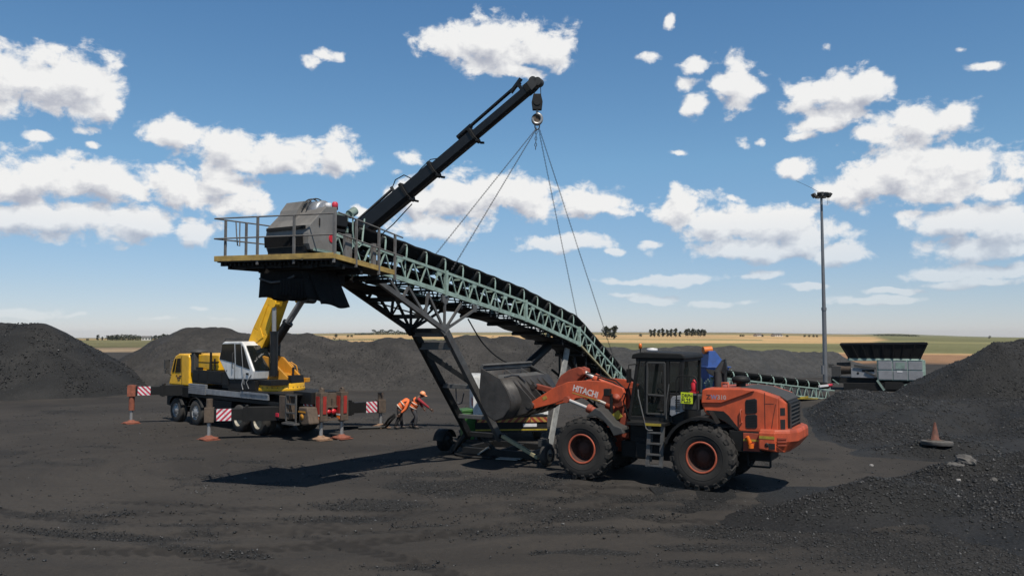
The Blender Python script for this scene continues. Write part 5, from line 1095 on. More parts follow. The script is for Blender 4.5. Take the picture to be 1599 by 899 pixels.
def chain(p0, p1, link, label, sag=0.0, name='lifting_chain', grp='chain slings from the hook to the conveyor'):
    p0 = V(p0); p1 = V(p1); L = (p1-p0).length; n = int(L/(link*.78)); d = (p1-p0).normalized(); u = d.cross(V(0,1,0)).normalized(); v = d.cross(u); mb = MB(); mid = (p0+p1)/2
    for i in range(n):
        c = p0.lerp(p1, (i+.5)/n) + V(0,0,-sag*4*((i+.5)/n)*(1-(i+.5)/n)); a = u if i % 2 else v; h = link/2 - .01; w = link*.25
        pts = [c + d*(h*s1) + a*(w*s2) for s1, s2 in ((1,.45),(.6,1),(-.6,1),(-1,.45),(-1,-.45),(-.6,-1),(.6,-1),(1,-.45))]
        mb.path([q - mid for q in pts], link*.095, 4, closed=True)
    o = mb.build(name, M['chain_steel'], recalc=False); o.location = mid; tag(o, label, 'chain', grp); return o
top = V(HK.x, HK.y, 11.2)
chain(top + V(-.05,0,0), cvw(3.5,-.62,5.62), .075, 'outer left chain sling reaching the far side of the conveyor near its head')
chain(top + V(-.03,0,0), cvw(3.55,.62,5.72), .075, 'inner left chain sling hooked to the near side of the conveyor near its head')
chain(top + V(.05,0,0), cvw(-7.5,-.62,2.7), .075, 'inner right chain sling reaching the far side of the conveyor tail', .05)
chain(top + V(.08,0,0), cvw(-7.7,.62,2.55), .075, 'outer right chain sling hooked to the near side of the conveyor tail')
chain(V(HK.x-.03,HK.y,11.25), V(HK.x-.06,HK.y-.03,10.45), .13, 'short spare bunch of chain dangling straight below the hook', name='spare_chain', grp=None)

# ------------------------------------------------------------------ wheel loader
def build_loader():
    t = empty('wheel_loader', (5.37, 22.1, 0), math.atan2(.485, -.874))
    tag(t, 'big orange wheel loader with black cab and raised dark bucket beside the conveyor base', 'wheel loader')
    O = M['orange_paint']; B = M['black_steel']; G = M['dark_grey']
    # wheels
    R0 = .83; W = .62
    def tyre():
        mb = MB(); prof = [(.375,-W*.42),(.42,-W*.47),(.52,-W*.50),(.60,-W*.515),(.68,-W*.50),(.74,-W*.47),(.775,-W*.40),(.785,-W*.2),(.785,W*.2),(.775,W*.40),(.74,W*.47),(.68,W*.50),(.60,W*.515),(.52,W*.50),(.42,W*.47),(.375,W*.42)]
        mb.lathe(prof, (0,0,0), 'y', 64)
        mb.lathe([(.545,W*.508),(.55,W*.518),(.56,W*.518),(.565,W*.512)], (0,0,0), 'y', 64)
        n = 19
        for k in range(n):
            for s in (1,-1):
                a = 2*math.pi*(k + (.5 if s < 0 else 0))/n; da = 2*math.pi/n*.30
                def P(r, an, y): return (r*math.cos(an), y, r*math.sin(an))
                y0, y1 = s*.015, s*W*.475; sk = .11
                lo = [P(.765,a-da,y0),P(.765,a+da,y0),P(.72,a+da*.9+sk,y1),P(.72,a-da*.9+sk,y1)]; hi = [P(R0,a-da*.85,y0),P(R0,a+da*.85,y0),P(R0-.018,a+da*.75+sk,y1*.985),P(R0-.018,a-da*.75+sk,y1*.985)]
                mb.hexa(lo, hi)
                lo2 = [P(.72,a-da*.9+sk,y1*.9),P(.72,a+da*.9+sk,y1*.9),P(.66,a+da*.7+sk,s*W*.49),P(.66,a-da*.7+sk,s*W*.49)]; hi2 = [P(R0-.02,a-da*.75+sk,y1*.9),P(R0-.02,a+da*.75+sk,y1*.9),P(.715,a+da*.6+sk,s*W*.512),P(.715,a-da*.6+sk,s*W*.512)]
                mb.hexa(lo2, hi2)
        return mb
    first = None
    for x in (0, 3.25):
        for s in (1,-1):
            if first is None:
                o = tyre().build('wheel', M['tyre_rubber'], t)
                mb = MB(); mb.lathe([(.392,W*.36),(.40,W*.47),(.375,W*.485),(.350,W*.46)], (0,0,0), 'y', 48); mb.lathe([(.350,W*.46),(.345,W*.34),(.335,W*.10),(.30,W*.02),(.295,-W*.02)], (0,0,0), 'y', 48, m=1)
                mb.lathe([(.385,-W*.36),(.395,-W*.47),(.35,-W*.46),(.30,-W*.1),(.0,-W*.1)], (0,0,0), 'y', 40); mb.build('rim', [M['rim_orange'], M['rim_dirty']], o)
                mb = MB(); mb.lathe([(.30,-.01),(.29,.015),(.20,.03),(.17,.10),(.15,.13),(0,.14)], (0,0,0), 'y', 32)
                for k in range(16):
                    a = k*2*math.pi/16; mb.tube((.255*math.cos(a),.02,.255*math.sin(a)),(.255*math.cos(a),.05,.255*math.sin(a)),.018,n=6)
                mb.build('hub', M['rim_dirty'], o); first = o
            else: o = copy_tree(first, t)
            o.location = (x, s*1.09, R0); o.rotation_euler = (0, .37*x + .2*s, 0 if s > 0 else math.pi)
    # rear chassis
    mb = MB(); mb.box(-1.5,1.9,-.5,.5,.72,1.5); mb.box(1.2,2.05,-.82,.9,1.05,1.62); mb.tube((0,-.85,.83),(0,.85,.83),.2,n=16); mb.tube((3.25,-.85,.83),(3.25,.85,.83),.2,n=16)
    mb.box(-1.4,-.6,.55,.98,.98,1.5); mb.box(.6,1.9,.5,.95,.62,1.2); mb.bar((-1.0,.75,.62),(-1.55,.75,.62),.05); mb.bar((-1.55,.75,.62),(-1.55,.75,1.0),.05); mb.bar((-1.0,.75,.62),(-1.0,.75,1.0),.05); mb.box(1.9,2.7,-.35,.35,.6,1.3); mb.build('rear_frame', B, t, bevel=.015)
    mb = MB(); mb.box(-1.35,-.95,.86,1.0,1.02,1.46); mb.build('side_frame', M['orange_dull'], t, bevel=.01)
    mb = MB(); mb.box(-1.34,-.96,1.0,1.006,1.26,1.31); mb.build('yellow_band', M['warn_yellow'], t)
    mb = MB(); mb.tube((-1.12,1.02,1.22),(-1.06,1.05,1.38),.05,n=12); mb.tube((-1.15,1.04,1.10),(-1.15,1.04,1.20),.07,n=12); mb.build('side_lamp', M['beacon_amber'], t)
    # hood
    hood = [(.10,2.14),(.05,2.49),(-.02,2.52),(-.94,2.55),(-1.32,2.52),(-1.82,2.36),(-1.80,1.47),(-.86,1.47),(-.80,1.53),(-.53,1.68),(-.20,1.83),(-.04,1.86),(.03,1.93)]
    mb = MB(); n = len(hood); mb.prism(hood, -.98, .98); h = mb.build('hood', O, t, bevel=.045)
    mb = MB(); mb.prism([(.085,2.15),(-.42,2.165),(-1.0,2.39),(-1.25,2.50),(-.94,2.535),(-.02,2.505),(.055,2.48)], .96, 1.022); mb.build('side_panel', O, h, bevel=.018)
    mb = MB(); mb.prism([(-.03,1.975),(-.47,1.965),(-.60,1.86),(-.86,1.535),(-.80,1.52),(-.53,1.70),(-.20,1.85),(-.06,1.89)], .97, .988); mb.build('side_recess', M['slot_black'], h)
    mb = MB(); mb.prism([(-1.01,2.22),(-1.03,2.27),(-1.25,2.31),(-1.30,2.28),(-1.30,1.98),(-1.26,1.95),(-1.05,1.92),(-1.01,1.95)], .975, .992); mb.prism([(-1.01,1.86),(-1.04,1.90),(-1.26,1.925),(-1.30,1.90),(-1.30,1.62),(-1.26,1.58),(-1.05,1.57),(-1.01,1.60)], .975, .992); vt = mb.build('side_vent', M['ink_black'], h, bevel=.01)
    mb = MB()
    for k in range(7): mb.box(-1.29,-1.02,.990,.997,1.99+k*.04,2.0+k*.04); mb.box(-1.29,-1.02,.990,.997,1.63+k*.04,1.64+k*.04)
    mb.build('vent_slat', B, vt)
    mb = MB(); mb.prism([(-1.475,1.48),(-1.475,2.46),(-1.490,2.46),(-1.490,1.48)], .978, .9825); mb.prism([(-1.49,2.19),(-1.70,2.20),(-1.70,2.188),(-1.49,2.178)], .978, .9825); mb.prism([(-1.63,1.6),(-1.68,1.9),(-1.74,2.19),(-1.752,2.19),(-1.692,1.9),(-1.645,1.6)], .978, .984); mb.build('panel_seam', M['ink_black'], h)
    mb = MB(); mb.path([(-.93,.99,2.02),(-.90,1.03,2.02),(-.90,1.03,1.72),(-.93,.99,1.72)], .018, 6); mb.build('grab_handle', M['rim_orange'], h)
    mb = MB(); mb.prism([(-.75,2.545),(-.95,2.56),(-1.33,2.535),(-1.84,2.37),(-1.97,2.28),(-1.97,2.24),(-1.8,2.33),(-1.3,2.50)], -.72, .72); mb.build('hood_top', G, t, bevel=.012)
    # rear module
    mb = MB(); ring = lambda x, w, z0, z1: [(x,-w,z0),(x,w,z0),(x,w,z1),(x,-w,z1)]
    mb.hexa(ring(-1.815,.975,1.50,2.34), ring(-1.95,.80,1.52,2.22)); rm = mb.build('rear_hood', O, t, bevel=.03)
    mb = MB(); mb.hexa(ring(-1.94,.62,1.5,2.26), ring(-2.01,.60,1.5,2.20)); gr = mb.build('grille', B, rm, bevel=.01)
    mb = MB()
    for k in range(7): mb.bar((-2.02,-.58,1.56+k*.095),(-2.02,.58,1.56+k*.095),.03,.02)
    mb.bar((-2.02,-.6,1.5),(-2.02,-.6,2.18),.04); mb.bar((-2.02,.6,1.5),(-2.02,.6,2.18),.04); mb.build('grille_slat', G, gr)
    mb = MB()
    for s in (1,-1):
        for z0, z1 in ((1.57,1.82),(1.92,2.10)):
            f = lambda x, z: (x, s*(.975 - (-1.815-x)/.135*.175 + .004), z); mb.hexa([f(-1.84,z0),f(-1.93,z0),f(-1.93,z1),f(-1.84,z1)], [tuple(V(f(-1.84,z0))+V(-.005,s*.004,0)),tuple(V(f(-1.93,z0))+V(-.005,s*.004,0)),tuple(V(f(-1.93,z1))+V(-.005,s*.004,0)),tuple(V(f(-1.84,z1))+V(-.005,s*.004,0))])
    mb.build('rear_vent', M['ink_black'], rm)
    # counterweight
    def plan(z, e=0.0): return [(-1.38,-1.15+e,z),(-1.74,-1.15+e,z),(-2.06,-.94+e,z),(-2.22+e,-.62,z),(-2.22+e,.62,z),(-2.06,.94-e,z),(-1.74,1.15-e,z),(-1.38,1.15-e,z)]
    A, Bt, C = plan(1.58,.03), plan(1.50), plan(1.30)
    D = [(-1.38,-1.12,1.08),(-1.74,-1.12,1.05),(-1.92,-.9,1.02),(-1.98,-.6,1.02),(-1.98,.6,1.02),(-1.92,.9,1.02),(-1.74,1.12,1.05),(-1.38,1.12,1.08)]
    mb = MB(); vs = D + C + Bt + A; fs = [tuple(range(7,-1,-1)), tuple(range(24,32))] + [(k*8+i,k*8+(i+1)%8,(k+1)*8+(i+1)%8,(k+1)*8+i) for k in range(3) for i in range(8)]; mb.add(vs, fs); cw = mb.build('counterweight', O, t, bevel=.025)
    mb = MB(); mb.prism([(-1.36,1.10),(-1.36,1.52),(-1.76,1.52),(-1.76,1.06)], 1.08, 1.165); mb.build('side_block', O, cw, bevel=.03)
    mb = MB(); mb.box(-1.74,-1.38,1.166,1.172,1.36,1.43); mb.build('yellow_band', M['warn_yellow'], cw)
    mb = MB(); mb.box(-1.75,-1.60,1.166,1.172,1.12,1.26); mb.lathe([(.02,0),(.05,0),(.05,.012),(.02,.012)], (-1.56,1.166,1.22), 'y', 16); mb.build('tow_slot', M['ink_black'], cw)
    mb = MB()
    for z in (1.38,1.30,1.22): mb.bar((-1.80,1.13,z),(-1.99,1.005,z),.02,.035)
    mb.build('tail_lamp', M['orange_dull'], cw)
    # cab
    cab = empty('cab'); cab.parent = t
    P_ = lambda x0, z0, x1, z1, y, w=.08: None
    mb = MB(); y = .80
    for s in (1,-1):
        yy = y*s
        for (a, b, w) in (((2.10,1.62),(1.84,3.22),.10),((1.04,1.62),(1.02,3.22),.10),((.68,2.1),(.65,3.22),.09),((1.66,1.70),(1.60,3.2),.06)): mb.bar((a[0],yy,a[1]),(b[0],yy,b[1]),w,.08)
        mb.bar((2.1,yy,1.66),(.9,yy,1.66),.09,.12); mb.bar((1.9,yy,3.22),(.64,yy,3.22),.08,.10); mb.bar((1.06,yy,1.80),(.62,yy,2.30),.07,.1); mb.bar((.98,yy,2.34),(.66,yy,2.34),.06,.06)
        mb.bar((1.63,yy+.03*s,2.28),(1.04,yy+.03*s,2.28),.05,.06)
    for (x,z) in ((2.1,1.66),(1.86,3.22),(.65,3.22),(.68,2.1)): mb.bar((x,-y,z),(x,y,z),.09,.10)
    mb.box(.62,.95,-.78,.78,1.62,2.06); mb.box(.3,2.05,-.78,.78,1.54,1.66); mb.box(1.95,2.12,-.78,.78,1.66,1.95); cf = mb.build('cab_frame', B, t, bevel=.012)
    bpy.data.objects.remove(cab)
    mb = MB(); rf = [(2.02,3.24),(1.98,3.36),(1.72,3.42),(.66,3.39),(.56,3.34),(.55,3.24)]; mb.prism(rf, -.84, .88); roof = mb.build('cab_roof', B, t, bevel=.03)
    mb = MB(); mb.lathe([(0,0),(.16,0),(.14,.07),(0,.09)], (1.70,.1,3.43), 'z', 20); mb.build('gps_dome', M['sign_white'], roof)
    mb = MB(); mb.lathe([(0,0),(.045,0),(.045,.10),(.03,.14),(0,.14)], (1.95,.35,3.50), 'z', 14); mb.build('beacon', M['beacon_amber'], roof); MB().tube((1.95,.35,3.34),(1.95,.35,3.50),.018,n=8).build('beacon_post', B, roof)
    mb = MB()
    g = M['cab_glass']
    for s in (1,-1):
        yy = y*s; mb.add([(1.60,yy,1.78),(1.08,yy,1.78),(1.06,yy,3.15),(1.56,yy,3.15)], [(0,1,2,3)]); mb.add([(.98,yy,2.40),(.72,yy,2.40),(.70,yy,3.15),(.98,yy,3.15)], [(0,1,2,3)]); mb.add([(2.04,yy,1.75),(1.70,yy,1.75),(1.64,yy,3.15),(1.84,yy,3.15)], [(0,1,2,3)])
    mb.add([(2.10,-.76,1.95),(2.10,.76,1.95),(1.88,.76,3.16),(1.88,-.76,3.16)], [(0,1,2,3)]); mb.add([(.67,-.76,2.38),(.67,.76,2.38),(.65,.76,3.16),(.65,-.76,3.16)], [(0,1,2,3)]); mb.build('cab_glass', g, t, recalc=False)
    mb = MB(); dz = (1.80,3.14)
    for a, b in (((1.60,dz[0]),(1.57,dz[1])),((1.57,dz[1]),(1.09,dz[1])),((1.09,dz[1]),(1.10,dz[0])),((1.10,dz[0]),(1.60,dz[0])),((1.60,2.30),(1.10,2.28))): mb.bar((a[0],.845,a[1]),(b[0],.845,b[1]),.05,.05)
    dr = mb.build('door', M['dark_grey'], t, bevel=.008); mb = MB(); mb.path([(1.16,.88,2.9),(1.16,.91,2.9),(1.16,.91,2.62),(1.16,.88,2.62)], .012, 5); mb.box(1.12,1.2,.87,.9,2.18,2.25); mb.build('handle', B, dr)
    mb = MB(); mb.box(.95,1.3,-.3,.3,1.95,2.1); mb.hexa([(.82,-.28,2.05),(.98,-.28,2.05),(.98,.28,2.05),(.82,.28,2.05)], [(.75,-.26,2.75),(.86,-.26,2.75),(.86,.26,2.75),(.75,.26,2.75)]); mb.hexa([(.76,-.14,2.74),(.84,-.14,2.74),(.84,.14,2.74),(.76,.14,2.74)], [(.74,-.14,2.98),(.82,-.14,2.98),(.82,.14,2.98),(.74,.14,2.98)]); mb.box(.9,1.2,-.2,.2,1.66,1.95); mb.build('driver_seat', M['seat_fabric'], t, bevel=.04)
    mb = MB(); mb.bar((1.75,0,1.66),(1.52,0,2.28),.09); mb.path([(1.50+.07*math.cos(a), .19*math.sin(a), 2.30+.17*math.cos(a)*.6) for a in np.arange(0,6.28,.3)], .018, 6, closed=True); mb.build('steering_wheel', M['black_gloss'], t)
    mb = MB(); mb.prism([(.96,1.80),(.93,2.20),(.88,2.28),(.58,2.33),(.56,1.92),(.90,1.76)], .80, .90); sp = mb.build('louvre_panel', M['silver_panel'], t, bevel=.015)
    mb = MB()
    for k in range(6): mb.box(.68,.80,.90,.906,1.90+k*.055,1.93+k*.055)
    mb.build('louvre', M['ink_black'], sp)
    mb = MB(); mb.box(.15,.60,.55,.98,1.95,2.34); mb.build('cab_side_box', G, t, bevel=.03)
    # steps, rails
    mb = MB(); mb.box(.98,2.0,.82,1.28,1.53,1.60); mb.build('step_deck', B, t); mb = MB(); mb.box(1.06,1.50,1.281,1.29,1.535,1.60); mb.build('deck_edge', M['warn_yellow'], t)
    mb = MB()
    for x in (1.40,1.04): mb.bar((x,1.20,1.53),(x+.06,1.22,.48),.05,.10)
    for k in range(4): z = .52 + k*.28; mb.bar((1.44,1.20,z),(1.08,1.20,z),.16,.04)
    mb.bar((1.36,1.12,1.4),(1.4,1.12,.6),.04); mb.build('ladder', M['frame_grey'], t)
    mb = MB(); mb.path([(1.70,1.22,2.45),(1.68,1.26,2.30),(1.47,1.28,1.46),(1.40,1.28,1.41),(1.30,1.24,1.42)], .02, 6); mb.path([(1.02,1.0,1.7),(1.0,1.05,2.1),(.92,1.05,2.6)], .016, 6); mb.build('handrail', M['frame_grey'], t)
    mb = MB(); mb.path([(.68,1.18,2.0),(.68,1.18,2.70),(.65,1.18,2.79),(.58,1.18,2.83),(.24,1.18,2.83),(.17,1.18,2.79),(.14,1.18,2.70),(.14,1.18,1.95)], .018, 6); mb.path([(.40,1.18,2.83),(.40,1.18,2.05)], .012, 5); mb.build('guard_rail', B, t)
    pl = plate('number_plate', (.56,1.20,2.14), (-1,0,-.02), (0,0,1), .31, .28, M['plate_yellow'], t)
    text_obj('plate_text', 'DRPH', .115, (.535,1.2075,2.30), (-1,0,-.02), (0,0,1), M['ink_black'], pl, .002, .002, .95); text_obj('plate_text', 'FL25', .155, (.545,1.2075,2.165), (-1,0,-.02), (0,0,1), M['ink_black'], pl, .002, .003, .82)
    mb = MB(); mb.lathe([(0,0),(.075,.01),(.08,.05),(.08,.20),(.04,.26),(.02,.30),(0,.30)], (.24,1.10,2.44), 'z', 18); mb.box(.16,.32,1.0,1.2,2.40,2.44); mb.build('fire_extinguisher', M['red_bright'], t)
    # mudguards
    mb = MB(); arc = lambda cx, r, a0, a1, n: [(cx + r*math.cos(a), .83 + r*math.sin(a)) for a in np.linspace(a0, a1, n)]
    inn = arc(0, .93, 2.0, .30, 12); outp = arc(0, 1.0, .34, 1.9, 12)
    for s in (1,-1): mb = MB(); mb.prism(inn + [(1.0,1.16)] + outp + [(-.2,1.98)], s*.80, s*1.36); mb.build('rear_mudguard', B, t, bevel=.015)
    for s in (1,-1):
        mb = MB(); mb.prism([(3.12,1.66),(3.10,1.72),(2.86,1.93),(2.70,1.86),(2.32,1.50),(2.12,1.44),(2.06,1.30),(2.34,1.22),(2.45,1.42),(2.62,1.60),(2.85,1.72)], s*.84, s*1.36); mb.build('front_mudguard', G, t, bevel=.02)
    # front frame and lift arms
    mb = MB()
    for s in (1,-1): mb.prism([(2.18,1.05),(2.62,1.05),(2.74,1.65),(2.62,1.95),(2.72,2.26),(2.58,2.40),(2.26,2.42),(2.16,2.0)], s*.36, s*.52)
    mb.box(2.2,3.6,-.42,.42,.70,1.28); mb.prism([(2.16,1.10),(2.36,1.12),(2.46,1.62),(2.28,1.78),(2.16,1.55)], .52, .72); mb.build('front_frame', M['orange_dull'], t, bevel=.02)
    arm = [(2.26,2.30),(2.32,2.44),(2.50,2.50),(2.82,2.60),(3.40,2.62),(3.95,2.56),(4.36,2.40),(5.06,1.98),(5.16,1.92),(5.16,1.80),(5.04,1.76),(4.34,1.95),(3.97,2.09),(3.80,2.02),(3.70,2.12),(3.40,2.13),(2.95,2.10),(2.66,1.98),(2.45,1.90),(2.28,1.98)]
    la = None
    for s in (1,-1):
        mb = MB(); mb.prism(arm, s*.62, s*.76); a = mb.build('lift_arm', O, t, bevel=.015)
        mb = MB(); mb.lathe([(0,0),(.13,0),(.13,.03),(.06,.035),(.06,.05),(0,.05)], (2.50,s*.76,2.16), 'y', 24) if s > 0 else mb.lathe([(0,0),(.13,0),(.13,-.03),(0,-.05)], (2.50,s*.76,2.16), 'y', 24); mb.build('pivot_pin', M['orange_dull'], a); mb = MB(); mb.lathe([(0,-.02),(.08,-.02),(.08,.02),(0,.02)], (5.06,s*.76,1.87), 'y', 16); mb.build('bucket_pin', M['orange_dull'], a)
        if s > 0: la = a
    xd = V(-.86,0,-.215); yd = V(-.215,0,.86)
    text_obj('maker_lettering', 'HITACHI', .235, (3.80,.7605,2.335), xd, yd, M['letter_white'], la, .003, .007, .84)
    q = [V(3.80,.761,2.285), V(2.96,.761,2.075), V(2.96,.761,2.045), V(3.80,.761,2.255)]; mb = MB(); mb.hexa([q[3],q[2],q[1],q[0]], [p + V(0,.003,0) for p in (q[3],q[2],q[1],q[0])]); mb.build('gold_stripe', M['gold_stripe'], la)
    mb = MB(); mb.bar((4.72,.762,2.06),(4.60,.762,2.12),.10,.01,up=(0,1,0)); mb.build('arm_sticker', M['gold_stripe'], la)
    mb = MB(); mb.tube((4.30,-.66,2.22),(4.30,.66,2.22),.14,n=18); mb.build('cross_tube', M['orange_dull'], t, bevel=.01)
    mb = MB(); mb.box(2.62,2.80,.765,.93,2.22,2.42); mb.box(2.58,2.66,.765,.84,1.55,2.28); mb.build('work_lamp', B, t, bevel=.02)
    mb = MB()
    for s in (1,-1): mb.prism([(4.62,2.10),(4.58,2.42),(4.42,2.70),(4.16,2.87),(3.86,2.96),(3.70,2.90),(3.68,2.76),(3.86,2.62),(4.10,2.30),(4.30,2.08)], s*.10, s*.24)
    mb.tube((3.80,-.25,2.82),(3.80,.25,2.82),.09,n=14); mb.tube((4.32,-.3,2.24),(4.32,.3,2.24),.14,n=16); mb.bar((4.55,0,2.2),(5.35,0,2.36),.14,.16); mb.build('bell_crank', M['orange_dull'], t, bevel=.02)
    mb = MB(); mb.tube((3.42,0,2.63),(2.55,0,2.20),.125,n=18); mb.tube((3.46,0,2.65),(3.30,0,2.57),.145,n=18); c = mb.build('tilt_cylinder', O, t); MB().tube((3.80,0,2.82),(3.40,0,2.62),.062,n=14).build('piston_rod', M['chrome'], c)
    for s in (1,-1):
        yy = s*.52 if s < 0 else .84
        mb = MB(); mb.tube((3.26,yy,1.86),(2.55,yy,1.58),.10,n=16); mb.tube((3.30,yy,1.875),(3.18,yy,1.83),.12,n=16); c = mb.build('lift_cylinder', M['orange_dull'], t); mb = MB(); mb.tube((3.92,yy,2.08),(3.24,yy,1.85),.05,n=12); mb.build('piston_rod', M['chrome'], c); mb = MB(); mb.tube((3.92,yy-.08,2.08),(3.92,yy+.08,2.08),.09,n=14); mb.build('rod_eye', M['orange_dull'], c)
    mb = MB(); mb.bar((2.72,.84,1.52),(2.32,.90,1.78),.20,.03,up=(0,1,0)); mb.bar((2.60,.86,1.40),(2.46,.88,1.62),.10,.04,up=(0,1,0)); mb.build('sticker_plate', M['warn_yellow'], t)
    mb = MB(); mb.path([(2.3,.45,2.35),(2.7,.3,2.62),(3.2,.25,2.72),(3.6,.2,2.80)], .022, 6); mb.path([(2.3,.3,2.3),(2.8,.2,2.55),(3.3,.15,2.68)], .022, 6); mb.path([(2.2,.5,1.9),(2.45,.62,1.6),(2.3,.6,1.2),(2.05,.5,1.0)], .03, 6); mb.path([(2.1,.3,1.8),(2.3,.5,1.5),(2.2,.5,1.1),(2.0,.4,.9)], .03, 6); mb.build('hydraulic_hose', B, t)
    # bucket, curled back
    bp = [(6.30,2.92),(6.36,2.25),(6.26,1.84),(6.10,1.60),(5.86,1.46),(5.58,1.56),(5.38,1.82),(5.34,2.05),(5.46,2.32),(5.69,2.64)]
    mb = MB(); P = [[(x, y, z) for y in (-1.5, 1.5)] for x, z in bp]; mb.grid(P, smooth=True); bk = mb.build('bucket', M['bucket_steel'], t, solid=.045)
    for s in (1,-1): MB().prism(bp, s*1.48, s*1.53).build('bucket_side', M['bucket_steel'], bk, bevel=.008)
    mb = MB(); mb.bar((6.30,-1.52,2.93),(6.30,1.52,2.93),.07,.10); mb.prism([(6.32,2.94),(6.26,2.95),(6.22,3.0),(6.30,3.04)], -1.5, 1.5); mb.build('cutting_edge', M['frame_grey'], bk)
    mb = MB(); mb.hexa([(5.66,-1.5,2.60),(5.74,-1.5,2.63),(5.74,1.5,2.63),(5.66,1.5,2.60)], [(5.98,-1.3,2.72),(6.02,-1.3,2.70),(6.02,1.1,2.70),(5.98,1.1,2.72)])
    mb.bar((6.28,-1.45,2.9),(5.7,-1.45,2.62),.05,.04); mb.prism([(6.25,2.85),(5.75,2.60),(6.1,2.5)], .2, .24); mb.prism([(6.25,2.85),(5.75,2.60),(6.1,2.5)], -.8, -.76); mb.build('spill_guard', M['frame_grey'], bk)
    mb = MB()
    for yy in (-.95,-.62,-.15,.15,.62,.90): mb.prism([(5.62,2.58),(5.28,2.30),(5.02,2.05),(4.98,1.80),(5.18,1.66),(5.60,1.52)], yy-.03, yy+.03)
    mb.tube((5.08,-.98,1.87),(5.08,.95,1.87),.08,n=14); mb.tube((5.33,-.2,2.36),(5.33,.2,2.36),.08,n=14); mb.build('bucket_ear', M['bucket_steel'], bk)
    mb = MB(); mb.path([(5.72,1.2,2.66),(5.70,.8,2.70),(5.66,.5,2.68),(5.5,.35,2.5)], .025, 6); mb.bar((5.62,1.45,2.50),(5.66,1.45,2.57),.03); mb.build('bucket_chain', M['chain_steel'], bk)
    # coal left in the bucket
    mb = MB(); P = [[(5.62 + .62*i/8, -1.44 + 2.88*j/20, 2.20 + .14*math.sin(j*1.3)*math.sin(i*.9) + .04*random.random()) for j in range(21)] for i in range(9)]; mb.grid(P, smooth=False); mb.build('coal_load', M['coal_lumpy'], bk)
    # stack, precleaner, lettering on the hood
    mb = MB(); mb.tube((-.16,.3,2.5),(-.16,.3,2.92),.105,n=18); mb.tube((-.16,.3,2.90),(-.32,.3,3.20),.105,.06,n=18); mb.build('exhaust', G, t, bevel=.004)
    mb = MB(); mb.prism([(-.22,2.95),(-.30,3.22),(-.36,3.25),(-.40,2.98),(-.34,2.85)], .24, .36); mb.tube((-.34,.3,2.6),(-.34,.3,2.95),.05,n=10); mb.build('exhaust_shield', M['ink_black'], t)
    mb = MB(); mb.tube((-.70,.1,2.5),(-.70,.1,2.66),.12,n=18); mb.lathe([(0,2.64),(.20,2.64),(.235,2.68),(.235,2.74),(.20,2.79),(.08,2.82),(0,2.82)], (-.70,.1,0), 'z', 26); mb.build('air_precleaner', B, t)
    mb = MB(); mb.path([(-.30,.45,2.53),(-.30,.45,2.64),(-.46,.45,2.64),(-.46,.45,2.53)], .03, 6); mb.build('lift_eye', M['rim_orange'], h)
    z0 = 2.26; tx = (-1,0,0); ty = (0,0,1); yy = 1.0225
    text_obj('model_lettering', 'Z', .15, (-.05,yy,z0), tx, ty, M['letter_dark'], h, .002, .006, 1.05); text_obj('model_lettering', 'W', .15, (-.165,yy,z0), tx, ty, M['letter_violet'], h, .002, .006, .95); text_obj('model_lettering', '310', .15, (-.325,yy,z0), tx, ty, M['letter_grey'], h, .002, .005, 1.0)
    # mirrors
    mb = MB(); mb.path([(1.86,.85,3.1),(1.98,1.15,3.08),(1.98,1.18,2.8)], .018, 6); mb.box(1.94,2.0,1.05,1.28,2.62,2.98); mb.build('mirror', B, t, bevel=.02)
    mb = MB(); mb.path([(2.12,.86,1.7),(2.2,1.0,2.1),(2.02,.95,2.6)], .02, 6); mb.build('front_rail', B, t)
    MB().box(1.9,2.35,.45,.8,.62,1.05).build('tool_box', B, t, bevel=.02); MB().box(1.2,1.85,.75,1.05,.66,1.05).build('tool_box', B, t, bevel=.02)
    return t
build_loader()

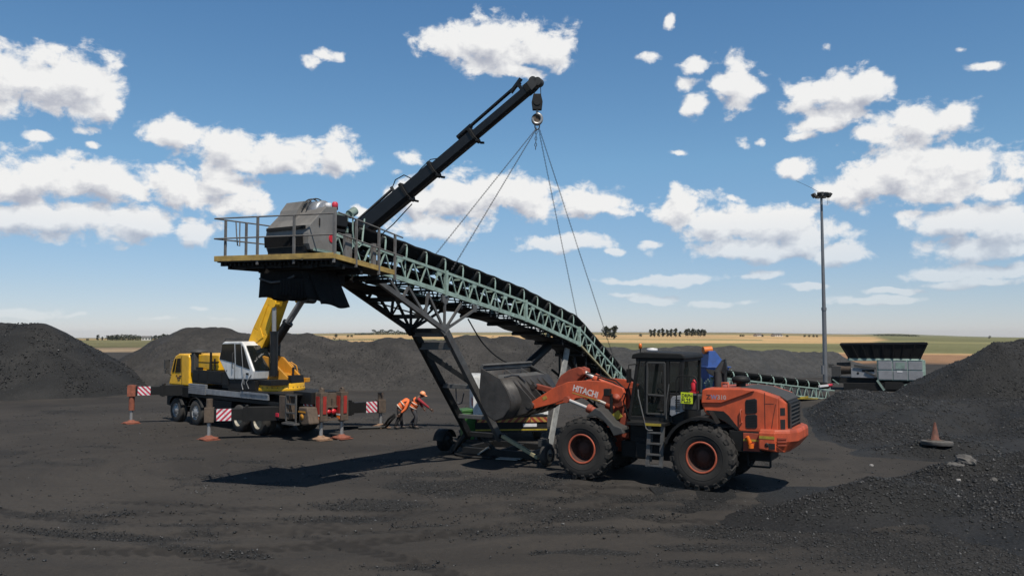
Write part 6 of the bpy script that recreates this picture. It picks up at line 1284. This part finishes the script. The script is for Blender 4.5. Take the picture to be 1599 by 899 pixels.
# ------------------------------------------------------------------ white service truck behind the bucket
def build_service_truck():
    t = empty('service_truck', (-.02, 30.3, 0), math.atan2(.995, -.1)); W = M['white_paint']; B = M['black_steel']
    tag(t, 'white service truck with amber chevron tail board parked behind the raised bucket', 'truck')
    mb = MB(); mb.box(.05,4.6,-.4,.4,.55,.85); mb.box(.0,.35,-1.3,1.3,.36,.72); mb.box(-.02,.1,-1.3,1.3,.86,.98); mb.build('chassis', B, t, bevel=.01)
    mb = MB(); mb.box(.12,2.75,-1.36,1.38,.95,2.36); bd = mb.build('box_body', W, t, bevel=.02)
    mb = MB(); mb.box(.10,.125,-1.2,-.02,1.0,2.28); mb.box(.10,.125,.02,1.2,1.0,2.28); dr = mb.build('rear_door', W, bd, bevel=.008); mb = MB(); mb.bar((.085,.06,1.1),(.085,.06,1.9),.025); mb.bar((.085,-.06,1.1),(.085,-.06,1.9),.025); mb.build('handle', M['rod_steel'], dr)
    mb = MB(); mb.box(.3,1.2,1.381,1.386,1.25,1.55); mb.build('side_stripe', M['red_paint'], bd)
    mb = MB(); mb.prism([(2.85,.62),(2.85,2.05),(3.0,2.16),(3.9,2.14),(4.25,1.55),(4.75,1.40),(4.85,.62)], -.92, .92); cb = mb.build('cab', W, t, bevel=.04)
    mb = MB(); mb.prism([(3.1,1.5),(3.1,2.02),(3.75,2.02),(4.05,1.52)], .918, .93); mb.prism([(3.1,1.5),(3.1,2.02),(3.75,2.02),(4.05,1.52)], -.93, -.918); mb.build('side_window', M['dark_glass'], cb)
    mb = MB(); mb.hexa([(3.93,-.8,2.08),(3.93,.8,2.08),(4.24,.8,1.60),(4.24,-.8,1.60)], [(3.95,-.8,2.1),(3.95,.8,2.1),(4.27,.8,1.61),(4.27,-.8,1.61)]); mb.build('windscreen', M['dark_glass'], cb)
    mb = MB(); mb.path([(3.9,-.92,1.6),(3.95,-1.2,1.7)], .02, 5); mb.box(3.9,4.0,-1.3,-1.12,1.6,1.95); mb.path([(3.9,.95,1.6),(3.95,1.2,1.7)], .02, 5); mb.box(3.9,4.0,1.12,1.3,1.6,1.95); mb.build('mirror', M['sign_white'], cb)
    plate('chevron_board', (-.03,1.25,.72), (0,-1,0), (0,0,1), 1.93, .17, M['chevron_amber'], t); plate('chevron_board', (-.03,-.70,.72), (0,-1,0), (0,0,1), .6, .17, M['chevron_amber_back'], t)
    mb = MB(); mb.box(-.02,.0,-.92,-.42,.55,.66); mb.build('number_plate', M['sign_white'], t); mb = MB(); mb.box(-.012,.0,-1.3,1.3,.42,.47); mb.build('yellow_band', M['warn_yellow'], t)
    first = None
    for x in (.95, 4.05):
        for s in (1,-1):
            if first is None:
                first = o = MB().lathe([(.2,-.13),(.34,-.14),(.39,-.09),(.39,.09),(.34,.14),(.2,.13)], (0,0,0), 'y', 26).build('wheel', M['truck_tyre'], t); MB().lathe([(0,.06),(.21,.12),(.21,-.12),(0,-.06)], (0,0,0), 'y', 22).build('rim', M['rim_steel'], o)
            else: o = copy_tree(first, t)
            o.location = (x, s*1.05, .39)
    mb = MB(); mb.tube((.6,.55,2.1),(.6,.55,2.62),.03,n=8); mb.bar((.6,.4,2.6),(.6,.7,2.6),.05); mb.build('lamp_post', B, t); mb = MB(); mb.lathe([(0,0),(.08,0),(.08,.13),(.05,.18),(0,.18)], (.6,.60,2.62), 'z', 14); mb.build('beacon', M['red_paint'], t); mb = MB(); mb.lathe([(0,0),(.06,0),(.06,.09),(0,.10)], (.6,.40,2.62), 'z', 14); mb.build('side_lamp', M['plate_yellow'], t)
    return t
build_service_truck()
def build_bin():
    t = empty('plastic_bin', (-1.62, 30.6, 0), .3); tag(t, 'bright green plastic bin behind the conveyor legs', 'bin')
    mb = MB(); mb.hexa([(-.2,-.22,.08),(.2,-.22,.08),(.2,.22,.08),(-.2,.22,.08)], [(-.27,-.30,1.05),(.27,-.30,1.05),(.27,.30,1.05),(-.27,.30,1.05)]); mb.build('body', M['green_plastic'], t, bevel=.03)
    mb = MB(); mb.prism([(-.30,1.06),(.33,1.06),(.30,1.14),(.1,1.20),(-.28,1.16)], -.31, .31); mb.build('lid', M['green_plastic'], t, bevel=.03)
    for s in (1,-1): MB().lathe([(0,-.03),(.1,-.03),(.1,.03),(0,.03)], (-.22,s*.24,.10), 'y', 16).build('wheel', M['black_steel'], t)
build_bin()

# ------------------------------------------------------------------ second conveyor with blue feed hopper
def build_conveyor2():
    p0 = V(10.7, 43.2, 0); p1 = V(19.6, 52.2, 0); d = p1 - p0; L = d.length
    t = empty('belt_conveyor', p0, math.atan2(d.y, d.x)); tag(t, 'low mint green belt conveyor sloping away behind the loader hood', 'conveyor')
    z = lambda x: 1.62 - 1.22*x/L; mb = MB()
    for y in (-.5,.5):
        mb.bar((0,y,z(0)),(L,y,z(L)),.06,.07); mb.bar((0,y,z(0)-.55),(L,y,z(L)-.55),.06,.07); x = .3
        while x < L-.6: mb.bar((x,y,z(x)),(x+.3,y,z(x)-.53),.035); mb.bar((x,y,z(x)),(x-.3,y,z(x)-.53),.035); x += .95
        for x in (.05,L*.45,L*.8): mb.bar((x,y,z(x)+.05),(x,y,z(x)-.65),.09)
    mb.build('truss', M['mint_paint'], t)
    mb = MB(); mb.grid([[(x,y,z(x)+zz) for y, zz in ((-.48,.42),(-.32,.2),(0,.06),(.32,.2),(.48,.42))] for x in np.linspace(-.5,L,24)]); mb.build('carrying_belt', M['belt_rubber'], t, solid=.02)
    mb = MB(); mb.grid([[(x,y,z(x)-.7) for y in (-.45,0,.45)] for x in np.linspace(-.5,L,24)]); mb.build('return_belt', M['belt_rubber'], t, solid=.03)
    first = None
    for k in range(9):
        if first is None:
            mb = MB()
            for s in (1,-1):
                pts = [(0,s*.5,0),(0,s*.52,.2),(-.04,s*.48,.36),(-.10,s*.40,.44)]
                for a, b in zip(pts[:-1], pts[1:]): mb.bar(a, b, .09, .02, up=(0,1,0))
            first = o = mb.build('idler', M['mint_paint'], t); mb = MB()
            for s in (1,-1): mb.tube((0,s*.45,.36),(0,s*.16,.04),.06,n=8)
            mb.build('roller', M['rust_brown'], o)
        else: o = copy_tree(first, t)
        x = .6 + k*(L-1.2)/8; o.location = (x,0,z(x))
    mb = MB()
    for x in (1.5,L*.5,L*.82):
        for y in (-.5,.5): mb.bar((x,y,z(x)-.6),(x,y,-.1),.1)
    mb.box(2.5,7.5,-.4,.4,.45,.62); mb.build('trestle', M['black_steel'], t)
    mb = MB(); mb.box(L-2.2,L-1.0,-.6,-.5,z(L)+.30,z(L)+.42); mb.build('lamp_bar', M['sign_white'], t); mb = MB(); mb.lathe([(0,-.25),(.09,-.25),(.09,.25),(0,.25)], (L-.6,-.5,z(L)+.35), 'x', 14); mb.build('red_lamp', M['sign_red'], t)
    mb = MB(); mb.box(L*.62,L*.70,-.62,-.56,.18,.26); mb.bar((L*.5,-.6,.25),(L*.8,-.6,.05),.05); mb.build('yellow_rail', M['warn_yellow'], t)
    h = empty('feed_hopper', (10.75, 44.6, 0), .2); tag(h, 'blue steel feed hopper with orange motor behind the loader cab', 'hopper')
    mb = MB(); mb.hexa([(-.45,-.5,1.45),(.45,-.5,1.45),(.45,.5,1.45),(-.45,.5,1.45)], [(-.62,-.6,2.12),(.62,-.6,2.12),(.62,.6,2.12),(-.62,.6,2.12)]); mb.box(-.42,.42,-.45,.45,.95,1.45); mb.build('bin', M['blue_paint'], h, bevel=.015)
    mb = MB(); mb.hexa([(-.55,-.5,2.12),(.60,-.5,2.12),(.60,.5,2.12),(-.55,.5,2.12)], [(-.45,-.45,3.0),(-.10,-.45,3.0),(-.10,.45,3.0),(-.45,.45,3.0)]); mb.box(-.70,.70,-.66,.66,2.12,2.18); mb.build('chute', M['blue_paint'], h, bevel=.01)
    mb = MB(); mb.tube((-.62,-.1,3.02),(-.15,-.1,3.05),.20,n=18); mb.build('motor', M['warn_orange'], h)
    mb = MB()
    for x in (-.45,.45):
        for y in (-.45,.45): mb.bar((x,y,-.05),(x*.95,y*.95,1.5),.1)
    for k in range(6): mb.bar((-.8+.1*k,-.6,1.35+.1*(k%3)),(-.55-.1*(k%2),-.5,.9+.15*(k%2)),.05)
    mb.build('frame', M['mint_worn'], h)
build_conveyor2()

# ------------------------------------------------------------------ mobile screen with black hopper
def build_screen():
    t = empty('mobile_crusher', (25.8, 58.0, .12), -.40); tag(t, 'mint and grey mobile crusher with flared black hopper behind the right heap', 'crusher')
    top = [(-2.75,-1.25,3.08),(2.68,-1.25,3.16),(2.68,1.25,3.20),(-2.75,1.25,3.12)]; bot = [(-2.2,-1.02,2.10),(2.22,-1.02,2.12),(2.22,1.0,2.12),(-2.2,1.0,2.10)]
    mb = MB(); vs = [V(q) for q in bot + top]; mb.add(vs, [(0,1,5,4),(1,2,6,5),(2,3,7,6),(3,0,4,7)]); hp = mb.build('hopper', M['black_steel'], t, solid=.05)
    mb = MB()
    for k in range(9):
        f = k/8; a = V(bot[0]).lerp(V(bot[1]), f); b = V(top[0]).lerp(V(top[1]), f); mb.bar(a + V(0,-.05,0), b + V(0,-.05,0), .08, .10, up=(1,0,0))
    mb.bar(V(top[0]), V(top[1]), .1, .12); mb.build('hopper_rib', M['black_gloss'], hp)
    mb = MB(); mb.box(-2.3,2.3,-1.04,1.0,1.92,2.11); mb.box(-.42,2.40,-1.05,1.0,.62,2.05); mb.box(2.2,2.55,-.95,.95,.75,2.0); bd = mb.build('body', M['mint_paint'], t, bevel=.02)
    mb = MB()
    for k in range(3): mb.box(-.36+k*.93,.50+k*.93,-1.09,-1.05,1.36,1.92); mb.box(-.36+k*.93,.52+k*.93,-1.09,-1.05,.68,1.28)
    mb.build('access_panel', M['silver_panel'], bd, bevel=.01)
    mb = MB(); mb.box(.72,1.28,-1.10,-1.091,1.42,1.85); mb.build('green_panel', M['mint_worn'], bd); mb = MB(); mb.box(.80,1.14,-1.105,-1.091,1.18,1.27); mb.build('label_plate', M['sign_white'], bd)
    mb = MB()
    for k in range(3): mb.hexa([(-.38+k*.93,-1.06,1.96),(.46+k*.93,-1.06,1.96),(.46+k*.93,-.8,2.1),(-.38+k*.93,-.8,2.1)], [(-.38+k*.93,-1.10,2.0),(.46+k*.93,-1.10,2.0),(.46+k*.93,-.8,2.18),(-.38+k*.93,-.8,2.18)])
    mb.build('top_flap', M['mint_paint'], bd)
    mb = MB(); mb.box(-2.10,-.60,-1.0,-.2,.75,1.42); en = mb.build('engine_box', M['silver_panel'], t, bevel=.03); mb = MB(); mb.box(-1.4,-.62,-1.02,-.99,1.18,1.32); mb.lathe([(0,-.02),(.08,-.02),(.08,.02),(0,.02)], (-1.65,-1.0,1.08), 'y', 14); mb.build('vent_slot', M['slot_black'], en)
    mb = MB(); mb.bar((-1.9,-1.05,1.58),(-.5,-1.05,1.40),.10,.16); mb.bar((-1.2,-1.05,1.2),(-.5,-1.06,.9),.08,.1); mb.build('hydraulic_arm', M['dark_grey'], t)
    mb = MB(); mb.tube((-3.0,-.5,1.35),(-2.1,-.5,1.40),.42,n=22); mb.build('drum', M['rust_brown'], t); mb = MB(); mb.box(-3.35,-2.75,-1.0,-.3,.80,1.55); mb.box(-3.55,-3.2,-.9,-.5,1.45,1.70); mb.build('power_pack', M['dark_grey'], t, bevel=.03)
    mb = MB(); mb.box(-3.4,2.4,-.7,.9,.35,.75); mb.box(.0,1.15,-1.08,-.9,.0,.5); mb.bar((-.42,-1.0,.6),(.05,-1.1,-.05),.12); mb.box(-2.6,2.2,-1.0,-.5,-.1,.4); mb.build('track_frame', M['black_steel'], t, bevel=.02)
    mb = MB(); mb.prism([(1.2,.35),(2.1,.62),(1.9,.30),(1.15,.02)], -1.1, -.9); mb.bar((-.45,-1.08,.62),(-.02,-1.14,-.05),.14,.04,up=(0,1,0)); mb.bar((-3.3,-1.0,.62),(-2.9,-1.0,.30),.3,.06); mb.build('side_plate', M['mint_worn'], t)
build_screen()

# ------------------------------------------------------------------ light mast
def build_mast():
    b = V(21.36, 57.0, .25); t = empty('light_mast', b); tag(t, 'tall grey floodlight mast with a crown of lamps beside the black hopper', 'light mast')
    mb = MB(); mb.tube((0,0,-.5),(0,0,5.3),.155,.14,n=16); mb.tube((0,0,5.25),(0,0,5.45),.17,.17,n=16); mb.tube((0,0,5.4),(-.02,0,13.1),.125,.08,n=16); mb.tube((0,0,-.3),(0,0,.06),.32,.32,n=16); mb.box(-.22,-.1,-.12,.12,.9,1.5); mb.build('pole', M['galvanised'], t)
    mb = MB(); mb.lathe([(.38,13.05),(.46,13.05),(.46,13.13),(.38,13.13),(.38,13.05)], (0,0,0), 'z', 24)
    for k in range(4): a = k*math.pi/2; mb.bar((0,0,13.09),(.44*math.cos(a),.44*math.sin(a),13.09),.06)
    mb.tube((0,0,13.0),(0,0,13.4),.16,n=14); mb.build('head_frame', M['dark_grey'], t)
    for k in range(8):
        a = k*math.pi/4 + .2; c = V(.50*math.cos(a), .50*math.sin(a), 13.2); o = V(math.cos(a), math.sin(a), 0); s = V(-o.y, o.x, 0); u = V(0,0,1)*.8 + o*.5; u.normalize(); n = u.cross(s)
        mb = MB(); lo = [c - s*.15 - u*.12, c + s*.15 - u*.12, c + s*.15 + u*.14, c - s*.15 + u*.14]; mb.hexa(lo, [q + o*.13 - V(0,0,.07) for q in lo]); mb.build('floodlight', M['dark_grey'] if k % 2 else M['frame_grey'], t, bevel=.01)
    mb = MB(); mb.path([(-.1,0,13.35),(-.8,0,13.75),(-1.7,.1,14.2)], .012, 5); mb.path([(.3,-.2,13.0),(.32,-.2,12.5)], .012, 5); mb.path([(.42,-.2,13.0),(.42,-.2,12.6)], .012, 5); mb.build('antenna', M['dark_grey'], t)
build_mast()

# ------------------------------------------------------------------ small things lying about
def drop(px, py):
    """where a sight line meets the heaps or the yard"""
    d = px_dir(px, py); o = V(0,0,CAM_H); s = 8.0
    while s < 80:
        p = o + d*s; h = max(float(HN(np.array([p.x]), np.array([p.y]))[0]), float(HR(np.array([p.x]), np.array([p.y]))[0]), 0)
        if p.z <= h: return V(p.x, p.y, h)
        s += .03
    return V(p.x, p.y, 0)
c = drop(1463, 691); c.z += .02
mb = MB(); mb.lathe([(0,-.1),(.46,-.1),(.48,.02),(.45,.045),(0,.05)], (0,0,0), 'z', 28); o = mb.build('round_slab', M['concrete'], bevel=.01); o.location = c; o.rotation_euler = (R(-3), R(2), 0); tag(o, 'flat round slab under the traffic cone on the coal apron', 'slab')
t = empty('traffic_cone', c + V(-.05,0,.05)); tag(t, 'faded dusty orange traffic cone standing on a round slab', 'traffic cone')
MB().lathe([(0,0),(.17,0),(.165,.03),(.125,.035),(.035,.56),(.03,.58),(0,.58)], (0,0,0), 'z', 24).build('cone', M['cone_orange'], t); MB().box(-.2,.2,-.2,.2,0,.03).build('base', M['rust_brown'], t, bevel=.01)
def rock(px, py, s, label, seed, m='concrete', sq=(1.5,.8,.5)):
    p = drop(px, py); bm = bmesh.new(); bmesh.ops.create_icosphere(bm, subdivisions=3, radius=1); r = random.Random(seed)
    for v in bm.verts:
        q = v.co*1.6; n = fbm(np.array([q.x+q.z*.7+seed]), np.array([q.y-q.z*.5]), 3, seed)[0]; v.co *= .55 + .9*n; v.co = V(v.co.x*sq[0]*s, v.co.y*sq[1]*s, v.co.z*sq[2]*s)
    me = bpy.data.meshes.new('rock'); bm.to_mesh(me); bm.free(); me.materials.append(M[m]); o = bpy.data.objects.new('rock', me); COL.objects.link(o); o.location = p + V(0,0,.02*s); o.rotation_euler.z = r.random()*6; tag(o, label, 'rock')
rock(1508, 719, .25, 'pale broken rock slab lying below the traffic cone', 4); rock(1491, 726, .13, 'smaller pale stone at the left end of the broken slab', 9)
rock(1361, 727, .055, 'small white stone at the foot of the lumpy apron', 12, 'stone_white', (1,.8,.9)); rock(1551, 750, .08, 'small pale stone half way up the bottom right heap', 15, 'concrete', (1,.9,.8)); rock(1497, 751, .055, 'tiny white stone on the bottom right heap', 17, 'stone_white', (1,.9,.8))
def cable(name, pts, r, label, m='cable_black', cat='cable', grp=None):
    P = []
    for i in range(len(pts)-1):
        p0 = V(pts[max(i-1,0)]); p1 = V(pts[i]); p2 = V(pts[i+1]); p3 = V(pts[min(i+2,len(pts)-1)])
        for k in range(8):
            u = k/8; P.append(.5*((2*p1)+(p2-p0)*u+(2*p0-5*p1+4*p2-p3)*u*u+(3*p1-p0-3*p2+p3)*u**3))
    P.append(V(pts[-1])); mb = MB(); mb.path([q + V(0,0,0) for q in P], r, 7); o = mb.build(name, M[m]); tag(o, label, cat, grp); return o
False and cable('power_cable', [(-3.9,35.1,.05),(-3.2,35.35,.05),(-2.7,35.0,.05),(-2.2,35.5,.05),(-1.7,35.3,.05),(-.9,35.2,.05)], .055, 'thick black cable lying on the yard right of the two workers')
cable('power_cable', [(-4.80,34.38,.62),(-5.05,34.45,.42),(-5.3,34.82,.14),(-5.65,34.8,.05),(-6.2,34.7,.05),(-7.0,34.6,.05)], .05, 'upper black cable dragged from the left worker to the outrigger foot')
cable('power_cable', [(-4.78,34.32,.55),(-5.0,34.40,.30),(-5.2,34.74,.09),(-5.5,34.6,.05),(-6.3,34.4,.05)], .05, 'lower black cable dragged from the left worker to the outrigger foot')
False and cable('tag_rope', [(-2.0,31.6,.04),(-2.55,29.6,.03),(-3.2,27.2,.03),(-3.75,25.0,.03)], .016, 'thin rope lying on the yard left of the conveyor base')

# ------------------------------------------------------------------ two workers
def skin_obj(name, nodes, edges, mt, parent, sub=1):
    """nodes: list of (x,y,z,r); grown into one smooth surface"""
    me = bpy.data.meshes.new('tmp'); me.from_pydata([n[:3] for n in nodes], edges, []); ob = bpy.data.objects.new('tmp', me); COL.objects.link(ob)
    md = ob.modifiers.new('s', 'SKIN'); sv = me.skin_vertices[0].data if me.skin_vertices else None
    if sv is None:
        bm = bmesh.new(); bm.from_mesh(me); bm.verts.layers.skin.verify(); bm.to_mesh(me); bm.free(); sv = me.skin_vertices[0].data
    for i, n in enumerate(nodes): rr = n[3]; sv[i].radius = rr if isinstance(rr, tuple) else (rr, rr)
    sv[0].use_root = True; sb = ob.modifiers.new('d', 'SUBSURF'); sb.levels = sub + 1; sb.render_levels = sub + 1
    dg = bpy.context.evaluated_depsgraph_get(); out = bpy.data.meshes.new_from_object(ob.evaluated_get(dg)); bpy.data.objects.remove(ob)
    out.materials.clear(); out.materials.append(mt); out.polygons.foreach_set('use_smooth', [True]*len(out.polygons)); o = bpy.data.objects.new(name, out); COL.objects.link(o); o.parent = parent; return o
def add_geo(o, mb):
    bm = bmesh.new(); bm.from_mesh(o.data); me = bpy.data.meshes.new('x'); me.from_pydata(mb.v, [], mb.f); me.polygons.foreach_set('use_smooth', [True]*len(mb.f)); bm.from_mesh(me); bm.to_mesh(o.data); bm.free(); bpy.data.meshes.remove(me)
def worker(loc, rz, label, J, head_dir, trousers, sleeves, hat='helmet_orange'):
    t = empty('person', loc, rz); tag(t, label, 'person', 'workers in orange vests')
    hip, chest, neck, head = V(J['hip']), V(J['chest']), V(J['neck']), V(J['head'])
    nodes = [(*hip,.13), (*(hip.lerp(chest,.5)),.125), (*chest,.145), (*neck,.055), (*(neck.lerp(head,.6)),.06)]; edges = [(0,1),(1,2),(2,3),(3,4)]
    arms = []; legs = []
    for s in (1,-1):
        k = 'l' if s > 0 else 'r'; i = len(nodes)
        nodes += [(*V(J['sh'+k]),.062),(*V(J['el'+k]),.045),(*V(J['wr'+k]),.03)]; edges += [(2,i),(i,i+1),(i+1,i+2)]
        i = len(nodes); hj = hip + V(0, s*.10, -.03); nodes += [(*hj,.088),(*V(J['kn'+k]),.062),(*V(J['an'+k]),.042),(*(V(J['an'+k])+V(J['toe'])*.16+V(0,0,-.045)),.035)]; edges += [(0,i),(i,i+1),(i+1,i+2),(i+2,i+3)]
    body = skin_obj('body', nodes, edges, M['skin'], t, 1)
    # head with face, hands with fingers, joined to the body mesh
    mb = MB(); f = V(head_dir).normalized(); lft = V(0,0,1).cross(f).normalized(); up = f.cross(lft)
    n1, n2 = 14, 10; P = []
    for i in range(n2+1):
        ph = math.pi*i/n2; row = []
        for j in range(n1+1):
            th = 2*math.pi*j/n1; x, yv, z = math.sin(ph)*math.cos(th), math.sin(ph)*math.sin(th), math.cos(ph); x *= 1 - .08*(z < -.3); row.append(head + f*(x*.098) + lft*(yv*.076) + up*(z*.118))
        P.append(row)
    mb.grid(P); mb.tube(head + f*.09 + up*.02, head + f*.122 - up*.022, .010, .018, n=6)
    for s in (1,-1): mb.tube(head + lft*(s*.072) + up*.0, head + lft*(s*.088), .026, .018, n=8); mb.tube(head + f*.083 + lft*(s*.032) + up*.018, head + f*.094 + lft*(s*.032) + up*.018, .013, n=6)
    mb.bar(head + f*.090 + lft*.025 - up*.055, head + f*.090 - lft*.025 - up*.055, .010)
    for s in (1,-1):
        k = 'l' if s > 0 else 'r'; w = V(J['wr'+k]); dd = (w - V(J['el'+k])).normalized(); sd = dd.cross(V(0,1,0)).normalized(); pn = dd.cross(sd)
        mb.bar(w - dd*.01, w + dd*.085, .03, .078, up=tuple(sd))
        for q, L in ((-.03,.075),(-.01,.088),(.011,.082),(.031,.062)):
            b = w + dd*.08 + sd*q; mb.path([b, b + dd*L*.5 + pn*.008, b + dd*L*.85 + pn*.035], [.010,.009,.007], 6)
        b = w + dd*.02 + sd*.035; mb.path([b, b + dd*.03 + sd*.025, b + dd*.065 + sd*.03 + pn*.01], [.012,.011,.008], 6)
    add_geo(body, mb)
    # clothes
    pn = [(*(hip+V(0,0,.06)),.138),(*hip,.148)]; pe = [(0,1)]
    for s in (1,-1):
        k = 'l' if s > 0 else 'r'; i = len(pn); hj = hip + V(0, s*.10, -.03); a = V(J['an'+k]); pn += [(*hj,.108),(*V(J['kn'+k]),.080),(*(a+V(0,0,.03)),.068)]; pe += [(1,i),(i,i+1),(i+1,i+2)]
    skin_obj('trousers', pn, pe, M[trousers], t, 1)
    for s in (1,-1):
        k = 'l' if s > 0 else 'r'; a = V(J['an'+k]); toe = V(J['toe']); skin_obj('boot', [(*(a+V(0,0,.04)),.062),(*(a+V(0,0,-.035)),.06),(*(a+toe*.10+V(0,0,-.045)),.05),(*(a+toe*.19+V(0,0,-.05)),.04)], [(0,1),(1,2),(2,3)], M['boot'], t, 1)
    sn = [(*chest,.152),(*(chest.lerp(neck,.55)),.11)]; se = [(0,1)]
    for s in (1,-1):
        k = 'l' if s > 0 else 'r'; i = len(sn); e = V(J['el'+k]); w = V(J['wr'+k]); sn += [(*V(J['sh'+k]),.078),(*e,.060),(*e.lerp(w,.75),.045)]; se += [(0,i),(i,i+1),(i+1,i+2)]
    skin_obj('shirt', sn, se, M[sleeves], t, 1)
    dv = (chest - hip).normalized(); vn = [(*(hip - dv*.08),(.175,.175)),(*(hip.lerp(chest,.35)),(.168,.175)),(*chest,(.17,.195)),(*(chest.lerp(neck,.6)),(.12,.13))]
    vest = skin_obj('vest', vn, [(0,1),(1,2),(2,3)], M['vest_orange'], t, 1)
    # reflective tape lies round the vest
    mb = MB(); 
    for q, rr in ((.05,.185),(.55,.195)):
        c = hip.lerp(chest, q); a = dv.cross(V(0,1,0)).normalized(); ring = [c + a*(math.cos(x)*rr*.93) + V(0,1,0)*(math.sin(x)*rr*1.0) for x in np.linspace(0, 2*math.pi, 18, endpoint=False)]
        n = len(ring); mb.add([p - dv*.022 for p in ring] + [p + dv*.022 for p in ring], [(i,(i+1)%n,n+(i+1)%n,n+i) for i in range(n)], True)
    mb.build('reflective_tape', M['vest_tape'], vest, solid=.006)
    mb = MB(); h0 = head + up*.035; prof = [(.125,-.01),(.13,.0),(.118,.04),(.09,.085),(.05,.112),(0,.12)]
    vs = []; N_ = 20
    for r_, hh in prof:
        for i in range(N_): a = 2*math.pi*i/N_; vs.append(h0 + f*(math.cos(a)*r_*1.05) + lft*(math.sin(a)*r_*.92) + up*hh)
    mb.add(vs, [(k*N_+i,k*N_+(i+1)%N_,(k+1)*N_+(i+1)%N_,(k+1)*N_+i) for k in range(len(prof)-1) for i in range(N_)], True); mb.bar(h0 + f*.10, h0 + f*.20 - up*.012, .16, .012); mb.build('hard_hat' if hat == 'helmet_orange' else 'cap', M[hat], t)
    return t
worker((-4.10,34.66,0), 0.0, 'bent worker in orange vest and orange hard hat reaching one arm forward', dict(hip=(0,0,.84), chest=(.17,0,1.17), neck=(.27,0,1.31), head=(.39,0,1.385), shl=(.22,.19,1.24), ell=(.30,.24,.97), wrl=(.44,.12,.80), shr=(.24,-.19,1.22), elr=(.50,-.23,1.02), wrr=(.76,-.2,.80), knl=(.13,.12,.46), anl=(-.13,.12,.10), knr=(.16,-.10,.47), anr=(.10,-.10,.10), toe=(1,0,0)), (.85,-.25,-.42), 'trouser_grey', 'shirt_red')
worker((-4.64,34.52,0), .12, 'stooping worker in orange vest, black trousers and black cap dragging a cable', dict(hip=(0,0,.86), chest=(.30,0,1.12), neck=(.47,.02,1.13), head=(.58,.05,1.07), shl=(.36,.19,1.10), ell=(.30,.26,.82), wrl=(.12,.2,.62), shr=(.34,-.19,1.10), elr=(.24,-.24,.82), wrr=(.02,-.22,.62), knl=(.06,.12,.47), anl=(.10,.12,.10), knr=(-.02,-.10,.46), anr=(-.16,-.10,.10), toe=(1,0,0)), (.75,.1,-.66), 'trouser_black', 'vest_orange', 'trouser_black')
